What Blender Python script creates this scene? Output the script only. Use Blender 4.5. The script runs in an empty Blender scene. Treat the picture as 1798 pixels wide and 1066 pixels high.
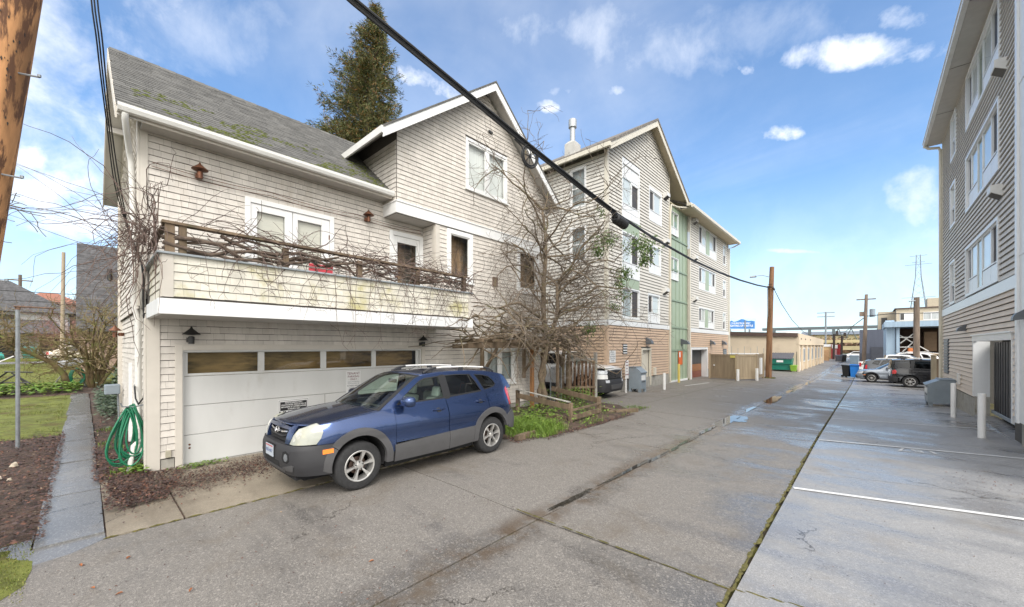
import bpy, bmesh, math, random
from mathutils import Vector, Matrix, noise
from mathutils.geometry import tessellate_polygon
random.seed(7)
scene = bpy.context.scene
COL = scene.collection
R = math.radians
# ------------------------------------------------------------------ camera
TH = 42.38
cam_d = bpy.data.cameras.new("camera")
cam = bpy.data.objects.new("camera", cam_d)
COL.objects.link(cam)
cam.location = (0, 0, 2.1)
cam.rotation_euler = (R(90), 0, R(TH))
cam_d.sensor_width = 36.0
cam_d.lens = 36.0 * 686.0 / 1798.0
cam_d.shift_y = 75.0 / 1798.0
cam_d.clip_start = 0.05
cam_d.clip_end = 3000
scene.camera = cam
# ------------------------------------------------------------------ view
scene.view_settings.view_transform = 'Standard'
scene.view_settings.look = 'None'
scene.view_settings.gamma = 1
scene.view_settings.use_curve_mapping = False
scene.view_settings.exposure = 1.12
# ------------------------------------------------------------------ sun and sky
SUN_AZ = R(128)      # clockwise from +Y : behind the camera, to the right
SUN_EL = R(44)
sd = bpy.data.lights.new("sun", 'SUN')
sd.energy = 1.15
sd.angle = R(28)
sd.color = (1.0, 0.965, 0.92)
sun = bpy.data.objects.new("sun", sd)
COL.objects.link(sun)
sdir = Vector((math.sin(SUN_AZ) * math.cos(SUN_EL), math.cos(SUN_AZ) * math.cos(SUN_EL), math.sin(SUN_EL)))
sun.rotation_euler = sdir.to_track_quat('Z', 'Y').to_euler()
world = bpy.data.worlds.new("World")
scene.world = world
world.use_nodes = True
wt = world.node_tree
wt.nodes.clear()
class NT:
 """small helper for building node graphs"""
 def __init__(s, tree):
  s.t = tree
 def n(s, kind, **kw):
  nd = s.t.nodes.new(kind)
  for k, v in kw.items():
   if k.startswith('i_'):
    key = k[2:]
    key = int(key) if key.isdigit() else key.replace('_', ' ')
    s.set(nd.inputs[key], v)
   else:
    setattr(nd, k, v)
  return nd
 def set(s, inp, v):
  if hasattr(v, 'is_output') or isinstance(v, bpy.types.NodeSocket):
   s.t.links.new(v, inp)
  else:
   inp.default_value = v
 def math(s, op, a, b=None, c=None, clamp=False):
  nd = s.t.nodes.new('ShaderNodeMath')
  nd.operation = op
  nd.use_clamp = clamp
  s.set(nd.inputs[0], a)
  if b is not None:
   s.set(nd.inputs[1], b)
  if c is not None:
   s.set(nd.inputs[2], c)
  return nd.outputs[0]
 def vmath(s, op, a, b=None):
  nd = s.t.nodes.new('ShaderNodeVectorMath')
  nd.operation = op
  s.set(nd.inputs[0], a)
  if b is not None:
   s.set(nd.inputs[1], b)
  return nd.outputs['Value'] if op in ('DOT_PRODUCT', 'LENGTH') else nd.outputs[0]
 def noise(s, vec, scale, detail=4, rough=.55, dist=0.0):
  nd = s.t.nodes.new('ShaderNodeTexNoise')
  s.set(nd.inputs['Vector'], vec)
  nd.inputs['Scale'].default_value = scale
  nd.inputs['Detail'].default_value = detail
  nd.inputs['Roughness'].default_value = rough
  nd.inputs['Distortion'].default_value = dist
  return nd.outputs['Fac']
 def ramp(s, fac, lo, hi, a=0.0, b=1.0, smooth=True):
  nd = s.t.nodes.new('ShaderNodeMapRange')
  nd.interpolation_type = 'SMOOTHSTEP' if smooth else 'LINEAR'
  s.set(nd.inputs[0], fac)
  nd.inputs[1].default_value = lo
  nd.inputs[2].default_value = hi
  nd.inputs[3].default_value = a
  nd.inputs[4].default_value = b
  return nd.outputs[0]
 def mix(s, fac, a, b, mode='MIX'):
  nd = s.t.nodes.new('ShaderNodeMix')
  nd.data_type = 'RGBA'
  nd.blend_type = mode
  s.set(nd.inputs[0], fac)
  s.set(nd.inputs[6], a if not isinstance(a, tuple) else (*a[:3], 1))
  s.set(nd.inputs[7], b if not isinstance(b, tuple) else (*b[:3], 1))
  return nd.outputs[2]
W = NT(wt)
sky = W.n('ShaderNodeTexSky', sky_type='NISHITA')
sky.sun_disc = False
sky.sun_elevation = SUN_EL
sky.sun_rotation = SUN_AZ
sky.altitude = 50
sky.air_density = 1.0
sky.dust_density = 0.6
sky.ozone_density = 2.0
tc = W.n('ShaderNodeTexCoord')
D = tc.outputs['Generated']
sep = W.n('ShaderNodeSeparateXYZ', i_0=D)
dz = sep.outputs[2]
zc = W.math('ADD', W.math('MAXIMUM', dz, 0.0), 0.16)
plan = W.n('ShaderNodeCombineXYZ', i_0=W.math('DIVIDE', sep.outputs[0], zc), i_1=W.math('DIVIDE', sep.outputs[1], zc))
pl = plan.outputs[0]
def cdir(az, el):
 # az: degrees clockwise from +Y
 a, e = R(az), R(el)
 return Vector((math.sin(a) * math.cos(e), math.cos(a) * math.cos(e), math.sin(e)))
# thin high veil over the whole sky
mp = W.n('ShaderNodeMapping', i_Vector=pl)
mp.inputs['Rotation'].default_value = (0, 0, R(35))
mp.inputs['Scale'].default_value = (0.8, 1.3, 1)
veil = W.ramp(W.noise(mp.outputs[0], 1.1, 6, .55, .5), .36, .88, .08, .40)
haze = W.ramp(dz, -.02, .42, .56, 0.05)
cn1 = W.noise(D, 9, 8, .6, .3)
cn2 = W.noise(D, 26, 5, .6)
cl = W.math('ADD', W.math('MULTIPLY', cn1, .7), W.math('MULTIPLY', cn2, .3))
total = None
CLOUDS = [  # az, el, half-width deg, half-height deg, density, roughness, roll
 (30, 30, 8, 2.2, .9, 1.0, 0), (24, 14, 6, 3, .6, .8, 0), (48, 22, 12, 5, .9, 1, 0), (-118, 30, 14, 6, .9, 1, 0), (-115, 14, 14, 5, .9, 1, 0), (-150, 28, 22, 7, .9, 1, 0), (-170, 55, 22, 9, .6, 1, 0), (20, 62, 16, 7, .5, 1, 0), (-70, 66, 14, 6, .5, 1, 0)]
CL2 = [  # clouds in view : direction, inverse half-extents, density, raggedness
 ((-0.007, 0.8726, 0.4884), (7.98, 0.06, 0.26), (16.19, -19.33, 35.34), 1.0, 0.8),
 ((0.0488, 0.8621, 0.5044), (27.02, -1.49, 0.02), (21.32, -23.32, 37.89), 0.55, 1.1),
 ((-0.1715, 0.8369, 0.5198), (48.64, 15.01, -8.11), (56.8, -40.34, 83.71), 0.75, 1.1),
 ((-0.1219, 0.9035, 0.4108), (26.96, 2.63, 2.29), (14.73, -25.58, 60.69), 0.95, 1.0),
 ((-0.5154, 0.6807, 0.5206), (17.06, 19.28, -8.32), (46.93, -17.8, 69.76), 0.8, 1.0),
 ((-0.4842, 0.6855, 0.5438), (26.09, 18.44, 0.0), (40.29, -44.15, 91.54), 0.4, 1.1),
 ((-0.3881, 0.7497, 0.536), (42.19, 14.06, 10.89), (17.77, -55.36, 90.3), 0.55, 1.1),
 ((-0.6671, 0.5021, 0.5503), (4.47, 10.48, -4.2), (30.09, -7.17, 43.08), 0.85, 0.9),
 ((0.0615, 0.9656, 0.2527), (19.55, -1.19, 0.01), (4.71, -5.14, 18.59), 0.7, 0.55),
 ((0.0827, 0.9796, 0.183), (21.5, -1.76, 0.01), (3.17, -3.45, 17.15), 0.4, 0.5),
 ((-0.116, 0.9741, 0.1942), (18.01, 2.29, -0.51), (35.53, -29.98, 171.91), 0.6, 0.7),
 ((-0.36, 0.712, 0.6028), (3.0, 1.97, -0.47), (7.73, -6.0, 11.82), 0.55, 0.4),
 ((-0.1712, 0.8003, 0.5747), (5.83, 1.32, 0.05), (7.58, -8.23, 13.95), 0.35, 0.4),
 ((-0.9682, -0.0469, 0.2459), (-0.75, 13.48, -0.76), (6.39, -3.86, 24.61), 0.95, 0.8),
 ((-0.9561, -0.0603, 0.2868), (-2.26, 36.42, -0.01), (12.27, -13.47, 38.13), 1.0, 0.9),
 ((-0.9785, -0.0173, 0.2055), (-0.1, 11.4, -0.02), (4.49, -4.98, 21.24), 0.85, 0.7),
 ((-0.9138, 0.0078, 0.406), (0.03, 10.25, -0.41), (34.33, -31.9, 78.87), 0.35, 0.8),
 ((-0.8293, 0.1538, 0.5373), (1.27, 6.3, -0.07), (5.98, -6.66, 11.42), 0.38, 0.4),
 ((-0.0369, 0.9961, 0.0798), (26.24, 1.0, 0.0), (7.98, -8.73, 112.74), 0.7, 0.8),
 ((-0.1373, 0.9886, 0.0624), (12.52, 1.79, 0.0), (6.08, -6.65, 119.11), 0.6, 0.8),
 ((-0.0803, 0.9891, 0.1235), (5.78, 0.6, 0.02), (2.65, -2.85, 25.0), 0.5, 0.5),
 ((-0.9916, -0.0539, 0.1173), (-0.69, 14.28, -0.01), (3.41, -3.76, 27.3), 0.6, 0.7)]
for az, el, hw, hh, dens, rg, roll in CLOUDS:
 c = cdir(az, el)
 t1 = Vector((math.cos(R(az)), -math.sin(R(az)), 0))
 t2 = c.cross(t1)
 t2 = -t2 if t2.z < 0 else t2
 CL2.append((c, t1 / math.sin(R(hw)), t2 / math.sin(R(hh)), dens, rg))
for c, e1, e2, dens, rg in CL2:
 dc = W.vmath('SUBTRACT', D, tuple(c))
 a = W.vmath('DOT_PRODUCT', dc, tuple(e1))
 b = W.vmath('DOT_PRODUCT', dc, tuple(e2))
 r2 = W.math('ADD', W.math('MULTIPLY', a, a), W.math('MULTIPLY', b, b))
 front = W.math('GREATER_THAN', W.vmath('DOT_PRODUCT', D, tuple(c)), 0.2)
 m = W.math('ADD', W.math('SUBTRACT', 1.0, r2), W.math('MULTIPLY', W.math('SUBTRACT', cl, .52), 9.0 * rg))
 m = W.math('MULTIPLY', W.ramp(m, -.55, 1.9, 0, dens), front)
 total = m if total is None else W.math('MAXIMUM', total, m)
# broken thin cloud implied by soft shadows, spread unseen behind camera as neutral fill
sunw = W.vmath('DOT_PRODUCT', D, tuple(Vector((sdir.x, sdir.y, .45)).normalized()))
west_fill = W.vmath('DOT_PRODUCT', D, tuple(Vector((-.62, -.72, .36)).normalized()))  # unseen cloud lobe added behind left to light the -X faces
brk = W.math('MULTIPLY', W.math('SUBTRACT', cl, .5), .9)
over = W.math('MULTIPLY', W.math('MAXIMUM', W.ramp(W.math('ADD', sunw, brk), -.25, .55), W.ramp(W.math('ADD', west_fill, brk), .52, 1.05)), .9)
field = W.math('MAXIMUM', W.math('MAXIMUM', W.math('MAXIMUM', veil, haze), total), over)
# the clear sky reads a little deeper and bluer in the photograph
tint = W.mix(1.0, sky.outputs[0], (0.63, 0.94, 1.13), 'MULTIPLY')
ccol = W.mix(W.ramp(cn1, .35, .7), (5.2, 5.5, 6.1), (6.6, 6.7, 6.9))
# unseen cloud brightened towards the hidden sun to light the facades
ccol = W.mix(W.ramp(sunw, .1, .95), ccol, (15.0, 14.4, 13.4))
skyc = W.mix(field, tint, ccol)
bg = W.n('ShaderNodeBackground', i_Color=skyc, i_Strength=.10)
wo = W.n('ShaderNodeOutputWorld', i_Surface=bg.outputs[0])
# ------------------------------------------------------------------ materials
MATS = {}
def mat(name, base, rough=.6, var=.08, scale=4.0, bump=0.0, bscale=40.0, island=0.0, metal=0.0, spec=.5, coat=0.0,
  stain=None, stain_scale=1.5, stain_lo=.55, stain_hi=.75, stretch=None, rvar=0.0, alpha=None, emit=None, coords='pos'):
 if name in MATS:
  return MATS[name]
 m = bpy.data.materials.new(name)
 m.use_nodes = True
 t = m.node_tree
 N = NT(t)
 b = t.nodes['Principled BSDF']
 geo = N.n('ShaderNodeNewGeometry')
 if coords == 'pos':
  vec = geo.outputs['Position']
 else:
  vec = N.n('ShaderNodeTexCoord').outputs['Object']
 if stretch:
  mpn = N.n('ShaderNodeMapping', i_Vector=vec)
  mpn.inputs['Scale'].default_value = stretch
  vec = mpn.outputs[0]
 col = (*base, 1)
 lo = tuple(max(0, c * (1 - var)) for c in base)
 hi = tuple(min(1, c * (1 + var)) for c in base)
 fac = N.noise(vec, scale, 6, .6)
 c = N.mix(N.ramp(fac, .3, .7), lo, hi)
 if island:
  oi = N.n('ShaderNodeObjectInfo')
  r = N.math('FRACT', N.math('ADD', geo.outputs['Random Per Island'], oi.outputs['Random']))
  k = N.ramp(r, 0, 1, 1 - island, 1 + island, smooth=False)
  comb = N.n('ShaderNodeCombineColor', i_0=k, i_1=k, i_2=k)
  c = N.mix(1.0, c, comb.outputs[0], 'MULTIPLY')
 if stain:
  sf = N.ramp(N.noise(vec, stain_scale, 6, .65), stain_lo, stain_hi)
  c = N.mix(sf, c, stain)
 t.links.new(c, b.inputs['Base Color'])
 b.inputs['Roughness'].default_value = rough
 if rvar:
  t.links.new(N.ramp(N.noise(vec, scale * .6, 5, .6), .35, .65, rough - rvar, rough + rvar), b.inputs['Roughness'])
 b.inputs['Metallic'].default_value = metal
 b.inputs['Specular IOR Level'].default_value = spec
 if coat:
  b.inputs['Coat Weight'].default_value = coat
  b.inputs['Coat Roughness'].default_value = .04
 if bump:
  bn = N.n('ShaderNodeBump', i_Height=N.noise(vec, bscale, 5, .65), i_Strength=1.0, i_Distance=bump)
  t.links.new(bn.outputs[0], b.inputs['Normal'])
 if emit:
  b.inputs['Emission Color'].default_value = (*emit[:3], 1)
  b.inputs['Emission Strength'].default_value = emit[3]
 MATS[name] = m
 return m
def glass_mat(name, tint=(.9, .95, .93), rough=.0, refl=1.0):
 if name in MATS:
  return MATS[name]
 m = bpy.data.materials.new(name)
 m.use_nodes = True
 t = m.node_tree
 t.nodes.clear()
 N = NT(t)
 tr = N.n('ShaderNodeBsdfTransparent', i_Color=(*tint, 1))
 gl = N.n('ShaderNodeBsdfGlossy', i_Roughness=rough)
 lw = N.n('ShaderNodeLayerWeight')
 lw.inputs[0].default_value = .5
 fr = N.math('ADD', .05, N.math('MULTIPLY', N.math('POWER', lw.outputs['Facing'], 4.0), .85))
 mx = N.n('ShaderNodeMixShader', i_0=N.math('MULTIPLY', fr, refl, clamp=True), i_1=tr.outputs[0], i_2=gl.outputs[0])
 N.n('ShaderNodeOutputMaterial', i_Surface=mx.outputs[0])
 MATS[name] = m
 return m
# ------------------------------------------------------------------ mesh builder
SPLIT = {'corner_board', 'gutter', 'foundation', 'trim', 'belt_board', 'skirt_board', 'cap_rail', 'pipe_strap', 'conduit_board', 'crossarm', 'soffit_joint', 'downspout', 'batten', 'lock', 'hinge', 'crossbar', 'roof_pipe', 'gable_roof', 'gable_soffit', 'soffit', 'barge_board', 'jamb', 'wiper', 'bracket', 'balcony', 'return_wall'}
class MB:
 def __init__(s):
  s.v = []
  s.f = []
 def add(s, vs, fs):
  o = len(s.v)
  s.v += [tuple(p) for p in vs]
  s.f += [tuple(i + o for i in f) for f in fs]
  return s
 def hexa(s, p):   # p: 4 bottom (ccw from above) + 4 top
  return s.add(p, [(3, 2, 1, 0), (4, 5, 6, 7), (0, 1, 5, 4), (1, 2, 6, 5), (2, 3, 7, 6), (3, 0, 4, 7)])
 def box(s, x0, y0, z0, x1, y1, z1):
  if x0 > x1: x0, x1 = x1, x0
  if y0 > y1: y0, y1 = y1, y0
  if z0 > z1: z0, z1 = z1, z0
  return s.hexa([(x0, y0, z0), (x1, y0, z0), (x1, y1, z0), (x0, y1, z0), (x0, y0, z1), (x1, y0, z1), (x1, y1, z1), (x0, y1, z1)])
 def poly(s, pts):
  return s.add(pts, [tuple(range(len(pts)))])
 def prism(s, pts, off):
  """closed planar outline extruded by vector off"""
  n = len(pts)
  off = Vector(off)
  a = [Vector(p) for p in pts]
  b = [p + off for p in a]
  fs = [tuple(range(n))[::-1], tuple(range(n, 2 * n))]
  for i in range(n):
   j = (i + 1) % n
   fs.append((i, j, n + j, n + i))
  return s.add(a + b, fs)
 def tube(s, path, r, n=6, cap=True):
  path = [Vector(p) for p in path]
  k = len(path)
  rad = r if isinstance(r, (list, tuple)) else [r] * k
  t0 = (path[1] - path[0]).normalized()
  ref = Vector((0, 0, 1)) if abs(t0.z) < .9 else Vector((1, 0, 0))
  a = t0.cross(ref).normalized()
  o = len(s.v)
  for i, p in enumerate(path):
   if i == 0: t = path[1] - path[0]
   elif i == k - 1: t = path[-1] - path[-2]
   else: t = path[i + 1] - path[i - 1]
   if t.length < 1e-9: t = t0
   t = t.normalized()
   a = a - t * a.dot(t)
   if a.length < 1e-6:
    a = t.orthogonal()
   a.normalize()
   b = t.cross(a)
   for j in range(n):
    w = 2 * math.pi * j / n
    s.v.append(tuple(p + (a * math.cos(w) + b * math.sin(w)) * rad[i]))
  for i in range(k - 1):
   for j in range(n):
    j2 = (j + 1) % n
    s.f.append((o + i * n + j, o + i * n + j2, o + (i + 1) * n + j2, o + (i + 1) * n + j))
  if cap:
   s.f.append(tuple(o + j for j in range(n))[::-1])
   s.f.append(tuple(o + (k - 1) * n + j for j in range(n)))
  return s
 def lathe(s, prof, c=(0, 0, 0), n=16, axis='z', closed=False):
  """profile: list of (radius, height)"""
  o = len(s.v)
  c = Vector(c)
  for r, h in prof:
   for j in range(n):
    w = 2 * math.pi * j / n
    x, y = r * math.cos(w), r * math.sin(w)
    if axis == 'z': p = (x, y, h)
    elif axis == 'x': p = (h, x, y)
    else: p = (y, h, x)
    s.v.append(tuple(c + Vector(p)))
  for i in range(len(prof) - 1):
   for j in range(n):
    j2 = (j + 1) % n
    s.f.append((o + i * n + j, o + i * n + j2, o + (i + 1) * n + j2, o + (i + 1) * n + j))
  if not closed:
   if prof[0][0] > 1e-6: s.f.append(tuple(o + j for j in range(n))[::-1])
   if prof[-1][0] > 1e-6: s.f.append(tuple(o + (len(prof) - 1) * n + j for j in range(n)))
  return s
 def grid(s, fn, us, vs):
  o = len(s.v)
  for u in us:
   for v in vs:
    s.v.append(tuple(fn(u, v)))
  m = len(vs)
  for i in range(len(us) - 1):
   for j in range(m - 1):
    s.f.append((o + i * m + j, o + (i + 1) * m + j, o + (i + 1) * m + j + 1, o + i * m + j + 1))
  return s
 def islands(s):
  p = list(range(len(s.v)))
  def find(i):
   while p[i] != i:
    p[i] = p[p[i]]
    i = p[i]
   return i
  for f in s.f:
   for i in f[1:]:
    p[find(i)] = find(f[0])
  gr = {}
  for f in s.f:
   gr.setdefault(find(f[0]), []).append(f)
  out = []
  for fs in gr.values():
   ids = sorted({i for f in fs for i in f})
   mp_ = {i: k for k, i in enumerate(ids)}
   b = MB()
   b.v = [s.v[i] for i in ids]
   b.f = [tuple(mp_[i] for i in f) for f in fs]
   out.append(b)
  return out
 def build(s, name, material, parent=None, smooth=False, bevel=0.0, local=False, kind=None, angle=35, solid=0.0, fix=True):
  if name in SPLIT and kind is None and parent is not None:
   isl = s.islands()
   if 1 < len(isl) < 14:
    s.v, s.f = isl[0].v, isl[0].f
    for q in isl[1:]:
     q.build(name, material, parent, smooth, bevel, local, kind, angle, solid, fix)
  me = bpy.data.meshes.new(name)
  org = Vector((0, 0, 0))
  if parent is not None and not local:
   q = parent
   while q is not None:
    org += q.location
    q = q.parent
  me.from_pydata([tuple(Vector(p) - org) for p in s.v] if org.length else s.v, [], s.f)
  if fix:
   bm = bmesh.new()
   bm.from_mesh(me)
   bmesh.ops.recalc_face_normals(bm, faces=bm.faces)
   bm.to_mesh(me)
   bm.free()
  me.update()
  ms = material if isinstance(material, (list, tuple)) else [material]
  for q in ms:
   me.materials.append(q)
  o = bpy.data.objects.new(name, me)
  COL.objects.link(o)
  if parent is not None:
   o.parent = parent
  if smooth:
   for p in me.polygons:
    p.use_smooth = True
   if angle < 180:
    me.set_sharp_from_angle(angle=R(angle))
  if solid:
   md = o.modifiers.new('solid', 'SOLIDIFY')
   md.thickness = solid
  if bevel:
   md = o.modifiers.new('bevel', 'BEVEL')
   md.width = bevel
   md.segments = 2
   md.limit_method = 'ANGLE'
   md.angle_limit = R(40)
  if kind:
   o['kind'] = kind
  return o
def thing(name, label, cat, loc=(0, 0, 0), rotz=0.0, group=None):
 o = bpy.data.objects.new(name, None)
 o.empty_display_size = .2
 COL.objects.link(o)
 o.location = loc
 o.rotation_euler = (0, 0, rotz)
 return tag(o, label, cat, group)
def tag(o, label, cat, group=None):
 o['label'] = label
 o['category'] = cat
 if group:
  o['group'] = group
 return o
def copy_tree(o, parent=None):
 c = o.copy()
 COL.objects.link(c)
 c.parent = parent
 for ch in list(o.children):
  copy_tree(ch, c)
 return c
def empty_part(name, parent):
 o = bpy.data.objects.new(name, None)
 COL.objects.link(o)
 o.parent = parent
 return o
def text_part(s, size, mtx, material, parent, name='lettering', depth=.0015, align='CENTER', xscale=1.0, bold=0.0, local=False):
 cu = bpy.data.curves.new('text', 'FONT')
 cu.body = s
 cu.size = size
 cu.align_x = align
 cu.align_y = 'CENTER'
 cu.extrude = depth
 cu.offset = bold
 cu.resolution_u = 2
 tmp = bpy.data.objects.new('text', cu)
 COL.objects.link(tmp)
 dg = bpy.context.evaluated_depsgraph_get()
 me = bpy.data.meshes.new_from_object(tmp.evaluated_get(dg))
 bpy.data.objects.remove(tmp)
 me.transform(Matrix.Diagonal((xscale, 1, 1, 1)))
 me.transform(mtx)
 if parent is not None and not local:
  org = Vector((0, 0, 0))
  q = parent
  while q is not None:
   org += q.location
   q = q.parent
  me.transform(Matrix.Translation(-org))
 me.materials.clear()
 me.materials.append(material)
 o = bpy.data.objects.new(name, me)
 COL.objects.link(o)
 o.parent = parent
 return o
def frame_mtx(org, right, up):
 r, u = Vector(right).normalized(), Vector(up).normalized()
 n = r.cross(u)
 return Matrix(((r.x, u.x, n.x, org[0]), (r.y, u.y, n.y, org[1]), (r.z, u.z, n.z, org[2]), (0, 0, 0, 1)))
# ------------------------------------------------------------------ terrain heights
def sstep(t):
 t = max(0.0, min(1.0, t))
 return t * t * (3 - 2 * t)
def lin(x, pts):
 if x <= pts[0][0]: return pts[0][1]
 for (a, b), (c, d) in zip(pts, pts[1:]):
  if x <= c:
   return b + (d - b) * (x - a) / (c - a)
 return pts[-1][1]
def zg(x, y):
 """height of the paved ground : the alley falls gently away from the camera, most on its right"""
 s = max(0.0, min(1.0, (y - 11) / 24.0))
 return -0.5 * s * lin(x, [(-9, .2), (-5, .4), (-1, 1.0)])
def zl(x):
 """the garden on the left climbs towards the far street"""
 return .78 * sstep((-x - 27) / 16.0)
# ------------------------------------------------------------------ walls clad in boards or shingles
class Wall:
 """axis: '+x' faces +X (u = y), '-y' faces -Y (u = x), '-x' faces -X (u = -y)"""
 def __init__(s, axis, c):
  s.axis, s.c = axis, c
 def P(s, u, n, z):
  if s.axis == '+x': return (s.c + n, u, z)
  if s.axis == '-y': return (u, s.c - n, z)
  if s.axis == '-x': return (s.c - n, u, z)
  return (u, s.c + n, z)      # '+y'
 def slab(s, mb, u0, u1, n0, n1, z0, z1):
  a, b = s.P(u0, n0, z0), s.P(u1, n1, z1)
  return mb.box(a[0], a[1], a[2], b[0], b[1], b[2])
 def frame(s, mb, u0, u1, z0, z1, w, n0, n1, wb=None, wt=None):
  """four bars butted end to end round an opening"""
  wb = w if wb is None else wb
  wt = w if wt is None else wt
  s.slab(mb, u0, u0 + w, n0, n1, z0, z1)
  s.slab(mb, u1 - w, u1, n0, n1, z0, z1)
  s.slab(mb, u0 + w, u1 - w, n0, n1, z1 - wt, z1)
  if wb:
   s.slab(mb, u0 + w, u1 - w, n0, n1, z0, z0 + wb)
  return mb
 def pane(s, mb, u0, u1, z0, z1, n):
  return mb.poly([s.P(u0, n, z0), s.P(u1, n, z0), s.P(u1, n, z1), s.P(u0, n, z1)])
 def backing(s, mb, u0, u1, z0, z1, holes=(), n=0.0):
  us = sorted({u0, u1, *[min(max(h[0], u0), u1) for h in holes], *[min(max(h[1], u0), u1) for h in holes]})
  zs = sorted({z0, z1, *[min(max(h[2], z0), z1) for h in holes], *[min(max(h[3], z0), z1) for h in holes]})
  for a, b in zip(us, us[1:]):
   for c, d in zip(zs, zs[1:]):
    mu, mz = (a + b) / 2, (c + d) / 2
    if any(h[0] < mu < h[1] and h[2] < mz < h[3] for h in holes):
     continue
    s.pane(mb, a, b, c, d, n)
  return mb
 def niche(s, mb, u0, u1, z0, z1, depth):
  """the reveal and back of a window opening"""
  P = s.P
  q = [(u0, z0), (u1, z0), (u1, z1), (u0, z1)]
  for i in range(4):
   a, b = q[i], q[(i + 1) % 4]
   mb.poly([P(a[0], 0, a[1]), P(b[0], 0, b[1]), P(b[0], -depth, b[1]), P(a[0], -depth, a[1])])
  s.pane(mb, u0, u1, z0, z1, -depth)
  return mb
 def courses(s, u0, u1, z0, z1, exp, holes=(), clip=None, width=None, rnd=None, tb=.018, gap=.0026, lip=.011):
  """list of wedge shaped pieces : (centre, area, 8 points)"""
  out = []
  n = max(1, round((z1 - z0) / exp))
  e = (z1 - z0) / n
  for i in range(n):
   za, zb = z0 + i * e, z0 + (i + 1) * e
   zm = (za + zb) / 2
   if clip:
    la, ra = clip(za)
    lb, rb = clip(zb)
    la, ra, lb, rb = max(la, u0), min(ra, u1), max(lb, u0), min(rb, u1)
    if ra - la < .05:
     continue
    if rb < lb:
     lb = rb = (lb + rb) / 2
   else:
    la = lb = u0
    ra = rb = u1
   segs = [(la, ra, lb, rb)]
   for h in holes:
    if h[2] < zm < h[3]:
     ns = []
     for (a, b, c, d) in segs:
      if h[1] <= a or h[0] >= b:
       ns.append((a, b, c, d))
       continue
      if h[0] > a + .02: ns.append((a, h[0], c, h[0]))
      if h[1] < b - .02: ns.append((h[1], b, h[1], d))
     segs = ns
   for (a, b, c, d) in segs:
    cuts = [a]
    if width:
     x = a + rnd.uniform(.3, 1.0) * width[1]
     while x < b - width[0] * .6:
      cuts.append(x)
      x += rnd.uniform(*width)
    cuts.append(b)
    for k in range(len(cuts) - 1):
     p, q = cuts[k], cuts[k + 1]
     g = gap / 2 if width else 0
     pb = c if k == 0 else p + g
     qb = d if k == len(cuts) - 2 else q - g
     p2, q2 = (p if k == 0 else p + g), (q if k == len(cuts) - 2 else q - g)
     if qb < pb:
      qb = pb
     j = rnd.uniform(-.004, .003) if (rnd and width) else 0
     t = tb * (rnd.uniform(.8, 1.15) if rnd else 1)
     P = s.P
     j += lip
     pts = [P(p2, 0.001, za + j), P(q2, 0.001, za + j), P(q2, t, za + j), P(p2, t, za + j),
       P(pb, 0.001, zb + .002), P(qb, 0.001, zb + .002), P(qb, .004, zb + .002), P(pb, .004, zb + .002)]
     cen = Vector(P((p + q) / 2, 0, zm))
     out.append((cen, (q - p) * e, pts))
  return out
def sightline(cen, area, normal):
 v = Vector((0, 0, 2.1)) - cen
 d = v.length
 return area * max(0.02, v.normalized().dot(normal)) / (d * d)
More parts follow.
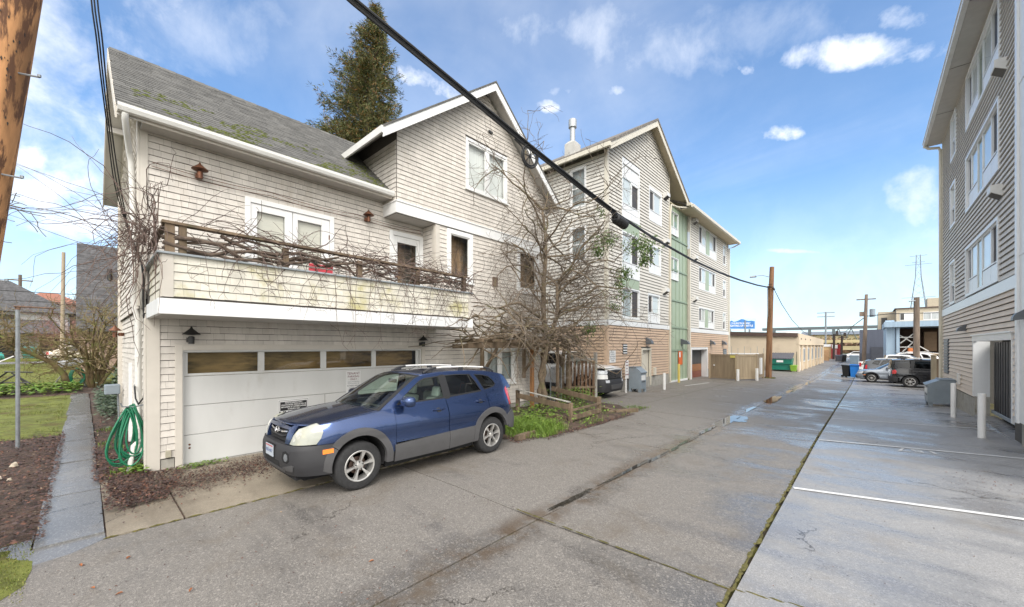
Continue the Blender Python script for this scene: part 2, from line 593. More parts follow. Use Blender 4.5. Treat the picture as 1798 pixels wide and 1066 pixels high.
# ------------------------------------------------------------------ ground materials
def ground_mat(name, dry, wet, dry_rough, wet_rough, wet_lo, wet_hi, speck=.35, speck_scale=220, big=.35, bump=.0025, gully=False, extra=None):
 m = bpy.data.materials.new(name)
 m.use_nodes = True
 t = m.node_tree
 N = NT(t)
 b = t.nodes['Principled BSDF']
 pos = N.n('ShaderNodeNewGeometry').outputs['Position']
 s = N.n('ShaderNodeSeparateXYZ', i_0=pos)
 w = N.noise(pos, big, 7, .62, .4)
 w2 = N.noise(pos, 1.9, 8, .7)
 streak = N.n('ShaderNodeMapping', i_Vector=pos)
 streak.inputs['Scale'].default_value = (.35, 2.2, 1)
 w3 = N.noise(streak.outputs[0], .9, 5, .6)
 wetf = N.math('ADD', N.math('ADD', N.math('MULTIPLY', w, .5), N.math('MULTIPLY', w2, .2)), N.math('MULTIPLY', w3, .3))
 if gully:   # water collects along the dip in the middle of the alley and soaks the right-hand half
  g = N.ramp(N.math('ABSOLUTE', N.math('ADD', s.outputs[0], 3.02)), .0, .55, .13, 0)
  g2 = N.ramp(s.outputs[0], -3.4, -1.0, -.045, .035)
  wetf = N.math('ADD', N.math('ADD', wetf, g), g2)
 wet_f = N.ramp(wetf, wet_lo, wet_hi)
 sp = N.noise(pos, speck_scale, 3, .7)
 sp2 = N.noise(pos, speck_scale * .33, 4, .7)
 dcol = N.mix(N.ramp(sp, .38, .66), tuple(c * (1 - speck) for c in dry), tuple(c * (1 + speck * 1.5) for c in dry))
 dcol = N.mix(N.ramp(sp2, .56, .70, 0, .75), dcol, tuple(min(.8, c * 1.8) for c in dry))
 wcol = N.mix(N.ramp(sp, .38, .66), tuple(c * (1 - speck) for c in wet), tuple(c * (1 + speck * 1.5) for c in wet))
 col = N.mix(wet_f, dcol, wcol)
 chips = N.n('ShaderNodeTexVoronoi', i_Vector=pos, feature='F1')
 chips.inputs['Scale'].default_value = speck_scale * .42
 cc_ = N.n('ShaderNodeSeparateColor', i_0=chips.outputs['Color'])
 col = N.mix(N.math('MULTIPLY', N.ramp(cc_.outputs[0], .78, .95), speck), col, tuple(min(.8, c * 2.3) for c in dry))
 col = N.mix(N.math('MULTIPLY', N.ramp(cc_.outputs[1], .80, .97), speck), col, tuple(c * .35 for c in dry))
 dirt = N.ramp(N.noise(pos, .8, 9, .70, .5), .50, .72, 0, .6)
 col = N.mix(dirt, col, (dry[0] * .75, dry[1] * .66, dry[2] * .54))
 wob = N.vmath('ADD', pos, N.n('ShaderNodeCombineXYZ', i_0=N.math('MULTIPLY', N.noise(pos, 2.5, 5, .7), .7), i_1=N.math('MULTIPLY', N.noise(pos, 2.1, 5, .7), .7)).outputs[0])
 crk = N.n('ShaderNodeTexVoronoi', i_Vector=wob, feature='DISTANCE_TO_EDGE')
 crk.inputs['Scale'].default_value = .42
 col = N.mix(N.math('MULTIPLY', N.ramp(crk.outputs['Distance'], .0015, .006, .8, 0), N.ramp(N.noise(pos, .33, 3), .50, .58)), col, (.035, .03, .024))
 spots = N.n('ShaderNodeTexVoronoi', i_Vector=pos, feature='F1')
 spots.inputs['Scale'].default_value = 2.6
 spot = N.math('MULTIPLY', N.ramp(spots.outputs['Distance'], .03, .05, 1, 0), N.ramp(N.noise(pos, 1.1, 3), .5, .6))
 col = N.mix(N.math('MULTIPLY', spot, .8), col, (.02, .018, .016))
 if gully:
  silt = N.math('MULTIPLY', N.ramp(N.math('ABSOLUTE', N.math('ADD', s.outputs[0], 3.0)), .03, .4, 1, 0), N.ramp(N.noise(pos, 1.7, 6, .7), .42, .6))
  col = N.mix(N.math('MULTIPLY', silt, .75), col, (.085, .055, .03))
 t.links.new(col, b.inputs['Base Color'])
 rg = N.math('ADD', N.ramp(wet_f, 0, 1, dry_rough, wet_rough, smooth=False), N.math('MULTIPLY', N.math('SUBTRACT', sp2, .5), .25))
 t.links.new(rg, b.inputs['Roughness'])
 b.inputs['Specular IOR Level'].default_value = .5
 h = N.math('ADD', N.math('MULTIPLY', sp, .6), N.math('MULTIPLY', sp2, .8))
 bn = N.n('ShaderNodeBump', i_Height=h, i_Strength=1.0, i_Distance=bump)
 t.links.new(N.ramp(wet_f, 0, 1, 1.0, .45), bn.inputs['Strength'])
 t.links.new(bn.outputs[0], b.inputs['Normal'])
 MATS[name] = m
 return m
M_asph = ground_mat('wet_asphalt', (.168, .154, .138), (.115, .108, .102), .60, .17, .47, .60, speck=.4, speck_scale=170, bump=.004, gully=True)
M_conc = ground_mat('wet_concrete', (.255, .25, .245), (.18, .18, .185), .55, .20, .44, .58, speck=.2, speck_scale=200, bump=.0012)
M_path = ground_mat('path_concrete', (.23, .222, .21), (.15, .148, .145), .45, .22, .36, .50, speck=.2, speck_scale=180, bump=.002)
M_apron = ground_mat('apron_concrete', (.25, .215, .165), (.14, .115, .085), .75, .5, .48, .66, speck=.15, speck_scale=200, bump=.0015)
M_dirt = mat('garden_soil', (.085, .055, .040), rough=.95, var=.5, scale=9, bump=.03, bscale=30, stain=(.045, .032, .026), stain_scale=2.5, stain_lo=.5, stain_hi=.65)
M_soilbase = mat('ground_soil', (.10, .085, .05), rough=.95, var=.4, scale=3, bump=.01, stain=(.07, .10, .02), stain_scale=.6, stain_lo=.45, stain_hi=.6)
M_joint = mat('joint_dirt', (.055, .045, .03), rough=.95, var=.5, scale=12, stain=(.11, .105, .02), stain_scale=3.5, stain_lo=.44, stain_hi=.6, bump=.006)
M_moss = mat('moss', (.095, .085, .022), rough=.95, var=.45, scale=20, bump=.008, bscale=120, stain=(.10, .06, .03), stain_scale=6)
M_lawn = mat('mossy_lawn', (.135, .15, .028), rough=.95, var=.35, scale=3.5, bump=.02, bscale=60, stain=(.10, .075, .02), stain_scale=1.1, stain_lo=.52, stain_hi=.68)
M_water = mat('puddle_water', (.03, .028, .024), rough=.03, var=.2, scale=1)
M_paint = mat('road_paint', (.60, .60, .59), rough=.6, var=.06, scale=12, stain=(.42, .42, .42), stain_scale=9, stain_lo=.55, stain_hi=.75)
# ------------------------------------------------------------------ base terrain : one sheet to the horizon
mb = MB()
xs = [-1500, -600, -200, -90, -60, -50, -46, -43, -40, -37, -34, -31, -28, -26, -20, -14, -9, -8.7, -5, -1, 4, 12, 60, 300, 1500]
ys = [-1500, -300, -60, -20, -8, 0, 6, 11, 14, 17, 20, 23, 26, 29, 32, 35, 60, 120, 300, 1500]
mb.grid(lambda x, y: (x, y, zg(x, y) - .10 + zl(x)), xs, ys)
mb.build('ground', M_soilbase, kind='structure', smooth=True)
# alley bedding under the slabs, seen only in the joints
mb = MB()
ysb = [-12, 0, 6, 11, 14, 17, 20, 23, 26, 29, 32, 35, 80, 160]
mb.grid(lambda x, y: (x, y, zg(x, y) - .045), [-6.2, -3.0, -.85, 2.44, 4.2], ysb)
mb.build('alley_bed', M_joint, kind='structure')
def az(x, y):    # alley surface with its shallow centre gully
 return zg(x, y) - .030 * max(0.0, 1 - abs(x + 3.0) / 1.6)
alley = bpy.data.objects.new('alley', None)
COL.objects.link(alley)
alley['kind'] = 'structure'
rnd = random.Random(3)
JY = [-9.5, -5.0, -.65, 3.76, 8.1, 12.4, 16.8, 21.2, 25.6, 30, 34.5, 39, 43.5, 48, 52.5, 57, 61.5, 66]
def slab(name, corners, zf, material, parent, g=.008, th=.05, sub=3):
 """one paving slab : corners (x0,y0) (x1,y0') (x1,y1') (x0,y1)"""
 (a, b, c, d) = [Vector((p[0], p[1], 0)) for p in corners]
 m = MB()
 us = [i / sub for i in range(sub + 1)]
 dz = rnd.uniform(-.003, .003)
 def f(u, v):
  p = a.lerp(b, u).lerp(d.lerp(c, u), v)
  return (p.x, p.y, zf(p.x, p.y) + dz)
 m.grid(f, us, us)
 o = len(m.v)
 k = sub + 1
 ring = [i * k for i in range(k)] + [sub * k + j for j in range(1, k)] + [i * k + sub for i in range(sub - 1, -1, -1)] + [j for j in range(sub - 1, 0, -1)]
 low = [(m.v[i][0], m.v[i][1], m.v[i][2] - th) for i in ring]
 m.add(low, [])
 n = len(ring)
 for i in range(n):
  j = (i + 1) % n
  m.f.append((ring[i], ring[j], o + j, o + i))
 return m.build(name, material, parent)
for i in range(len(JY) - 1):
 y0, y1 = JY[i] + .010, JY[i + 1] - .010
 if y1 < 14:
  slab('asphalt_slab', [(-6.13, y0 + .0), (-3.012, y0), (-3.012, y1), (-6.13, y1)], az, M_asph, alley, sub=6)
 else:
  slab('asphalt_slab', [(-6.13, y0), (-3.008, y0), (-3.008, y1), (-6.13, y1)], az, M_asph, alley, sub=4)
 slab('asphalt_slab', [(-2.992, y0), (-.89, y0), (-.89, y1), (-2.992, y1)], az, M_asph, alley, sub=4)
# the wide paved strip in front of the apartment block and on to the end of the alley
mb = MB()
mb.grid(lambda x, y: (x, y, zg(x, y) + .002), [-13, -9, -8.2, -6.15], [12.5, 14.5, 17, 20, 23, 26, 29, 32, 35, 43])
mb.grid(lambda x, y: (x, y, zg(x, y) + .002), [-6.15, -3, -.87], [66.02, 100, 150])
mb.grid(lambda x, y: (x, y, zg(x, y) + .0025), [-30, -13, -6.15], [43.01, 66, 100, 150])
mb.grid(lambda x, y: (x, y, zg(x, y) + .002), [-.87, 2.4, 30], [66.02, 100, 150])
mb.build('asphalt', M_asph, alley)
# ------------------------------------------------------------------ concrete parking bays on the right
lot = bpy.data.objects.new('parking_bays', None)
COL.objects.link(lot)
lot['kind'] = 'structure'
SL = .25
CY = [-9, -4.7, -.6, 3.80, 8.12, 12.15, 16.3, 20.4, 24.5, 28.6, 32.8, 37, 41.5, 46, 50.5, 55, 60, 66]
for i in range(len(CY) - 1):
 y0, y1 = CY[i] + .007, CY[i + 1] - .007
 x1 = 2.62 if y0 > 12.5 else 6.0
 slab('concrete_slab', [(-.845, y0), (x1, y0 + SL * (x1 + .845)), (x1, y1 + SL * (x1 + .845)), (-.845, y1)], zg, M_conc, lot, sub=3)
mb = MB()
mb.grid(lambda x, y: (x, y, zg(x, y) - .004), [2.62, 9, 16], [27, 31, 35, 45, 66])
mb.build('concrete', M_conc, lot)
def stripe(pts, name='parking_line'):
 m = MB()
 for (x0, y0, x1, y1, w) in pts:
  n = 12
  dx, dy = (x1 - x0), (y1 - y0)
  L = math.hypot(dx, dy)
  px, py = -dy / L * w / 2, dx / L * w / 2
  for i in range(n):
   a, b = i / n, (i + 1) / n
   q = [(x0 + dx * a - px, y0 + dy * a - py), (x0 + dx * b - px, y0 + dy * b - py), (x0 + dx * b + px, y0 + dy * b + py), (x0 + dx * a + px, y0 + dy * a + py)]
   m.poly([(x, y, zg(x, y) + .0065) for x, y in q])
 return m.build(name, M_paint, kind='structure')
for y in (7.08, 11.12, 15.3, 19.3, 23.3):
 stripe([(-.82, y, 2.55, y + .27 * 3.37, .085)])
# stencilled stall number beside the line, read from the building side
text_part('157', .36, frame_mtx((.72, 11.28, zg(.7, 11.3) + .006), (-1, -.27, 0), (.27, -1, 0)), M_paint, None, name='stall_number', depth=.0005, xscale=1.25)['kind'] = 'structure'
stripe([(-7.4, 22.1, -7.05, 25.2, .1)], 'parking_line')
# mossy joint between asphalt and concrete
mb = MB()
y = -2.0
while y < 40:
 L = rnd.uniform(.05, .22)
 w = rnd.uniform(.008, .024) * (1.3 if y < 9 else 1.0)
 cx = -.868 - rnd.uniform(0, .02) * (1 if y > 9 else 1.6)
 h = rnd.uniform(.001, .006)
 pts = []
 for k in range(7):
  a = 2 * math.pi * k / 7
  pts.append((cx + math.cos(a) * w * rnd.uniform(.7, 1.25), y + math.sin(a) * L * .62, zg(cx, y) + .001))
 o = len(mb.v)
 mb.add(pts + [(cx, y, zg(cx, y) + h)], [(k, (k + 1) % 7, 7) for k in range(7)])
 y += L * .8 if y < 9.5 else L * 1.5
for k in range(2):
 yj = (3.79, 3.76)[k]
 x = (-.84, -3.3)[k]
 while x < (4.0, -.9)[k]:
  L = rnd.uniform(.04, .14)
  yy = yj + (SL * (x + .845) if k == 0 else 0)
  pts = [(x + math.cos(2 * math.pi * q / 6) * L, yy + math.sin(2 * math.pi * q / 6) * rnd.uniform(.008, .02), zg(x, yy) + .002) for q in range(6)]
  mb.add(pts + [(x, yy, .008)], [(q, (q + 1) % 6, 6) for q in range(6)])
  x += L * rnd.uniform(1.2, 2.6)
# moss along the edge of the apron
x = 0
yy = .2
while yy < 6.2:
 L = rnd.uniform(.03, .1)
 xx = -6.145 + rnd.uniform(-.01, .015)
 pts = [(xx + math.cos(2 * math.pi * q / 6) * rnd.uniform(.008, .022), yy + math.sin(2 * math.pi * q / 6) * L, .004) for q in range(6)]
 mb.add(pts + [(xx, yy, .018)], [(q, (q + 1) % 6, 6) for q in range(6)])
 yy += L * rnd.uniform(1.1, 3.0)
mb.build('joint_moss', M_moss, kind='stuff')
# puddles lying in the gully
def puddle(cx, cy, lx, ly, seed, zoff=.004, n=40):
 r = random.Random(seed)
 m = MB()
 pts = []
 for k in range(n):
  a = 2 * math.pi * k / n
  w = 1 + .45 * noise.noise(Vector((math.cos(a) * 2.1 + seed, math.sin(a) * 2.1, seed * .7))) + .2 * noise.noise(Vector((math.cos(a) * 6, math.sin(a) * 6 + seed, 1)))
  pts.append((cx + math.cos(a) * lx * w, cy + math.sin(a) * ly * w, az(cx, cy) + zoff))
 m.poly(pts)
 return m.build('puddle', M_water, kind='structure')
for (cx, cy, lx, ly, sd_, zo) in [(-3.0, 12.2, .16, 1.5, 1, .010), (-2.9, 13.2, .24, .5, 9, .012), (-3.0, 18.4, .22, 2.6, 2, .006), (-3.02, 24, .10, 1.8, 3, .006), (-3.03, 6.3, .035, 1.0, 4, .008),
         (-3.05, 4.6, .05, .5, 5, .008), (-3.0, 9.4, .05, .7, 6, .008), (-2.98, 7.7, .045, .8, 14, .008), (-3.02, 10.7, .06, .7, 15, .008), (-3.04, 15.2, .08, 1.2, 16, .007), (-2.8, 12.7, .28, .22, 17, .014), (-2.95, 31, .12, 2.2, 8, .006)]:
 puddle(cx, cy, lx, ly, sd_, zo)
# ------------------------------------------------------------------ apron, path, beds, lawns
apron = bpy.data.objects.new('driveway_apron', None)
COL.objects.link(apron)
apron['kind'] = 'structure'
for (y0, y1) in ((.17, .82), (.84, 3.3), (3.32, 6.2)):
 slab('concrete_slab', [(-8.74, y0), (-6.16, y0), (-6.16, y1), (-8.74, y1)], lambda x, y: .012 + .012 * (-6.16 - x) / 2.6, M_apron, apron)
path = bpy.data.objects.new('garden_path', None)
COL.objects.link(path)
path['kind'] = 'structure'
xs = [-6.3, -7.35, -8.3, -9.5, -10.6, -11.7, -12.9, -14.0, -15.3, -16.5, -17.8, -19, -20.4, -21.8, -23.4, -25.2]
for i in range(len(xs) - 1):
 h = .03 + rnd.uniform(-.018, .012)
 e0, e1 = rnd.uniform(-.02, .02), rnd.uniform(-.015, .015)
 tz = rnd.uniform(-.012, .012)
 slab('path_slab', [(xs[i + 1] + .01, -.36 + e0), (xs[i] - .01, -.36 + e0), (xs[i] - .01, .15 + e1), (xs[i + 1] + .01, .15 + e1)],
   lambda x, y, h=h, tz=tz, c=xs[i]: h + tz * (x - c), M_path, path)
# wet tongue of concrete where the path meets the alley
mb = MB()
mb.poly([(-6.9, -.9, -.001), (-6.12, -1.6, -.004), (-5.6, -1.9, -.006), (-5.6, -.6, -.006), (-6.14, .16, .004), (-6.32, .16, .012), (-6.32, -.37, .012), (-6.9, -.37, .01)])
mb.build('path_mouth', M_path, kind='structure')
mb = MB()
mb.poly([(-5.62, -14, -.008), (-2.99, -14, -.008), (-2.99, -9.6, -.008), (-5.62, -9.6, -.008)])
mb.build('asphalt', M_asph, alley)
def patch(name, outline, material, zf, kind='structure', cut=.35, amp=.02, seed=0):
 """an uneven sheet cut to an outline"""
 bm = bmesh.new()
 f = bm.faces.new([bm.verts.new((p[0], p[1], 0)) for p in outline])
 xs_ = [p[0] for p in outline]
 ys_ = [p[1] for p in outline]
 for ax, (lo, hi) in ((0, (min(xs_), max(xs_))), (1, (min(ys_), max(ys_)))):
  st = max(cut, (hi - lo) / 50)
  q = lo + st
  while q < hi:
   co = (q, 0, 0) if ax == 0 else (0, q, 0)
   no = (1, 0, 0) if ax == 0 else (0, 1, 0)
   bmesh.ops.bisect_plane(bm, geom=bm.verts[:] + bm.edges[:] + bm.faces[:], plane_co=co, plane_no=no)
   q += st
 for v in bm.verts:
  edge = v.is_boundary
  v.co.z = zf(v.co.x, v.co.y) + (0 if edge else amp * (.5 + noise.noise(Vector((v.co.x * 1.3 + seed, v.co.y * 1.3, 0)))))
 me = bpy.data.meshes.new(name)
 bm.to_mesh(me)
 bm.free()
 me.materials.append(material)
 for p in me.polygons:
  p.use_smooth = True
 o = bpy.data.objects.new(name, me)
 COL.objects.link(o)
 o['kind'] = kind
 return o
Z0 = lambda x, y: -.012
patch('soil_bed', [(-6.55, -.33), (-6.9, -3.0), (-14.2, -3.6), (-14.0, -.33)], M_dirt, lambda x, y: .0, amp=.07, seed=2)
patch('soil_bed', [(-7.0, .18), (-8.72, .18), (-25, .18), (-25, .9), (-15, .9), (-8.72, .9), (-7.6, .55)], M_dirt, lambda x, y: .012, amp=.05, seed=5)
patch('moss_patch', [(-5.45, -.36), (-5.8, -.33), (-6.1, -.34), (-6.5, -.42), (-6.8, -1.2), (-6.6, -2.4), (-5.0, -2.4), (-4.9, -1.0), (-5.15, -.55)], M_lawn, lambda x, y: .004, amp=.03, seed=8)
patch('lawn', [(-14.0, -.33), (-14.2, -6), (-25.2, -8), (-25.2, -.33)], M_lawn, lambda x, y: .015, amp=.06, seed=3)
patch('lawn', [(-29.5, 2.0), (-29.5, -16), (-45, -22), (-45, 2.0)], M_lawn, lambda x, y: zl(x) + .02, amp=.06, seed=4, cut=.8)
patch('soil_bed', [(-25.2, .9), (-25.2, -8), (-29.5, -8), (-29.5, 1.2)], M_dirt, lambda x, y: zl(x) + .01, amp=.10, seed=6)
patch('garden_bed', [(-8.74, 6.25), (-6.15, 6.25), (-5.5, 7.2), (-5.3, 9.5), (-5.6, 11.9), (-6.6, 12.9), (-8.6, 13.2), (-11.5, 13.4), (-11.5, 11.5), (-8.74, 11.5)], M_dirt, lambda x, y: .004, amp=.07, seed=9)
mb = MB()
mb.grid(lambda x, y: (x, y, zl(x) - .012), [-6.2, -9, -14, -20, -26], [-.7, 0, .9])
mb.box(-8.74, .16, -.05, -6.2, 6.25, -.002)
mb.build('soil_strip', M_dirt, kind='structure')
# far street with its kerb and pavement
mb = MB()
mb.box(-46.2, -60, .5, -44.9, 40, .86)
mb.build('sidewalk', M_conc, kind='structure')
mb = MB()
mb.box(-55, -60, .4, -46.25, 40, .74)
mb.build('street', M_asph, kind='structure')
mb = MB()
mb.box(-63, -60, .5, -55.01, 40, .90)
mb.build('verge', M_lawn, kind='structure')
# ------------------------------------------------------------------ shared building materials
M_shing = mat('painted_shingle', (.585, .545, .495), rough=.75, var=.07, scale=6, island=.06, bump=.002, bscale=90, stretch=(1, 1, .35),
    stain=(.48, .43, .37), stain_scale=2.2, stain_lo=.56, stain_hi=.8)
M_shing_back = mat('shadow_back', (.07, .062, .055), rough=.9, var=.08)  # backing coloured dark so gaps between shingles read as shadow lines
M_shing_moss = mat('weathered_shingle', (.64, .61, .53), rough=.8, var=.08, scale=7, island=.08, bump=.002, bscale=90, stain=(.44, .40, .19), stain_scale=1.7, stain_lo=.47, stain_hi=.74)
M_white = mat('white_paint', (.74, .74, .73), rough=.5, var=.03, scale=3, stain=(.60, .59, .56), stain_scale=2.5, stain_lo=.6, stain_hi=.85)
M_greige = mat('greige_paint', (.56, .52, .46), rough=.6, var=.04, scale=3)
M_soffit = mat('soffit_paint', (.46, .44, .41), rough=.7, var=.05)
M_garage = mat('garage_door_paint', (.60, .60, .585), rough=.55, var=.035, scale=1.2, stain=(.44, .42, .38), stain_scale=1.3, stain_lo=.54, stain_hi=.8, stretch=(1, 1.6, .6), bump=.001, bscale=6)
M_roof = mat('asphalt_shingle', (.108, .105, .098), rough=.9, var=.2, scale=5, island=.16, bump=.003, bscale=150)
M_roofbase = mat('roof_deck', (.05, .05, .05), rough=.9)
M_metal_w = mat('gutter_white', (.66, .65, .62), rough=.4, var=.05, stain=(.45, .43, .38), stain_scale=3, stain_lo=.62, stain_hi=.8)
M_copper = mat('aged_copper', (.16, .07, .04), rough=.5, var=.4, scale=20, metal=.6)
M_black = mat('black_metal', (.02, .02, .02), rough=.45, var=.2)
M_glass = glass_mat('window_glass', (.92, .95, .94))
M_dark = mat('dark_interior', (.03, .027, .024), rough=.9, var=.3, scale=1.5)
M_blind = mat('roller_blind', (.60, .56, .49), rough=.8, var=.05, stretch=(1, 1, 12), scale=2)
M_curtain = mat('white_curtain', (.72, .71, .69), rough=.9, var=.06, stretch=(1, 9, .2), scale=3)
M_gcurtain = mat('grey_curtain', (.38, .40, .40), rough=.9, var=.2, stretch=(1, 10, .2), scale=2)
M_amber = mat('amber_backing', (.24, .15, .06), rough=.8, var=.45, scale=1.6, stretch=(1, .6, 3), stain=(.06, .04, .025), stain_scale=1.2, stain_lo=.45, stain_hi=.65)  # amber brown backing panel close behind the garage panes
M_brownroom = mat('brown_room', (.27, .17, .10), rough=.8, var=.5, scale=1.3, stretch=(1, 2.5, .5), stain=(.09, .075, .06), stain_scale=1.4, stain_lo=.45, stain_hi=.6)
M_wood = mat('weathered_wood', (.16, .115, .075), rough=.9, var=.35, scale=5, stretch=(1, 1, .2), bump=.003, bscale=40, stain=(.10, .095, .05), stain_scale=4)
M_woodgrey = mat('grey_wood', (.30, .29, .26), rough=.9, var=.3, scale=6, stretch=(1, 1, .2), bump=.003, bscale=40)
M_capgrey = mat('grey_cap', (.28, .31, .33), rough=.6, var=.1, scale=4)
M_cement = mat('old_concrete', (.33, .315, .28), rough=.85, var=.15, scale=6, bump=.002, stain=(.18, .17, .12), stain_scale=3)
M_cable = mat('black_cable', (.015, .015, .016), rough=.55, var=.1)
M_red = mat('red_plastic', (.55, .05, .07), rough=.45, var=.1)
hs = thing('shingled_house', 'two storey house clad in cream shingles with a garage door and vine covered balcony', 'house', (-8.77, .74, 0))
r1 = random.Random(11)
EXP = .118
SW = (.10, .215)
shing = []     # (score, wallname, pts, material)
def add_shingles(wall, nrm, u0, u1, z0, z1, holes=(), clip=None, material=M_shing, exp=EXP):
 for cen, area, pts in wall.courses(u0, u1, z0, z1, exp, holes, clip, SW, r1):
  shing.append((sightline(cen, area, nrm), pts, material))
NX, NY = Vector((1, 0, 0)), Vector((0, -1, 0))
GW = Wall('+x', -8.77)      # garage + wing front
UW = Wall('+x', -9.36)      # recessed upper wall behind the balcony
BW = Wall('+x', -7.32)      # balcony front
LW = Wall('-y', .69)        # left wall, lower
LU = Wall('-y', .65)        # left wall, upper
BL = Wall('-y', .745)       # balcony return
BU = Wall('-y', 5.30)       # side of the gabled bump-out
RW = Wall('-y', 6.50)       # return beside the balcony door
APX = (8.42, 9.92)          # gable apex (y, z) at wall
LE = (4.70, 7.17)
RE = (11.74, 7.19)
def gable_clip(z):
 if z < 7.0:
  return 5.30, 11.42
 t = (z - 7.17) / (9.92 - 7.17)
 return max(5.30, LE[0] + (APX[0] - LE[0]) * t + .02), min(11.42, RE[0] + (APX[0] - RE[0]) * t - .02)
H_gar = [(1.05, 6.14, -.1, 2.13)]
H_w0 = [(8.33, 9.74, .90, 2.06)]
H_tw = [(6.88, 7.85, 3.97, 5.43)]
H_w3 = [(9.84, 11.03, 3.95, 5.47)]
H_gw = [(7.57, 9.35, 6.76, 8.27)]
H_fd = [(2.20, 3.99, 2.85, 5.15)]
H_dr = [(5.44, 6.49, 2.85, 5.18)]
allh = H_gar + H_w0 + H_tw + H_w3 + H_gw
mb = MB()
GW.backing(mb, .69, 6.5, 0.02, 2.56, H_gar)
GW.backing(mb, 6.5, 11.42, .02, 5.45, H_w0 + H_tw + H_w3)
GW.backing(mb, 5.30, 11.42, 5.45, 7.15, H_gw)
GW.backing(mb, 7.57 - .4, 9.35 + .4, 7.15, 8.6, H_gw)
mb.poly([GW.P(5.3, 0, 7.15), GW.P(7.17, 0, 7.15), GW.P(7.17, 0, 8.9), GW.P(5.3, 0, 7.55)])
mb.poly([GW.P(9.75, 0, 7.15), GW.P(11.42, 0, 7.15), GW.P(11.42, 0, 7.40), GW.P(9.75, 0, 8.72)])
mb.poly([GW.P(7.17, 0, 8.6), GW.P(9.75, 0, 8.6), GW.P(9.75, 0, 8.72), GW.P(8.42, 0, 9.85), GW.P(7.17, 0, 8.9)])
mb.build('front_wall', M_shing_back, hs, fix=False)
mb = MB()
UW.backing(mb, .65, 6.5, 2.6, 6.15, H_fd + H_dr)
mb.build('upper_wall', M_shing_back, hs, fix=False)
mb = MB()
LW.backing(mb, -14.5, -8.77, .02, 2.75)
LU.backing(mb, -14.5, -9.36, 2.75, 6.05)
mb.poly([LU.P(-9.36, 0, 6.05), LU.P(-11.95, 0, 8.20), LU.P(-14.5, 0, 6.05)])
mb.box(-14.5, .66, .02, -14.45, 11.4, 6.0)
mb.poly([(-9.36, .65, 2.75), (-8.77, .69, 2.75), (-14.5, .69, 2.75), (-14.5, .65, 2.75)])
mb.build('side_wall', M_shing_back, hs, fix=False)
mb = MB()
BU.backing(mb, -11.9, -8.77, 5.45, 7.7)
mb.poly([(-9.36, 5.3, 5.46), (-8.77, 5.3, 5.46), (-8.77, 6.5, 5.46), (-9.36, 6.5, 5.46)])
RW.backing(mb, -9.36, -8.77, 2.6, 5.46)
mb.poly([(-8.77, 11.42, 0), (-8.77, 11.42, 7.3), (-14.5, 11.42, 7.3), (-14.5, 11.42, 0)])
mb.build('return_wall', M_shing_back, hs, fix=False)
# shingles on every wall
add_shingles(GW, NX, .86, 6.5, .20, 2.56, H_gar)
add_shingles(GW, NX, 6.5, 11.32, .20, 2.56, H_w0)
add_shingles(GW, NX, 6.62, 11.32, 2.56, 5.45, H_tw + H_w3)
add_shingles(GW, NX, 5.31, 11.42, 5.75, 9.85, H_gw, gable_clip)
add_shingles(UW, NX, .76, 6.5, 2.92, 6.05, H_fd + H_dr)
add_shingles(BW, NX, .86, 6.40, 2.80, 3.40, material=M_shing_moss)
add_shingles(BL, NY, -8.76, -7.42, 2.80, 3.40, material=M_shing_moss)
add_shingles(LW, NY, -14.5, -8.78, .2, 2.75)
def left_clip(z):
 if z < 5.95:
  return -14.5, -9.37
 t = min(1, (z - 5.95) / (8.30 - 5.95))
 return -14.9 + 2.95 * t, -9.0 - 2.95 * t
add_shingles(LU, NY, -14.5, -9.37, 2.75, 8.2, clip=left_clip)
add_shingles(BU, NY, -11.8, -8.78, 5.75, 7.3)
add_shingles(RW, NY, -9.34, -8.90, 2.92, 5.44)
order = sorted(range(len(shing)), key=lambda i: -shing[i][0])
top = set(order[:300])
wf = [(0, 1, 5, 4), (1, 2, 6, 5), (2, 3, 7, 6), (3, 0, 4, 7), (3, 2, 1, 0), (4, 5, 6, 7)]
rest = {}
for i, (sc, pts, m_) in enumerate(shing):
 if i in top:
  b = MB().add(pts, wf)
  b.build('wall_shingle', m_, hs)
 else:
  rest.setdefault(m_.name, (MB(), m_))[0].add(pts, wf)
for nm, (b, m_) in rest.items():
 b.build('wall_shingles', m_, hs, kind='stuff')
# corner boards, skirt, bump-out trim
mb = MB()
mb.box(-8.87, .665, .03, -8.745, .695, 2.56).box(-8.765, .696, .03, -8.745, .86, 2.56)
mb.box(-14.58, .60, .02, -14.44, .70, 6.0)
mb.box(-9.46, .62, 2.80, -9.33, .655, 6.02).box(-9.355, .656, 2.93, -9.33, .76, 6.02)
mb.build('corner_board', M_greige, hs, bevel=.004)
mb = MB()
mb.box(-8.765, 6.49, 3.44, -8.74, 6.62, 5.44).box(-8.89, 6.475, 2.93, -8.766, 6.498, 5.44)
mb.build('corner_board', M_greige, hs)
mb = MB()
mb.box(-7.315, .735, 2.80, -7.295, .86, 3.40).box(-7.42, .722, 2.80, -7.316, .744, 3.40).box(-7.315, 6.40, 2.80, -7.295, 6.49, 3.40)
mb.build('corner_board', M_greige, hs)
mb = MB()
mb.box(-8.768, 5.26, 5.46, -8.715, 11.46, 5.735).box(-9.36, 5.26, 5.46, -8.769, 5.298, 5.735)
mb.box(-8.768, 5.24, 5.735, -8.695, 11.48, 5.765).box(-9.36, 5.24, 5.735, -8.769, 5.297, 5.765)
mb.build('skirt_board', M_white, hs, bevel=.004)
mb = MB()
mb.box(-9.355, 5.30, 5.452, -8.77, 6.495, 5.459)
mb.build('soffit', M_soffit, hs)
mb = MB()
mb.box(-8.78, .87, .02, -8.755, 1.04, .19)
mb.box(-8.78, 6.15, .02, -8.755, 11.4, .19)
mb.build('foundation', M_cement, hs)
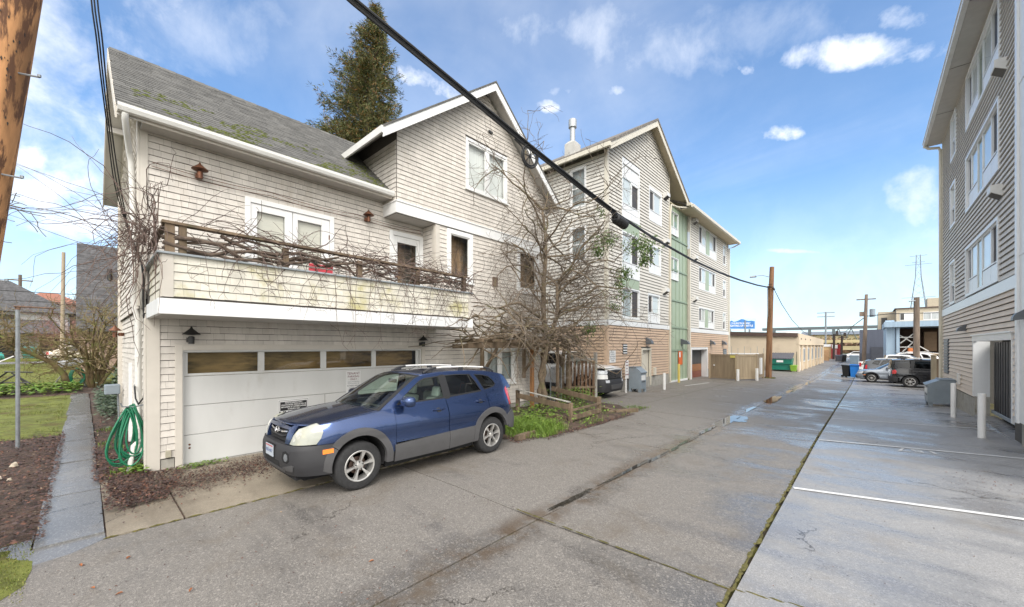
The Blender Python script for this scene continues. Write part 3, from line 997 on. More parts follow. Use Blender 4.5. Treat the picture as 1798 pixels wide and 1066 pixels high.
# ---- garage door
gd = empty_part('garage_door', hs)
gd.location = (0, 0, 0)
n0 = -.10
mb = MB()
GW.frame(mb, 1.05, 6.14, .0, 2.13, .10, -.02, .028, wb=0)
mb.build('frame', M_greige, gd, bevel=.004)
mb = MB()
GW.slab(mb, 1.15, 1.175, -.16, -.02, 0, 2.03)
GW.slab(mb, 6.015, 6.04, -.16, -.02, 0, 2.03)
GW.slab(mb, 1.175, 6.015, -.16, -.02, 2.00, 2.03)
mb.build('jamb', M_garage, gd)
for z0, z1 in ((.02, .525), (.532, 1.045), (1.052, 1.565)):
 mb = MB()
 GW.slab(mb, 1.18, 6.01, -.14, -.10, z0, z1)
 mb.build('door_panel', M_garage, gd, bevel=.006)
mb = MB()
GW.slab(mb, 3.585, 3.592, -.1, -.0985, .53, 1.045)
mb.build('seam', M_joint, gd)
panes = [(1.235, 2.31), (2.42, 3.50), (3.62, 4.69), (4.80, 5.94)]
mb = MB()
GW.slab(mb, 1.18, 6.01, -.14, -.10, 1.572, 1.615)
GW.slab(mb, 1.18, 6.01, -.14, -.10, 1.985, 1.998)
e = [1.18] + [x for p in panes for x in p] + [6.01]
for a, b in zip(e[::2], e[1::2]):
 GW.slab(mb, a, b, -.14, -.10, 1.615, 1.985)
mb.build('window_rail', M_garage, gd, bevel=.004)
for a, b in panes:
 mb = MB()
 GW.pane(mb, a, b, 1.615, 1.985, -.125)
 mb.build('window_pane', M_glass, gd, fix=False)
mb = MB()
GW.slab(mb, 1.2, 6.0, -.42, -.38, 1.2, 2.4)
GW.slab(mb, 1.2, 6.0, -.38, -.17, 2.35, 2.4)
mb.build('interior', M_amber, gd)
mb = MB()
for zz in (.30, .36):
 mb.lathe([(.018, -8.872), (.018, -8.866)], (0, 1.26, zz), 8, 'x')
mb.build('lock', M_copper, gd)
mb = MB()
mb.box(-8.86, 1.05, -.02, -8.70, 6.14, .022)
mb.build('threshold', M_cement, gd, bevel=.01)
# ---- windows and doors
def window(wall, u0, u1, z0, z1, parent, back, cols=2, trim=.09, sash=.055, depth=.25, proud=.035, frame_m=None, mull=.07, name='window', sill=True, split=None, rnd_back=None):
 frame_m = frame_m or M_white
 w = MB()
 wall.frame(w, u0, u1, z0, z1, trim, -.03, proud, wb=trim * .8)
 fo = w.build(name, frame_m, parent, bevel=.004)
 a, b, c, d = u0 + trim, u1 - trim, z0 + trim * .8, z1 - trim
 if sill:
  w = MB()
  wall.slab(w, u0 - .03, u1 + .03, .0, proud + .035, z0 - .045, z0 - .001)
  w.build('sill', frame_m, fo, bevel=.004)
 step = (b - a) / cols
 for i in range(cols):
  p, q = a + i * step + (mull / 2 if i else 0), a + (i + 1) * step - (mull / 2 if i < cols - 1 else 0)
  w = MB()
  wall.frame(w, p, q, c, d, sash, -.05, .012)
  if split:
   zs = c + (d - c) * split
   wall.slab(w, p + sash, q - sash, -.05, .012, zs - .025, zs + .025)
  w.build('sash', frame_m, fo, bevel=.003)
  w = MB()
  wall.pane(w, p + sash, q - sash, c + sash, d - sash, -.025)
  w.build('pane', M_glass, fo, fix=False)
  if i:
   w = MB()
   wall.slab(w, a + i * step - mull / 2 + .001, a + i * step + mull / 2 - .001, -.05, .02, c, d)
   w.build('mullion', frame_m, fo)
 w = MB()
 wall.niche(w, u0 + .01, u1 - .01, z0 + .01, z1 - .01, depth)
 w.build('room', back, fo, fix=False)
 return fo
window(GW, 8.33, 9.74, .90, 2.06, hs, M_gcurtain, depth=.14)
window(GW, 6.88, 7.85, 3.97, 5.43, hs, M_brownroom, cols=1, trim=.13, sash=.03, depth=.32)
window(GW, 9.84, 11.03, 3.95, 5.47, hs, M_brownroom, cols=1, trim=.13, depth=.32)
gw = window(GW, 7.57, 9.35, 6.76, 8.27, hs, M_curtain, depth=.12, trim=.08)
# french doors
fd = empty_part('french_door', hs)
mb = MB()
UW.frame(mb, 2.20, 3.99, 2.87, 5.15, .10, -.03, .035, wb=0)
mb.build('frame', M_white, fd, bevel=.004)
for a, b, g0, g1 in ((2.305, 3.09, 2.42, 2.94), (3.10, 3.885, 3.20, 3.71)):
 mb = MB()
 UW.slab(mb, a, g0, -.05, .01, 2.9, 5.045)
 UW.slab(mb, g1, b, -.05, .01, 2.9, 5.045)
 UW.slab(mb, g0, g1, -.05, .01, 2.9, 3.15)
 UW.slab(mb, g0, g1, -.05, .01, 4.90, 5.045)
 mb.build('door_leaf', M_white, fd, bevel=.004)
 mb = MB()
 UW.pane(mb, g0, g1, 3.15, 4.90, -.02)
 mb.build('pane', M_glass, fd, fix=False)
 mb = MB()
 UW.pane(mb, g0, g1, 3.15, 4.90, -.07)
 mb.build('blind', M_blind, fd, fix=False)
mb = MB()
for zz in (3.4, 4.6):
 UW.slab(mb, 3.87, 3.90, .011, .03, zz, zz + .1)
mb.build('hinge', M_copper, fd)
# single glazed door
bd = empty_part('balcony_door', hs)
mb = MB()
UW.frame(mb, 5.44, 6.49, 2.87, 5.18, .11, -.03, .035, wb=0)
mb.build('frame', M_white, bd, bevel=.004)
mb = MB()
UW.slab(mb, 5.555, 5.68, -.05, .01, 2.9, 5.065)
UW.slab(mb, 6.28, 6.375, -.05, .01, 2.9, 5.065)
UW.slab(mb, 5.68, 6.28, -.05, .01, 2.9, 3.05)
UW.slab(mb, 5.68, 6.28, -.05, .01, 4.90, 5.065)
mb.build('door_leaf', M_white, bd, bevel=.004)
mb = MB()
UW.pane(mb, 5.68, 6.28, 3.05, 4.90, -.02)
mb.build('pane', M_glass, bd, fix=False)
mb = MB()
UW.niche(mb, 5.46, 6.47, 2.89, 5.10, .35)
mb.build('room', M_brownroom, bd, fix=False)
mb = MB()
mb.lathe([(.02, -9.35), (.02, -9.30), (.03, -9.295), (.03, -9.26), (.0, -9.255)], (0, 5.61, 3.95), 10, 'x')
mb.build('handle', M_copper, bd, smooth=True)
# ---- balcony
mb = MB()
mb.box(-7.36, .76, 2.60, -7.322, 6.47, 3.40).box(-9.3, .747, 2.60, -7.36, .775, 3.40).box(-8.76, 6.45, 2.6, -7.36, 6.48, 3.4)
mb.box(-9.35, .78, 2.62, -7.37, 6.44, 2.86)
mb.build('balcony_wall', M_shing_back, hs)
mb = MB()
mb.box(-7.32, .69, 2.555, -7.262, 6.52, 2.775).box(-8.75, .69, 2.555, -7.321, .742, 2.775)
mb.box(-8.75, 6.49, 2.555, -7.321, 6.52, 2.775)
mb.build('skirt_board', M_white, hs, bevel=.005)
mb = MB()
mb.box(-8.765, .743, 2.560, -7.325, 6.489, 2.585)
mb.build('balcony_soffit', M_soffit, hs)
mb = MB()
mb.box(-7.46, .68, 3.402, -7.255, 6.54, 3.432).box(-9.3, .68, 3.402, -7.461, .83, 3.432).box(-8.76, 6.40, 3.402, -7.461, 6.54, 3.432)
mb.build('cap_rail', M_capgrey, hs, bevel=.004)
posts = [(.775, .885), (.93, 1.02), (2.29, 2.385), (3.61, 3.71), (4.96, 5.05), (6.30, 6.40)]
for a, b in posts:
 mb = MB()
 mb.box(-7.46, a, 3.434, -7.375, b, 3.85 if a < 1.1 else 3.78)
 mb.build('rail_post', M_wood, hs, bevel=.006)
mb = MB()
mb.hexa([(-7.48, .74, 3.852), (-7.35, .74, 3.852), (-7.35, 6.42, 3.785), (-7.48, 6.42, 3.785), (-7.48, .74, 3.895), (-7.35, .74, 3.895), (-7.35, 6.42, 3.83), (-7.48, 6.42, 3.83)])
mb.build('top_rail', M_wood, hs, bevel=.006)
for z in (3.52, 3.61, 3.70):
 mb = MB()
 mb.box(-7.44, 1.03, z, -7.425, 6.29, z + .022)
 mb.build('rail_slat', M_woodgrey, hs)
mb = MB()
mb.box(-9.3, .76, 3.85, -7.49, .84, 3.89)
mb.build('top_rail', M_wood, hs, bevel=.006)
# ---- main roof
mb = MB()
E_ = (-8.93, 6.00)
RG = (-11.95, 8.45)
Y0, Y1 = .36, 6.6
sl = (RG[1] - E_[1]) / (E_[0] - RG[0])
BK = (-14.97, 6.00)
mb.hexa([(E_[0], Y0, E_[1]), (E_[0], 5.28, E_[1]), (RG[0], Y1, RG[1]), (RG[0], Y0, RG[1]), (E_[0], Y0, E_[1] - .06), (E_[0], 5.28, E_[1] - .06), (RG[0], Y1, RG[1] - .10), (RG[0], Y0, RG[1] - .10)])
mb.hexa([(BK[0], Y0, BK[1]), (BK[0], 11.3, BK[1]), (RG[0], 11.3, RG[1]), (RG[0], Y0, RG[1]), (BK[0], Y0, BK[1] - .06), (BK[0], 11.3, BK[1] - .06), (RG[0], 11.3, RG[1] - .10), (RG[0], Y0, RG[1] - .10)])
mb.build('roof', M_roofbase, hs)
# shingle tabs in courses
mb = MB()
slope = Vector((RG[0] - E_[0], 0, RG[1] - E_[1]))
SL_ = slope.length
sdv = slope / SL_
nrm = Vector((-sdv.z, 0, sdv.x))
if nrm.z < 0: nrm = -nrm
rows = int(SL_ / .135)
for i in range(rows + 1):
 d0 = i * .135 - .03
 y = Y0 - .02 - r1.uniform(0, .2)
 ymax = 5.30 + max(0, (d0 - .15)) * .40
 while y < min(ymax, 6.7):
  w = r1.choice((.16, .2, .32, .32, .32, .48))
  ya, yb = max(y, Y0 - .015), min(y + w - .005, ymax)
  y += w
  if yb - ya < .03: continue
  t = .010 + r1.uniform(0, .006)
  b0 = Vector((E_[0], 0, E_[1])) + sdv * (d0 + r1.uniform(-.006, .006))
  b1 = Vector((E_[0], 0, E_[1])) + sdv * min(d0 + .15, SL_)
  p = [b0 + nrm * .002, b1 + nrm * .002, b1 + nrm * .006, b0 + nrm * t]
  vs = [(q.x, ya, q.z) for q in p] + [(q.x, yb, q.z) for q in p]
  mb.add(vs, [(0, 1, 2, 3), (4, 7, 6, 5), (3, 2, 6, 7), (0, 3, 7, 4), (0, 4, 5, 1)])
mb.build('roof_shingles', M_roof, hs, kind='stuff')
mb = MB()
y = Y0
while y < 6.3:
 mb.hexa([(RG[0] - .12, y, RG[1] - .085), (RG[0] + .12, y, RG[1] - .085), (RG[0] + .12, y + .27, RG[1] - .075), (RG[0] - .12, y + .27, RG[1] - .075),
    (RG[0] - .02, y, RG[1] + .025), (RG[0] + .02, y, RG[1] + .025), (RG[0] + .02, y + .27, RG[1] + .035), (RG[0] - .02, y + .27, RG[1] + .035)])
 y += .27
mb.build('ridge_cap', M_roof, hs)
# moss tufts on the lower courses
mb = MB()
for k in range(1100):
 d = .08 + 1.5 * r1.random() ** 1.4
 y = r1.uniform(.6, 5.2)
 if noise.noise(Vector((y * 1.1, d * 2.0, 3))) < .02: continue
 row = round(d / .135) * .135 - .02
 c = Vector((E_[0], y, E_[1])) + sdv * (row + r1.uniform(-.02, .02))
 s_ = r1.uniform(.012, .045)
 c += nrm * .012
 pts = [c + Vector((0, math.cos(a) * s_ * 1.5, 0)) + sdv * math.sin(a) * s_ * .7 for a in [i * math.pi / 3 for i in range(6)]]
 mb.add([tuple(p) for p in pts] + [tuple(c + nrm * s_ * .55)], [(i, (i + 1) % 6, 6) for i in range(6)])
M_roofmoss = mat('roof_moss', (.085, .10, .02), rough=.95, var=.5, scale=25, bump=.006, bscale=100)
mb.build('roof_moss', M_roofmoss, hs, kind='stuff')
# rakes and soffit on the left gable
mb = MB()
for (xa, za, xb, zb) in ((E_[0], E_[1], RG[0], RG[1]), (BK[0], BK[1], RG[0], RG[1])):
 mb.hexa([(xa, Y0 - .025, za - .22), (xa, Y0 - .001, za - .22), (xb, Y0 - .001, zb - .26), (xb, Y0 - .025, zb - .26), (xa, Y0 - .025, za - .012), (xa, Y0 - .001, za - .012), (xb, Y0 - .001, zb - .012), (xb, Y0 - .025, zb - .012)])
mb.build('barge_board', M_greige, hs)
mb = MB()
for (xa, za, xb, zb) in ((E_[0], E_[1], RG[0], RG[1]), (BK[0], BK[1], RG[0], RG[1])):
 mb.hexa([(xa, Y0, za - .16), (xa, .70, za - .16), (xb, .70, zb - .20), (xb, Y0, zb - .20), (xa, Y0, za - .14), (xa, .70, za - .14), (xb, .70, zb - .18), (xb, Y0, zb - .18)])
mb.box(-9.36, .66, 5.86, E_[0] - .02, 5.28, 5.885)
for xx in (-10.6, -13.2):
 zz = RG[1] - abs(xx - RG[0]) * sl - .30
 mb.box(xx - .06, Y0 + .005, zz, xx + .06, .64, zz + .12)
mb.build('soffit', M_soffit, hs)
# gutter
mb = MB()
prof = [(.0, .0), (.0, -.10), (.05, -.125), (.11, -.11), (.135, -.05), (.135, .0), (.12, .0), (.12, -.05), (.10, -.095), (.05, -.11), (.015, -.09), (.015, .0)]
gx, gz = E_[0] - .005, E_[1] - .005
mb.prism([(gx + a, Y0 + .0, gz + b) for a, b in prof], (0, 5.27 - Y0, 0))
mb.build('gutter', M_metal_w, hs)
mb = MB()
mb.box(E_[0] - .03, Y0, E_[1] - .165, E_[0] - .007, 5.28, E_[1] - .008)
mb.build('fascia', M_greige, hs)
mb = MB()
mb.tube([(-8.87, .45, 5.87), (-8.89, .45, 5.78), (-9.1, .48, 5.66), (-9.42, .53, 5.46), (-9.52, .56, 5.30), (-9.52, .58, 4.6), (-9.52, .585, 3.3)], .043, 10)
mb.build('downspout', M_metal_w, hs, smooth=True, angle=60)
mb = MB()
mb.tube([(-9.52, .585, 3.3), (-9.6, .60, 2.9), (-9.62, .645, 2.6), (-9.62, .655, .55), (-9.62, .64, .30), (-9.56, .56, .16)], .043, 10)
mb.build('downspout', M_metal_w, hs, smooth=True, angle=60)
mb = MB()
for z in (4.6, 3.6, 1.9, .62):
 mb.lathe([(.052, z), (.052, z + .035)], (-9.52 if z > 3 else -9.62, .585 if z > 3 else .655, 0), 10)
mb.build('pipe_strap', M_metal_w, hs)
mb = MB()
mb.box(-9.36, .655, .35, -9.24, .722, 3.1)
mb.build('conduit_board', M_woodgrey, hs)
mb = MB()
mb.box(-11.5, .63, .12, -11.35, .722, 1.75)
mb.box(-10.6, .66, .30, -10.52, .722, 1.4)
mb.build('conduit_board', M_white, hs)
# ---- gable wing roof
mb = MB()
th = .14
XF, XB = -8.34, -13.0
a, b, c = (LE[0], LE[1]), (APX[0], APX[1] + .12), (RE[0], RE[1])
def slabroof(m, p, q, z_off, th_, x0, x1):
 m.hexa([(x0, p[0], p[1] + z_off - th_), (x1, p[0], p[1] + z_off - th_), (x1, q[0], q[1] + z_off - th_), (x0, q[0], q[1] + z_off - th_),
   (x0, p[0], p[1] + z_off), (x1, p[0], p[1] + z_off), (x1, q[0], q[1] + z_off), (x0, q[0], q[1] + z_off)])
slabroof(mb, a, b, .10, .05, XB, XF + .02)
slabroof(mb, c, b, .10, .05, XB, XF + .02)
mb.build('gable_roof', M_roof, hs)
mb = MB()
slabroof(mb, a, b, .045, .045, XB, XF - .04)
slabroof(mb, c, b, .045, .045, XB, XF - .04)
mb.build('gable_soffit', M_soffit, hs)
for p in (a, c):
 mb = MB()
 slabroof(mb, p, b, .048, .235, XF - .038, XF)
 mb.build('barge_board', M_white, hs, bevel=.004)
mb = MB()
mb.box(XB, LE[0] - .05, LE[1] - .10, XF, LE[0] - .002, LE[1] + .07)
mb.build('gutter', M_metal_w, hs)
mb = MB()
mb.box(XB, RE[0] + .002, RE[1] - .10, XF, RE[0] + .05, RE[1] + .07)
mb.build('gutter', M_metal_w, hs)
mb = MB()
GW.slab(mb, 8.5, 8.66, .015, .06, 8.76, 8.83)
mb.build('vent', M_black, hs)
mb = MB()
GW.frame(mb, 8.68, 8.90, 3.99, 4.29, .03, .0, .04)
GW.slab(mb, 8.71, 8.87, .0, .03, 4.02, 4.26)
mb.build('vent_cover', mat('brown_vent', (.17, .12, .09), rough=.6), hs)
mb = MB()
GW.slab(mb, .925, 1.0, .012, .06, .22, .34)
mb.build('outlet_box', mat('outlet', (.38, .35, .27), rough=.6), hs, bevel=.008)
# ---- wall lanterns with conical hats
def lantern(x, y, z, parent=None, dark=False, nx=(1, 0)):
 m1 = M_black if dark else M_copper
 dx, dy = nx[0] * .13, nx[1] * .13
 b = MB()
 b.lathe([(.042, z - .13), (.046, z - .01), (.03, z), (.0, z)], (x + dx, y + dy, 0), 12)
 b.tube([(x, y, z - .06), (x + dx * .6, y + dy * .6, z - .06)], .02, 8)
 b.lathe([(.055, z - .10), (.055, z - .02)], (x + dx * .15, y + dy * .15, 0), 10)
 o = b.build('wall_lantern', m1, parent, smooth=True)
 b = MB()
 b.lathe([(.13, z + .03), (.125, z + .038), (.02, z + .135), (.012, z + .165), (0, z + .168)], (x + dx, y + dy, 0), 18)
 b.lathe([(.0, z + .02), (.125, z + .032)], (x + dx, y + dy, 0), 18)
 b.build('lamp_hat', m1, o, smooth=True)
 return o
lantern(-8.75, 1.25, 2.27, hs, dark=True)
lantern(-8.75, 6.0, 2.22, hs, dark=True)
lantern(-9.34, 1.46, 5.36, hs)
lantern(-9.34, 4.79, 5.34, hs)
lantern(-13.6, .64, 2.45, hs, nx=(0, -1))
# ---- training wires for the vine across the upper wall
mb = MB()
for dz in (0, .05):
 pts = []
 for i in range(25):
  y = .8 + i * 5.6 / 24
  pts.append((-9.31, y, 5.27 + dz - .05 * math.sin(math.pi * ((i % 8) / 8)) + (.02 if dz else 0)))
 mb.tube(pts, .006, 5)
mb.build('training_wire', M_copper, hs)
# ---- signs on the garage door
M_sign = mat('sign_white', (.72, .72, .71), rough=.4, var=.02)
M_ink = mat('sign_black', (.015, .015, .017), rough=.5)
M_inkred = mat('sign_maroon', (.16, .02, .035), rough=.5)
M_inkgrey = mat('sign_grey_print', (.22, .23, .25), rough=.5)
def plate(name, label, y0, y1, z0, z1, x, cat='sign'):
 o = thing(name, label, cat, (x, (y0 + y1) / 2, z0))
 b = MB()
 b.box(x, y0, z0, x + .006, y1, z1)
 b.build('board', M_sign, o, bevel=.003)
 return o
def line(o, s, y, z, size, m_, x, xs=1.0, bold=0.0):
 return text_part(s, size, frame_mtx((x, y, z), (0, 1, 0), (0, 0, 1)), m_, o, xscale=xs, bold=bold, depth=.0008)
XS = -8.87
ts = plate('parking_sign', 'small white TENANT PARKING ONLY sign on the garage door above the car windscreen', 4.06, 4.41, 1.0, 1.525, XS + .001)
for s, z, sz, m_ in (('TENANT', 1.465, .078, M_inkred), ('PARKING', 1.395, .066, M_inkred), ('- ONLY -', 1.33, .062, M_inkred), ('UNAUTHORIZED', 1.272, .036, M_inkgrey), ('VEHICLES WILL BE', 1.232, .034, M_inkgrey),
      ('TOWED AWAY', 1.18, .044, M_ink), ('AT OWNER\'S', 1.13, .036, M_ink), ('EXPENSE', 1.085, .036, M_ink)):
 line(ts, s, 4.235, z, sz, m_, XS + .0085, 1.0)
tw = plate('towing_sign', 'white and black LINCOLN TOWING sign on the garage door behind the blue car bonnet', 2.66, 3.25, .42, 1.0, XS + .001)
b = MB()
GW2 = Wall('+x', XS + .007)
GW2.frame(b, 2.675, 3.235, .435, .985, .006, .0, .0012)
b.build('border', M_ink, tw)
b = MB()
GW2.slab(b, 2.70, 3.21, 0, .0012, .775, .955)
b.build('black_panel', M_ink, tw)
for i, s in enumerate(('PRIVATE PARKING ONLY', 'UNAUTHORIZED VEHICLES WILL BE', 'IMPOUNDED AT OWNERS EXPENSE', '24 HOURS A DAY')):
 text_part(s, .038, frame_mtx((XS + .0092, 2.955, .93 - i * .042), (0, 1, 0), (0, 0, 1)), M_sign, tw, xscale=.78, bold=.001, depth=.0006)
for s, z in (('LINCOLN', .715), ('TOWING', .60), ('622-0415', .50)):
 if s[0] != '6':
  text_part(s, .125, frame_mtx((XS + .0085, 2.955, z), (0, 1, 0), (0, 0, 1)), M_ink, tw, xscale=1.02, bold=.004, depth=.0008)
# red deck chair standing behind the rail
rc = thing('deck_chair', 'red folding chair on the balcony behind the rail in front of the french doors', 'chair', (-8.55, 3.35, 2.86))
b = MB()
b.box(-8.46, 3.10, 3.55, -8.43, 3.58, 3.80)
b.build('backrest', M_red, rc, bevel=.01)
b = MB()
b.box(-8.90, 3.12, 3.25, -8.47, 3.56, 3.28)
b.build('seat', M_red, rc, bevel=.01)
for y in (3.11, 3.555):
 b = MB()
 b.tube([(-8.44, y, 3.82), (-8.5, y, 3.26), (-8.40, y, 2.865)], .012, 6)
 b.build('leg', M_black, rc)
 b = MB()
 b.tube([(-8.5, y, 3.26), (-8.88, y, 2.865)], .012, 6)
 b.build('leg', M_black, rc)
# ------------------------------------------------------------------ apartment block beyond the house
M_board = mat('cream_siding', (.585, .56, .51), rough=.6, var=.04, scale=2, island=.03)
M_boardback = mat('siding_back', (.10, .092, .08), rough=.8)  # dark colour deepens the shadow line under each board
M_tan = mat('tan_siding', (.53, .385, .27), rough=.6, var=.05, scale=2, island=.04)
M_green = mat('sage_panel', (.33, .40, .29), rough=.45, var=.04, scale=1.5)
M_greend = mat('sage_batten', (.24, .31, .22), rough=.45, var=.04)
M_wpanel = mat('white_panel', (.74, .75, .75), rough=.35, var=.02)
M_wdark = mat('tinted_room', (.05, .048, .045), rough=.6, var=.4, scale=.8)
M_screen = mat('insect_screen', (.055, .052, .055), rough=.7, var=.15, scale=3)
M_aroof = mat('brown_shingle', (.15, .135, .12), rough=.9, var=.35, scale=7, bump=.004, bscale=60, island=.1)
M_eave = mat('cream_trim', (.60, .56, .47), rough=.5, var=.04)
M_lamp = mat('lamp_grey', (.10, .11, .12), rough=.4, var=.1)
M_grey = mat('grey_steel', (.21, .25, .285), rough=.45, var=.08, scale=2, stain=(.17, .18, .18), stain_scale=2.5, stain_lo=.6, stain_hi=.8)
M_orange = mat('orange_notice', (.60, .12, .02), rough=.5)
M_yellow = mat('yellow_post', (.62, .48, .12), rough=.5)
M_bol = mat('white_bollard', (.74, .735, .72), rough=.45, var=.03, scale=4, stain=(.35, .33, .30), stain_scale=5, stain_lo=.70, stain_hi=.8)
ap = thing('apartment_block', 'four storey cream and tan apartment block with sage green panels and steep front gable', 'apartment building', (-8.6, 15.7, 0))
AW = Wall('+x', -8.6)
AG = Wall('+x', -8.72)
AS = Wall('-y', 15.7)
bfaces = wf
def boards(wall, u0, u1, z0, z1, exp, holes, parent, m_, name='siding_board', clip=None, tb=.034, stuff=False):
 b = MB()
 for cen, area, pts in wall.courses(u0, u1, z0, z1, exp, holes, clip, None, None, tb=tb, lip=.025):
  if stuff:
   b.add(pts, bfaces)
  else:
   MB().add(pts, bfaces).build(name, m_, parent)
 if stuff:
  b.build('siding', m_, parent, kind='stuff')
A_ap, A_el, A_er = (20.24, 13.75), (15.25, 10.72), (25.15, 10.72)
def apt_clip(z):
 if z < 10.6: return 15.82, 22.95
 t = (z - 10.72) / (13.75 - 10.72)
 return max(15.82, A_el[0] + (A_ap[0] - A_el[0]) * t), min(22.95, A_er[0] + (A_ap[0] - A_er[0]) * t)
bay = (17.08, 18.98)
Hb = [(17.08, 19.0, 3.42, 11.05)]
Hs = [(20.16, 21.86, 8.80, 10.62), (20.14, 21.75, 6.0, 7.55), (20.0, 21.6, 3.34, 4.92)]
Hr = [(28.36, 32.55, 8.60, 10.46), (28.36, 32.3, 6.02, 7.60), (28.36, 32.0, 3.36, 4.80)]
Hn = [(34.4, 35.25, 8.62, 10.25), (34.35, 35.2, 6.0, 7.4), (34.3, 35.15, 3.4, 4.8)]
Hdoor = [(19.2, 20.4, .05, 2.0)]
Hgar = [(26.75, 30.3, -.3, 2.02)]
mb = MB()
AW.backing(mb, 15.7, 23.05, -.3, 10.7, Hb + Hs + Hdoor)
AW.backing(mb, 17.0, 19.1, 10.7, 11.4, Hb)
mb.poly([AW.P(15.7, 0, 10.7), AW.P(17.0, 0, 10.7), AW.P(17.0, 0, 11.75), AW.P(15.7, 0, 10.95)])
mb.poly([AW.P(19.1, 0, 10.7), AW.P(23.05, 0, 10.7), AW.P(23.05, 0, 11.98), AW.P(20.24, 0, 13.7), AW.P(19.1, 0, 13.0)])
mb.poly([AW.P(17.0, 0, 11.4), AW.P(19.1, 0, 11.4), AW.P(19.1, 0, 13.0), AW.P(17.0, 0, 11.75)])
AW.backing(mb, 26.5, 36, -.3, 10.75, Hr + Hn + Hgar)
AS.backing(mb, -22, -8.6, -.1, 10.9, [(-10.55, -9.65, 8.6, 10.5), (-10.55, -9.65, 6.05, 7.75)])
mb.poly([(-8.6, 36, -.3), (-22, 36, -.3), (-22, 36, 10.7), (-8.6, 36, 10.7)])
mb.build('wall', M_boardback, ap, fix=False)
boards(AW, 15.82, 23.0, 3.30, 13.7, .162, Hb + Hs, ap, M_board, clip=apt_clip)
boards(AW, 26.66, 35.92, 3.30, 10.72, .162, Hr + Hn, ap, M_board)
boards(AW, 15.82, 23.0, .5, 3.05, .145, Hdoor, ap, M_tan)
boards(AW, 26.66, 35.92, .45, 3.02, .145, Hgar, ap, M_tan)
boards(AS, -16.0, -8.72, 3.30, 10.75, .162, [(-10.55, -9.65, 8.6, 10.5), (-10.55, -9.65, 6.05, 7.75)], ap, M_board)
boards(AS, -16.0, -8.72, .5, 3.05, .145, [], ap, M_tan)
mb = MB()
mb.box(-8.72, 15.665, 3.0, -8.565, 15.70, 10.9).box(-8.6, 15.7, 3.3, -8.565, 15.82, 10.9).box(-8.6, 22.95, .3, -8.565, 23.05, 11.9)
mb.box(-8.6, 35.92, .3, -8.565, 36.03, 10.7).box(-8.6, 26.5, -.2, -8.56, 26.68, 10.7)
mb.build('corner_board', M_eave, ap)
mb = MB()
mb.box(-8.72, 15.67, .4, -8.567, 15.698, 3.05).box(-8.598, 15.7, .4, -8.567, 15.82, 3.05)
mb.build('corner_board', M_tan, ap)
mb = MB()
AW.slab(mb, 15.66, 23.05, 0, .05, 3.06, 3.29)
AS.slab(mb, -16, -8.55, .001, .05, 3.06, 3.29)
AW.slab(mb, 26.69, 36.04, 0, .05, 3.03, 3.29)
mb.build('belt_board', M_wpanel, ap)
mb = MB()
AW.slab(mb, 15.7, 23.0, 0, .02, -.3, .49)
AW.slab(mb, 30.35, 36, 0, .02, -.3, .44)
AS.slab(mb, -16, -8.62, 0, .02, -.3, .49)
mb.build('foundation', M_cement, ap)
def panel_window(wall, u0, u1, z0, z1, parent, lay, trim=.07, rail=None, name='window', proud=.035, m_trim=None, head=.0):
 """a framed field divided into cells : lay = list of (f0, f1, g0, g1, kind)"""
 w = MB()
 wall.frame(w, u0, u1, z0, z1, trim, -.02, proud, wt=trim + head)
 fo = w.build(name, m_trim or M_wpanel, parent)
 a, b, c, d = u0 + trim, u1 - trim, z0 + trim, z1 - trim - head
 for (f0, f1, g0, g1, kind) in lay:
  p, q = a + (b - a) * f0, a + (b - a) * f1
  r_, t_ = c + (d - c) * g0, c + (d - c) * g1
  w = MB()
  if kind == 'white':
   wall.slab(w, p + .012, q - .012, -.05, -.012, r_ + .012, t_ - .012)
   w.build('panel', M_wpanel, fo)
  elif kind == 'green':
   wall.slab(w, p + .01, q - .01, -.05, .01, r_ + .005, t_ - .005)
   w.build('panel', M_green, fo)
  else:
   wall.frame(w, p + .01, q - .01, r_ + .01, t_ - .01, .035, -.05, .0)
   s = w.build('sash', M_wpanel, fo)
   if kind != 'screen':
    w = MB()
    wall.pane(w, p + .045, q - .045, r_ + .045, t_ - .045, -.02)
    w.build('pane', M_glass, s, fix=False)
   w = MB()
   back = {'dark': M_wdark, 'screen': M_screen, 'blind': M_wpanel, 'half': M_gcurtain, 'sage': M_greend}[kind]
   wall.pane(w, p + .04, q - .04, r_ + .04, t_ - .04, -.20 if kind == 'dark' else -.045)
   w.build('blind' if kind in ('blind', 'half') else 'room', back, s, fix=False)
 w = MB()
 wall.pane(w, u0 + .01, u1 - .01, z0 + .01, z1 - .01, -.22)
 w.build('void', M_wdark, fo, fix=False)
 return fo
# tall bay of the gable
panel_window(AW, 17.08, 19.0, 8.22, 11.05, ap, [(0, .56, .76, 1, 'white'), (.56, 1, .76, 1, 'white'), (0, .56, .25, .76, 'blind'), (.56, 1, .25, .72, 'screen'), (.56, 1, .72, .76, 'white'), (0, .56, 0, .25, 'white'), (.56, 1, 0, .25, 'white')], head=.2)
panel_window(AW, 17.08, 19.0, 5.40, 7.58, ap, [(0, .56, .32, 1, 'blind'), (.56, 1, .32, 1, 'screen'), (0, .56, 0, .32, 'white'), (.56, 1, 0, .32, 'white')])
panel_window(AW, 17.08, 19.0, 3.42, 4.92, ap, [(0, .56, 0, 1, 'half'), (.56, 1, 0, 1, 'screen')])
mb = MB()
for z0, z1 in ((7.60, 8.20), (4.94, 5.38)):
 AW.slab(mb, 17.09, 18.99, -.03, .012, z0, z1)
 o = mb.build('spandrel_panel', M_green, ap)
 mb = MB()
small = [(0, .40, .33, 1, 'screen'), (.40, 1, .33, 1, 'blind'), (0, .5, 0, .33, 'white'), (.5, 1, 0, .33, 'white')]
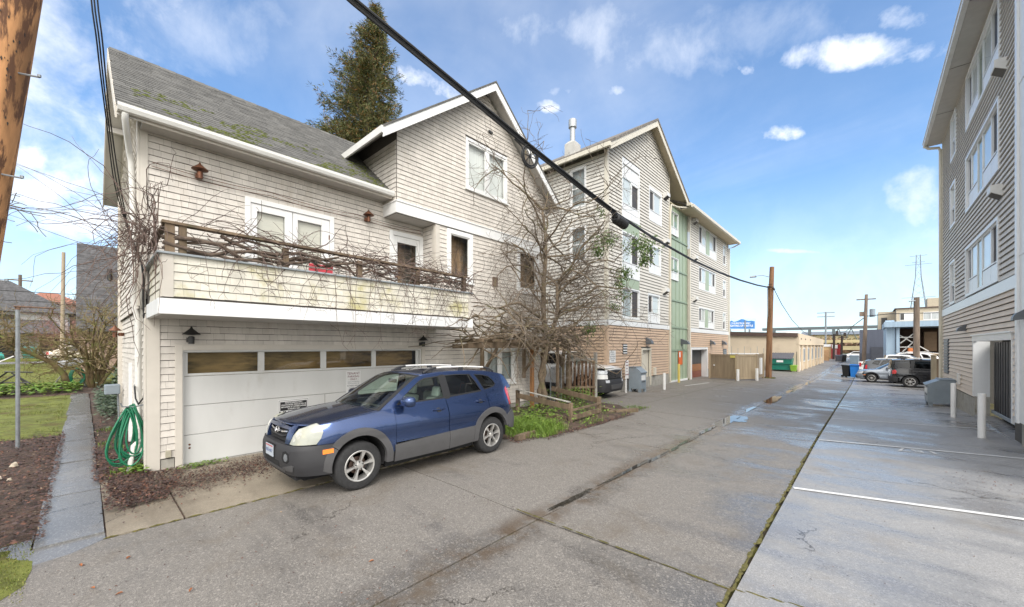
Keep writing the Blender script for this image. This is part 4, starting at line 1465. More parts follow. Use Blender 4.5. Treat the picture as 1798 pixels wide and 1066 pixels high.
for h in Hs:
 panel_window(AW, *h, ap, small, head=.12 if h[3] > 9 else .03)
pair = [(0, .17, .32, 1, 'screen'), (.17, .40, .32, 1, 'blind'), (.40, .60, 0, 1, 'green'), (.60, .83, .32, 1, 'blind'), (.83, 1, .32, 1, 'screen'), (0, .2, 0, .32, 'white'), (.2, .4, 0, .32, 'white'), (.6, .8, 0, .32, 'white'), (.8, 1, 0, .32, 'white')]
for h in Hr:
 panel_window(AW, *h, ap, pair)
for h in Hn:
 panel_window(AW, *h, ap, [(0, 1, 0, .5, 'screen'), (0, 1, .5, 1, 'blind')])
for (z0, z1) in ((8.6, 10.5), (6.05, 7.75)):
 window(AS, -10.55, -9.65, z0, z1, ap, M_gcurtain, cols=1, trim=.09, sash=.03, depth=.25, split=.5, sill=False)
# sage green stair bay
mb = MB()
AG.slab(mb, 23.05, 26.5, -.02, .0, -.12, 10.7)
mb.build('stair_bay', M_green, ap)
for z in (1.86, 3.25, 4.88, 6.72, 8.62):
 mb = MB()
 AG.slab(mb, 23.06, 26.49, .021, .045, z - .05, z + .05)
 mb.build('batten', M_greend, ap)
for y in (23.1, 23.75, 24.4, 25.0, 25.6, 26.1):
 mb = MB()
 AG.slab(mb, y, y + .05, .001, .02, 0, 10.65)
 mb.build('batten', M_greend, ap)
for (z0, z1) in ((8.80, 10.2), (6.1, 7.45)):
 panel_window(Wall('+x', -8.69), 23.45, 24.75, z0, z1, ap, [(0, .45, .32, 1, 'screen'), (.45, 1, .32, 1, 'blind'), (0, .5, 0, .32, 'white'), (.5, 1, 0, .32, 'white')], trim=.04)
mb = MB()
AG.slab(mb, 23.1, 26.45, .0, .06, -.14, .04)
mb.build('threshold', M_wpanel, ap)
mb = MB()
AG.slab(mb, 23.05, 23.13, .046, .10, 0, 10.65)
AG.slab(mb, 26.40, 26.49, .046, .09, 0, 10.65)
mb.build('trim', M_eave, ap)
mb = MB()
AG.slab(mb, 24.75, 25.45, .046, .06, .95, 1.80)
nt = mb.build('notice', M_orange, ap)
mb = MB()
AG.slab(mb, 24.85, 25.08, .061, .063, 1.42, 1.72)
mb.build('notice_sheet', M_wpanel, nt)
# service door, vent, garage
mb = MB()
AW.frame(mb, 19.2, 20.4, .05, 2.0, .10, -.05, .05, wb=0)
do = mb.build('door_frame', M_eave, ap)
mb = MB()
AW.slab(mb, 19.3, 20.3, -.12, -.08, .05, 1.9)
mb.build('door_leaf', M_eave, do)
mb = MB()
AW.frame(mb, 26.75, 30.3, -.12, 2.02, .14, -.02, .05, wb=0)
go = mb.build('garage_frame', M_wpanel, ap)
mb = MB()
AW.slab(mb, 30.14, 30.17, -.34, -.03, -.12, 1.88)
AW.slab(mb, 26.88, 26.91, -.34, -.03, -.12, 1.88)
AW.slab(mb, 26.91, 30.14, -.34, -.03, 1.84, 1.88)
mb.build('jamb', M_wpanel, go)
mb = MB()
AW.slab(mb, 26.9, 30.14, -.38, -.35, .86, 1.88)
mb.build('door_panel', M_wdark, go)
mb = MB()
AW.slab(mb, 26.9, 30.14, -.38, -.35, .38, .85)
mb.build('door_panel', mat('orange_brown_door', (.30, .11, .02), rough=.35, var=.2, stretch=(1, .3, 5), scale=4), go)  # orange brown band across the lower door
mb = MB()
AW.slab(mb, 26.9, 30.14, -.38, -.35, -.12, .37)
mb.build('door_panel', mat('red_brown_door', (.22, .05, .015), rough=.35, var=.2, stretch=(1, .3, 5), scale=4), go)  # red brown band at the foot of the door
mb = MB()
AW.slab(mb, 17.15, 17.6, .0, .04, 1.72, 2.22)
v_ = mb.build('vent', M_black, ap)
for i in range(4):
 mb = MB()
 AW.slab(mb, 17.18, 17.57, .041, .055, 1.76 + i * .12, 1.81 + i * .12)
 mb.build('slat', M_wpanel, v_)
def hood(wall, u, z, parent, w=.45, h=.34, d=.26):
 """white exhaust hood : box with a slanted dark mouth"""
 P = wall.P
 b = MB()
 pts = [(0, 0), (0, h), (d, h), (d, h * .45)]
 b.prism([P(u - w / 2, n, z - h / 2 + zz) for n, zz in pts], Vector(P(u + w / 2, 0, 0)) - Vector(P(u - w / 2, 0, 0)))
 o = b.build('exhaust_hood', M_metal_w, parent)
 b = MB()
 b.poly([P(u - w / 2 + .02, .02, z - h / 2 - .004), P(u + w / 2 - .02, .02, z - h / 2 - .004), P(u + w / 2 - .02, d - .01, z - h / 2 + h * .45 - .006), P(u - w / 2 + .02, d - .01, z - h / 2 + h * .45 - .006)])
 b.build('mouth', M_black, o)
 return o
def wedge_lamp(wall, u, z, parent, w=.30, h=.34, d=.34):
 P = wall.P
 b = MB()
 pts = [(0, 0), (0, h)] + [(d * math.sin(a), h * math.cos(a) * .85) for a in (.35, .7, 1.05, 1.4)] + [(d, -.02)]
 b.prism([P(u - w / 2, n, z - h / 2 + zz) for n, zz in pts], Vector(P(u + w / 2, 0, 0)) - Vector(P(u - w / 2, 0, 0)))
 return b.build('wall_light', M_lamp, parent)
for u, z in ((22.3, 10.6), (22.2, 5.2), (22.3, 8.0), (27.3, 10.35), (27.3, 5.2), (27.3, 7.9)):
 hood(AW, u, z, ap)
for u in (19.88, 31.05, 34.2):
 wedge_lamp(AW, u, 2.4, ap)
wedge_lamp(AG, 25.4, 2.4, ap, d=.5)
mb = MB()
AW.slab(mb, 34.4, 35.4, 0, .04, .6, 1.88)
lv = mb.build('louver', M_lamp, ap)
for i in range(9):
 mb = MB()
 AW.slab(mb, 34.45, 35.35, .041, .06, .66 + i * .13, .74 + i * .13)
 mb.build('slat', M_grey, lv)
mb = MB()
AW.slab(mb, 20.62, 20.9, .0, .12, .55, .95)
mb.build('meter_box', M_eave, ap)
# roof
mb = MB()
AX0, AX1 = -22, -8.15
slabroof(mb, A_el, A_ap, .28, .12, AX0, AX1 + .03)
slabroof(mb, A_er, A_ap, .28, .12, AX0, AX1 + .03)
mb.hexa([(-7.9, 25.0, 10.62), (-7.9, 36.4, 10.62), (-14, 36.4, 13.2), (-14, 23, 13.2), (-7.9, 25.0, 10.72), (-7.9, 36.4, 10.72), (-14, 36.4, 13.3), (-14, 23, 13.3)])
mb.build('roof', M_aroof, ap)
mb = MB()
slabroof(mb, A_el, A_ap, .155, .02, AX0, AX1 - .03)
slabroof(mb, A_er, A_ap, .155, .02, AX0, AX1 - .03)
mb.box(-8.6, 25.0, 10.55, -7.92, 36.4, 10.60)
mb.box(-8.72, 23.05, 10.55, -8.6, 26.5, 10.60)
mb.build('soffit', mat('tan_soffit', (.50, .43, .30), rough=.6, var=.05), ap)
for p in (A_el, A_er):
 mb = MB()
 slabroof(mb, p, A_ap, .158, .30, AX1 - .03, AX1)
 mb.build('barge_board', M_eave, ap)
mb = MB()
mb.box(AX0, A_el[0] - .12, A_el[1] - .02, AX1, A_el[0] - .002, A_el[1] + .16)
mb.box(-7.9, 24.7, 10.50, -7.76, 36.45, 10.68)
mb.box(-8.15, 24.65, 10.62, -7.9, 25.2, 10.78)
mb.build('gutter', M_eave, ap)
mb = MB()
mb.tube([(-7.83, 36.3, 10.5), (-8.2, 36.2, 10.3), (-8.52, 36.08, 10.2), (-8.52, 36.08, -.1)], .05, 8)
mb.tube([(-8.1, 25.1, 10.6), (-8.4, 24, 10.42), (-8.5, 23.1, 10.35), (-8.52, 23.02, 9.8), (-8.52, 23.02, 0)], .05, 8)
mb.build('downspout', M_eave, ap)
# steel flue on the roof
sl2 = (A_ap[1] - A_el[1]) / (A_ap[0] - A_el[0])
fy, fx = 16.2, -10.75
fz = A_el[1] + .28 + (fy - A_el[0]) * sl2
mb = MB()
mb.box(fx - .28, fy - .28, fz - .35, fx + .28, fy + .28, fz + .42)
mb.hexa([(fx - .28, fy - .28, fz + .42), (fx + .28, fy - .28, fz + .42), (fx + .28, fy + .28, fz + .42), (fx - .28, fy + .28, fz + .42), (fx - .15, fy - .15, fz + .58), (fx + .15, fy - .15, fz + .58), (fx + .15, fy + .15, fz + .58), (fx - .15, fy + .15, fz + .58)])
fl = mb.build('flue_base', mat('flue_grey', (.46, .45, .42), rough=.5), ap)
mb = MB()
mb.lathe([(.13, fz + .55), (.13, fz + 1.25), (.20, fz + 1.26), (.20, fz + 1.62), (.17, fz + 1.66), (0, fz + 1.66)], (fx, fy, 0), 14)
mb.build('flue', mat('galvanised', (.40, .42, .43), rough=.45, metal=.5, var=.1), fl, smooth=True)
# notice board by the corner
sg = thing('notice_sign', 'white lettered sign screwed to the tan siding at the corner of the apartment block', 'sign', (-8.55, 16.1, 1.36))
mb = MB()
AW.slab(mb, 15.86, 16.42, .03, .045, 1.36, 1.90)
mb.build('board', M_sign, sg)
for i, s in enumerate(('PRIVATE', 'PROPERTY', 'NO PARKING', 'VIOLATORS', 'TOWED')):
 text_part(s, .095, frame_mtx((-8.5535, 16.14, 1.82 - i * .095), (0, 1, 0), (0, 0, 1)), M_inkgrey, sg, xscale=.85, depth=.001, bold=.002)
# ------------------------------------------------------------------ apartment block on the right
rb = thing('siding_block', 'tall grey and beige clapboard apartment block rising along the right edge above white bollards', 'apartment building', (2.5, 14.4, 0))
M_rb = mat('grey_siding', (.60, .57, .52), rough=.6, var=.04, scale=2, island=.03)
M_rb2 = mat('beige_siding', (.66, .555, .45), rough=.6, var=.04, scale=2, island=.035)
M_rback = mat('grey_back', (.08, .076, .07), rough=.8)  # dark colour stands in for shade in the gaps between boards
RWl = Wall('-x', 2.5)
HT = [(15.75, 20.35, 9.42, 11.28), (15.8, 20.4, 6.64, 8.52), (15.85, 20.45, 3.78, 5.46)]
HN = [(22.5, 23.7, 9.5, 11.25), (22.6, 23.85, 6.85, 8.55), (22.7, 24.0, 3.78, 5.5)]
HG = [(14.5, 19.02, -.4, 2.36)]
mb = MB()
RWl.backing(mb, 13.3, 26.2, -.6, 11.6, HT + HN + HG)
mb.poly([(2.5, 26.2, -.6), (12, 26.2, -.6), (12, 26.2, 11.6), (2.5, 26.2, 11.6)])
mb.build('wall', M_rback, rb, fix=False)
boards(RWl, 13.36, 26.08, 3.73, 11.6, .150, HT + HN, rb, M_rb, tb=.036)
boards(RWl, 13.36, 26.08, .47, 3.42, .150, HG + [(24.3, 25.5, .9, 2.46)], rb, M_rb2, tb=.036)
mb = MB()
RWl.slab(mb, 13.36, 26.2, .0, .05, 3.43, 3.72)
mb.build('belt_board', M_wpanel, rb)
mb = MB()
RWl.slab(mb, 26.09, 26.22, 0, .04, -.3, 11.6)
mb.build('corner_board', M_eave, rb)
for i, y in enumerate((19.05, 21.0, 23.0)):
 mb = MB()
 RWl.slab(mb, y + .01, (21.0, 23.0, 26.2)[i] - .01, -.05, .012, -.6, .45)
 mb.build('foundation_panel', M_cement, rb)
tri = [(0, .14, .30, 1, 'screen'), (.14, .36, .30, 1, 'blind'), (.36, .52, 0, 1, 'sage'), (.52, .78, .30, 1, 'blind'), (.78, 1, .30, 1, 'screen'), (0, .18, 0, .30, 'white'), (.18, .36, 0, .30, 'white'), (.52, .76, 0, .3, 'white'), (.76, 1, 0, .3, 'white')]
def flip(lay):
 return [(1 - b, 1 - a, c, d, k) for (a, b, c, d, k) in lay]
for h in HT:
 panel_window(RWl, *h, rb, flip(tri), trim=.09, proud=.05)
for h in HN:
 panel_window(RWl, *h, rb, [(0, 1, 0, .45, 'screen'), (0, 1, .45, 1, 'blind')], trim=.09, proud=.05)
hood(RWl, 15.3, 8.98, rb, w=.42, h=.32, d=.22)
hood(RWl, 15.7, 6.02, rb, w=.42, h=.32, d=.22)
wedge_lamp(RWl, 20.5, 2.74, rb, w=.2, d=.24, h=.22)
mb = MB()
RWl.slab(mb, 24.35, 25.45, .0, .05, .95, 2.42)
lv = mb.build('louver', M_lamp, rb)
for i in range(12):
 mb = MB()
 RWl.slab(mb, 24.4, 25.4, .051, .07, 1.0 + i * .115, 1.07 + i * .115)
 mb.build('slat', M_grey, lv)
mb = MB()
RWl.slab(mb, 21.5, 21.75, .02, .09, .72, 1.1)
mb.build('outlet_box', M_metal_w, rb, bevel=.01)
# garage mouth with its sliding gate
gt = empty_part('garage_gate', rb)
mb = MB()
RWl.slab(mb, 14.5, 19.14, -.03, .06, 2.25, 2.42)
RWl.slab(mb, 14.42, 19.2, .0, .09, 2.421, 2.46)
mb.build('lintel', M_wpanel, gt)
mb = MB()
RWl.slab(mb, 18.98, 19.12, -.29, .05, .52, 2.249)
mb.build('jamb', M_wpanel, gt)
mb = MB()
RWl.slab(mb, 14.5, 14.62, -.29, .04, .3, 2.249)
mb.build('jamb', M_wpanel, gt)
mb = MB()
RWl.slab(mb, 18.96, 19.16, -.29, .02, -.4, .515)
mb.build('pier', M_cement, gt)
M_gate = mat('charcoal_gate', (.022, .023, .027), rough=.5, var=.15)
n = 0
y = 12.2
while y < 18.8:
 mb = MB()
 RWl.slab(mb, y, y + .135, -.40, -.345 - .012 * (n % 2), .10, 2.22)
 mb.build('slat', M_gate, gt)
 y += .14
 n += 1
mb = MB()
RWl.slab(mb, 12.2, 18.9, -.34, -.30, .04, .14)
mb.build('bottom_rail', M_grey, gt, bevel=.01)
mb = MB()
RWl.slab(mb, 12.0, 19.1, -.6, -.55, -.4, 2.4)
mb.build('void', M_dark, gt)
mb = MB()
mb.box(2.46, 13.4, -.30, 2.9, 18.95, -.06)
mb.build('threshold', M_conc, gt)
# projecting white bay at the near end
mb = MB()
mb.box(2.34, 9.2, .50, 3.0, 13.35, 13.0)
mb.build('end_bay', M_wpanel, rb)
mb = MB()
for z in (4.0, 7.6, 11.2):
 mb.box(2.328, 9.19, z, 2.339, 13.36, z + .02)
mb.box(2.3, 13.22, .48, 2.339, 13.37, 13)
mb.build('trim', M_wpanel, rb)
mb = MB()
mb.box(2.42, 12.9, -.3, 2.62, 13.5, .495)
mb.build('pier', M_cement, rb)
wedge_lamp(Wall('-x', 2.34), 12.9, 2.75, rb, w=.16, d=.16, h=.2)
# eaves
mb = MB()
mb.hexa([(1.98, 8.0, 11.42), (1.98, 26.5, 11.42), (8, 26.5, 15.4), (8, 8.0, 15.4), (1.98, 8.0, 11.55), (1.98, 26.5, 11.55), (8, 26.5, 15.55), (8, 8.0, 15.55)])
mb.build('roof', M_aroof, rb)
mb = MB()
mb.box(2.0, 8.0, 11.36, 2.5, 26.45, 11.40)
mb.build('soffit', M_soffit, rb)
mb = MB()
for y in (12.5, 16, 19.5, 23):
 mb.box(2.0, y, 11.354, 2.5, y + .015, 11.359)
mb.build('soffit_joint', M_dark, rb)
mb = MB()
mb.box(1.88, 8.0, 11.36, 1.995, 26.5, 11.54)
mb.box(1.86, 8.0, 11.52, 1.90, 26.52, 11.56)
mb.build('gutter', M_metal_w, rb)
mb = MB()
mb.tube([(1.93, 26.3, 11.36), (2.05, 26.3, 11.22), (2.36, 26.26, 11.14), (2.42, 26.26, 11.0), (2.42, 26.26, -.4)], .06, 10)
mb.build('downspout', M_eave, rb, smooth=True)
# ------------------------------------------------------------------ vehicles
M_tyre = mat('tyre_rubber', (.022, .022, .023), rough=.85, var=.25, scale=30)
M_alloy = mat('alloy', (.55, .54, .52), rough=.35, metal=.75, var=.06)
M_darkalloy = mat('dark_alloy', (.10, .10, .105), rough=.4, metal=.6)
M_well = mat('wheel_well', (.008, .008, .009), rough=.95)
M_clad = mat('grey_cladding', (.066, .065, .067), rough=.62, var=.06, scale=6, bump=.0006, bscale=400)
M_cladd = mat('dark_bumper', (.028, .028, .031), rough=.6, var=.06, scale=6, bump=.0006, bscale=400)
M_rubber = mat('window_rubber', (.012, .012, .013), rough=.5)
M_cglass = glass_mat('car_glass', (.80, .92, .86), refl=1.25)
M_tint = glass_mat('tinted_glass', (.16, .17, .175), refl=1.2)
M_chrome = mat('chrome', (.62, .62, .63), rough=.15, metal=1.0)
M_lens = mat('cloudy_headlight', (.30, .31, .27), rough=.28, var=.10, scale=6, coat=.6, stain=(.40, .39, .29), stain_scale=5, stain_lo=.45, stain_hi=.7)
M_clear = mat('headlight', (.55, .57, .60), rough=.1, var=.2, scale=20, coat=.8)
M_tail = mat('tail_light', (.50, .015, .02), rough=.15, coat=.8, var=.15, scale=20)
M_amberl = mat('amber_marker', (.85, .22, .02), rough=.3, coat=.4)
M_seat = mat('seat_cloth', (.30, .31, .29), rough=.9)
M_dash = mat('dash_plastic', (.03, .03, .032), rough=.7)
M_plate = mat('number_plate', (.42, .46, .52), rough=.4)
M_plateb = mat('plate_print', (.06, .10, .26), rough=.5)
M_platered = mat('plate_red', (.45, .10, .10), rough=.5)
def paint(name, c, rough=.28, metal=.35):
 return mat(name, c, rough=rough, metal=metal, var=.03, scale=2, coat=1.0, spec=.5)
def crom(pts, n=10):
 """dense Catmull-Rom through 2D points"""
 out = []
 for i in range(len(pts) - 1):
  p0, p1, p2, p3 = pts[max(i - 1, 0)], pts[i], pts[i + 1], pts[min(i + 2, len(pts) - 1)]
  for k in range(n):
   t = k / n
   out.append(tuple(.5 * ((2 * p1[j]) + (-p0[j] + p2[j]) * t + (2 * p0[j] - 5 * p1[j] + 4 * p2[j] - p3[j]) * t * t + (-p0[j] + 3 * p1[j] - 3 * p2[j] + p3[j]) * t ** 3) for j in range(2)))
 out.append(pts[-1])
 return out
def arc(cx, cz, r, a0, a1, n=14):
 return [(cx + r * math.cos(R(a0 + (a1 - a0) * i / n)), cz + r * math.sin(R(a0 + (a1 - a0) * i / n))) for i in range(n + 1)]
class Car:
 """panels are outlines in (length, height) laid onto a curved shell. front at x=0, y>0 is the right-hand side"""
 def __init__(s, P):
  s.P = P
  L, hw = P['L'], P['hw']
  sx, sy = L / 4.325, hw / .8975
  base = P.get('plan', [(0, 0), (.004, .3), (.03, .5), (.085, .64), (.20, .755), (.42, .84), (.7, .875), (1.1, .89), (2.2, .8975), (3.3, .893), (3.8, .87), (4.08, .82), (4.23, .74), (4.30, .6), (4.322, .3), (4.325, 0)])
  s.out = crom([(x * sx, y * sy) for x, y in base], 12)
  s.arc = [0]
  for a, b in zip(s.out, s.out[1:]):
   s.arc.append(s.arc[-1] + math.hypot(b[0] - a[0], b[1] - a[1]))
  s.tot = s.arc[-1]
  s.xs = [p[0] for p in s.out]
  s.ksec = P.get('ksec', 1.0)
 def at(s, p):
  p = max(0, min(s.tot, p))
  lo, hi = 0, len(s.arc) - 1
  while hi - lo > 1:
   m = (lo + hi) // 2
   if s.arc[m] <= p: lo = m
   else: hi = m
  d = s.arc[hi] - s.arc[lo]
  t = (p - s.arc[lo]) / d if d else 0
  a, b = s.out[lo], s.out[hi]
  # smoothed normal
  i0, i1 = max(lo - 2, 0), min(hi + 2, len(s.out) - 1)
  tx, ty = s.out[i1][0] - s.out[i0][0], s.out[i1][1] - s.out[i0][1]
  l = math.hypot(tx, ty)
  n = (-ty / l, tx / l)
  if p < .02: n = (-1, 0)
  return a[0] + (b[0] - a[0]) * t, a[1] + (b[1] - a[1]) * t, n[0], n[1]
 def p_of_x(s, x):
  """perimeter position of a given length along the flank"""
  lo, hi = 0, len(s.xs) - 1
  while hi - lo > 1:
   m = (lo + hi) // 2
   if s.xs[m] <= x: lo = m
   else: hi = m
  d = s.xs[hi] - s.xs[lo]
  t = (x - s.xs[lo]) / d if d > 1e-9 else 0
  return s.arc[lo] + (s.arc[hi] - s.arc[lo]) * t
 def inset(s, x, z):
  P = s.P
  kz = P['belt0'] / 1.02
  zz = z / kz
  side = lin(zz, [(.15, .075), (.22, .045), (.32, .018), (.45, .0), (.55, .006), (.64, .014), (.70, .004), (.78, .002), (.84, .012), (.90, .034), (.96, .066), (1.02, .102), (1.12, .14)])
  fr = lin(zz, P.get('front_lean', [(.15, .14), (.24, .07), (.34, .02), (.45, 0), (.57, .005), (.61, .035), (.70, .065), (.78, .11), (.84, .17), (.95, .30)]))
  re = lin(zz, [(.2, .08), (.35, .02), (.5, 0), (.6, .01), (.7, .05), (1.05, .12), (1.3, .2)])
  wf_ = 1 - sstep((x - .05) / .55)
  wr_ = sstep((x - (P['L'] - .35)) / .3)
  return side * (1 - wf_) * (1 - wr_) + fr * wf_ + re * wr_
 def shell(s, p, z, off=0.0, side=-1):
  x, y, nx, ny = s.at(p)
  d = s.inset(x, z) - off
  return Vector((x - nx * d, side * (y - ny * d), z))
 def green(s, x, z, off=0.0, side=-1):
  """greenhouse flank above the belt"""
  P = s.P
  zb = lin(x, P['belt'])
  yb = -s.shell(s.p_of_x(x), zb).y
  h = z - zb
  y = yb - P.get('tumble', .30) * h - P.get('tumble2', .20) * h * h
  return Vector((x, side * (y + off), z))
 def panel(s, outline, fn, name, material, parent, side=-1, off=.0, thick=.03, holes=(), step=.07, xr=True):
  outs = [outline] + list(holes)
  flat = [q for o in outs for q in o]
  tris = tessellate_polygon([[Vector((a, b, 0)) for a, b in o] for o in outs])
  bm = bmesh.new()
  vs = [bm.verts.new((a, b, 0)) for a, b in flat]
  for t in tris:
   try:
    bm.faces.new([vs[i] for i in t])
   except ValueError:
    pass
  for ax in (0, 1):
   lo, hi = min(q[ax] for q in flat), max(q[ax] for q in flat)
   n = int((hi - lo) / step)
   for k in range(1, n + 1):
    c = lo + (hi - lo) * k / (n + 1)
    co, no = ((c, 0, 0), (1, 0, 0)) if ax == 0 else ((0, c, 0), (0, 1, 0))
    bmesh.ops.bisect_plane(bm, geom=bm.verts[:] + bm.edges[:] + bm.faces[:], plane_co=co, plane_no=no, dist=1e-5)
  if thick:
   be = [e for e in bm.edges if e.is_boundary]
   r = bmesh.ops.extrude_edge_only(bm, edges=be)
   nv = {v for v in r['geom'] if isinstance(v, bmesh.types.BMVert)}
  else:
   nv = set()
  for v in bm.verts:
   v.co = fn(v.co.x, v.co.y, off - (thick if v in nv else 0), side)
  bmesh.ops.recalc_face_normals(bm, faces=bm.faces)
  me = bpy.data.meshes.new(name)
  bm.to_mesh(me)
  bm.free()
  for q in me.polygons:
   q.use_smooth = True
  me.set_sharp_from_angle(angle=R(38))
  me.materials.append(material)
  o = bpy.data.objects.new(name, me)
  COL.objects.link(o)
  o.parent = parent
  return o
 def xz(s, pts):
  """outline given in (length, height) -> (perimeter, height)"""
  return [(s.p_of_x(x), z) for x, z in pts]
def wheel(parent, x, y, r, side, style='six', w=.225, rimk=.645, rim_m=None):
 rim_m = rim_m or M_alloy
 sg = side
 b = MB()
 rr = r * rimk
 prof = [(rr, w * .5), (rr * 1.03, w * .5), (r * .86, w * .52), (r * .95, w * .46), (r, w * .36), (r, -w * .36), (r * .95, -w * .46), (r * .8, -w * .5), (rr, -w * .5)]
 b.lathe([(a, sg * h) for a, h in prof], (x, y, r), 36, 'y', closed=True)
 wh = b.build('wheel', M_tyre, parent, smooth=True, local=True, angle=50)
 b = MB()
 b.lathe([(rr * 1.0, sg * w * .5), (rr * .97, sg * w * .515), (rr * .90, sg * w * .50), (rr * .86, sg * w * .30), (rr * .84, sg * -w * .2)], (x, y, r), 36, 'y', closed=True)
 n = 6 if style == 'six' else (7 if style == 'seven' else 10)
 for k in range(n):
  a = 2 * math.pi * k / n + .2
  hw = math.pi / n * (.50 if n < 8 else .38)
  ctr = Vector((x, y, r))
  pts = []
  for (q, e, f) in ((.16, hw * 1.75, .40), (.30, hw * 1.0, .43), (.60, hw * .80, .46), (.93, hw * 1.0, .47)):
   pts.append((q * rr, e, f * w))
  top = []
  for q, e, f in pts:
   for sgn in (-1, 1):
    ang = a + sgn * e * (.55 if q > .2 * rr else .55)
    top.append(ctr + Vector((math.cos(ang) * q, sg * f, math.sin(ang) * q)))
  low = [p - Vector((0, sg * .05, 0)) for p in top]
  o = len(top)
  fs = []
  for i in range(3):
   i0 = i * 2
   fs += [(i0, i0 + 1, i0 + 3, i0 + 2), (i0, i0 + 2, i0 + 2 + o, i0 + o), (i0 + 1, i0 + 1 + o, i0 + 3 + o, i0 + 3)]
  b.add(top + low, fs)
 b.lathe([(0, sg * w * .46), (rr * .17, sg * w * .45), (rr * .2, sg * w * .40), (rr * .3, sg * w * .38), (rr * .32, sg * w * .2)], (x, y, r), 20, 'y')
 b.build('rim', rim_m, wh, smooth=True, local=True, angle=30)
 b = MB()
 b.lathe([(rr * .9, sg * -.02), (0, sg * -.02)], (x, y, r), 24, 'y')
 b.lathe([(rr * .55, sg * .01), (rr * .55, sg * .02), (0, sg * .02)], (x, y, r), 24, 'y')
 b.build('brake_disc', mat('brake', (.07, .045, .035), rough=.5, metal=.4, var=.3, scale=20), wh, local=True)
 if style == 'six':
  b = MB()
  for k in range(5):
   a = 2 * math.pi * k / 5 + .3
   b.lathe([(.011, sg * w * .385), (.011, sg * w * .43), (0, sg * w * .43)], (x + math.cos(a) * rr * .245, y, r + math.sin(a) * rr * .245), 8, 'y')
  b.build('lug_nuts', M_dash, wh, local=True)
 return wh
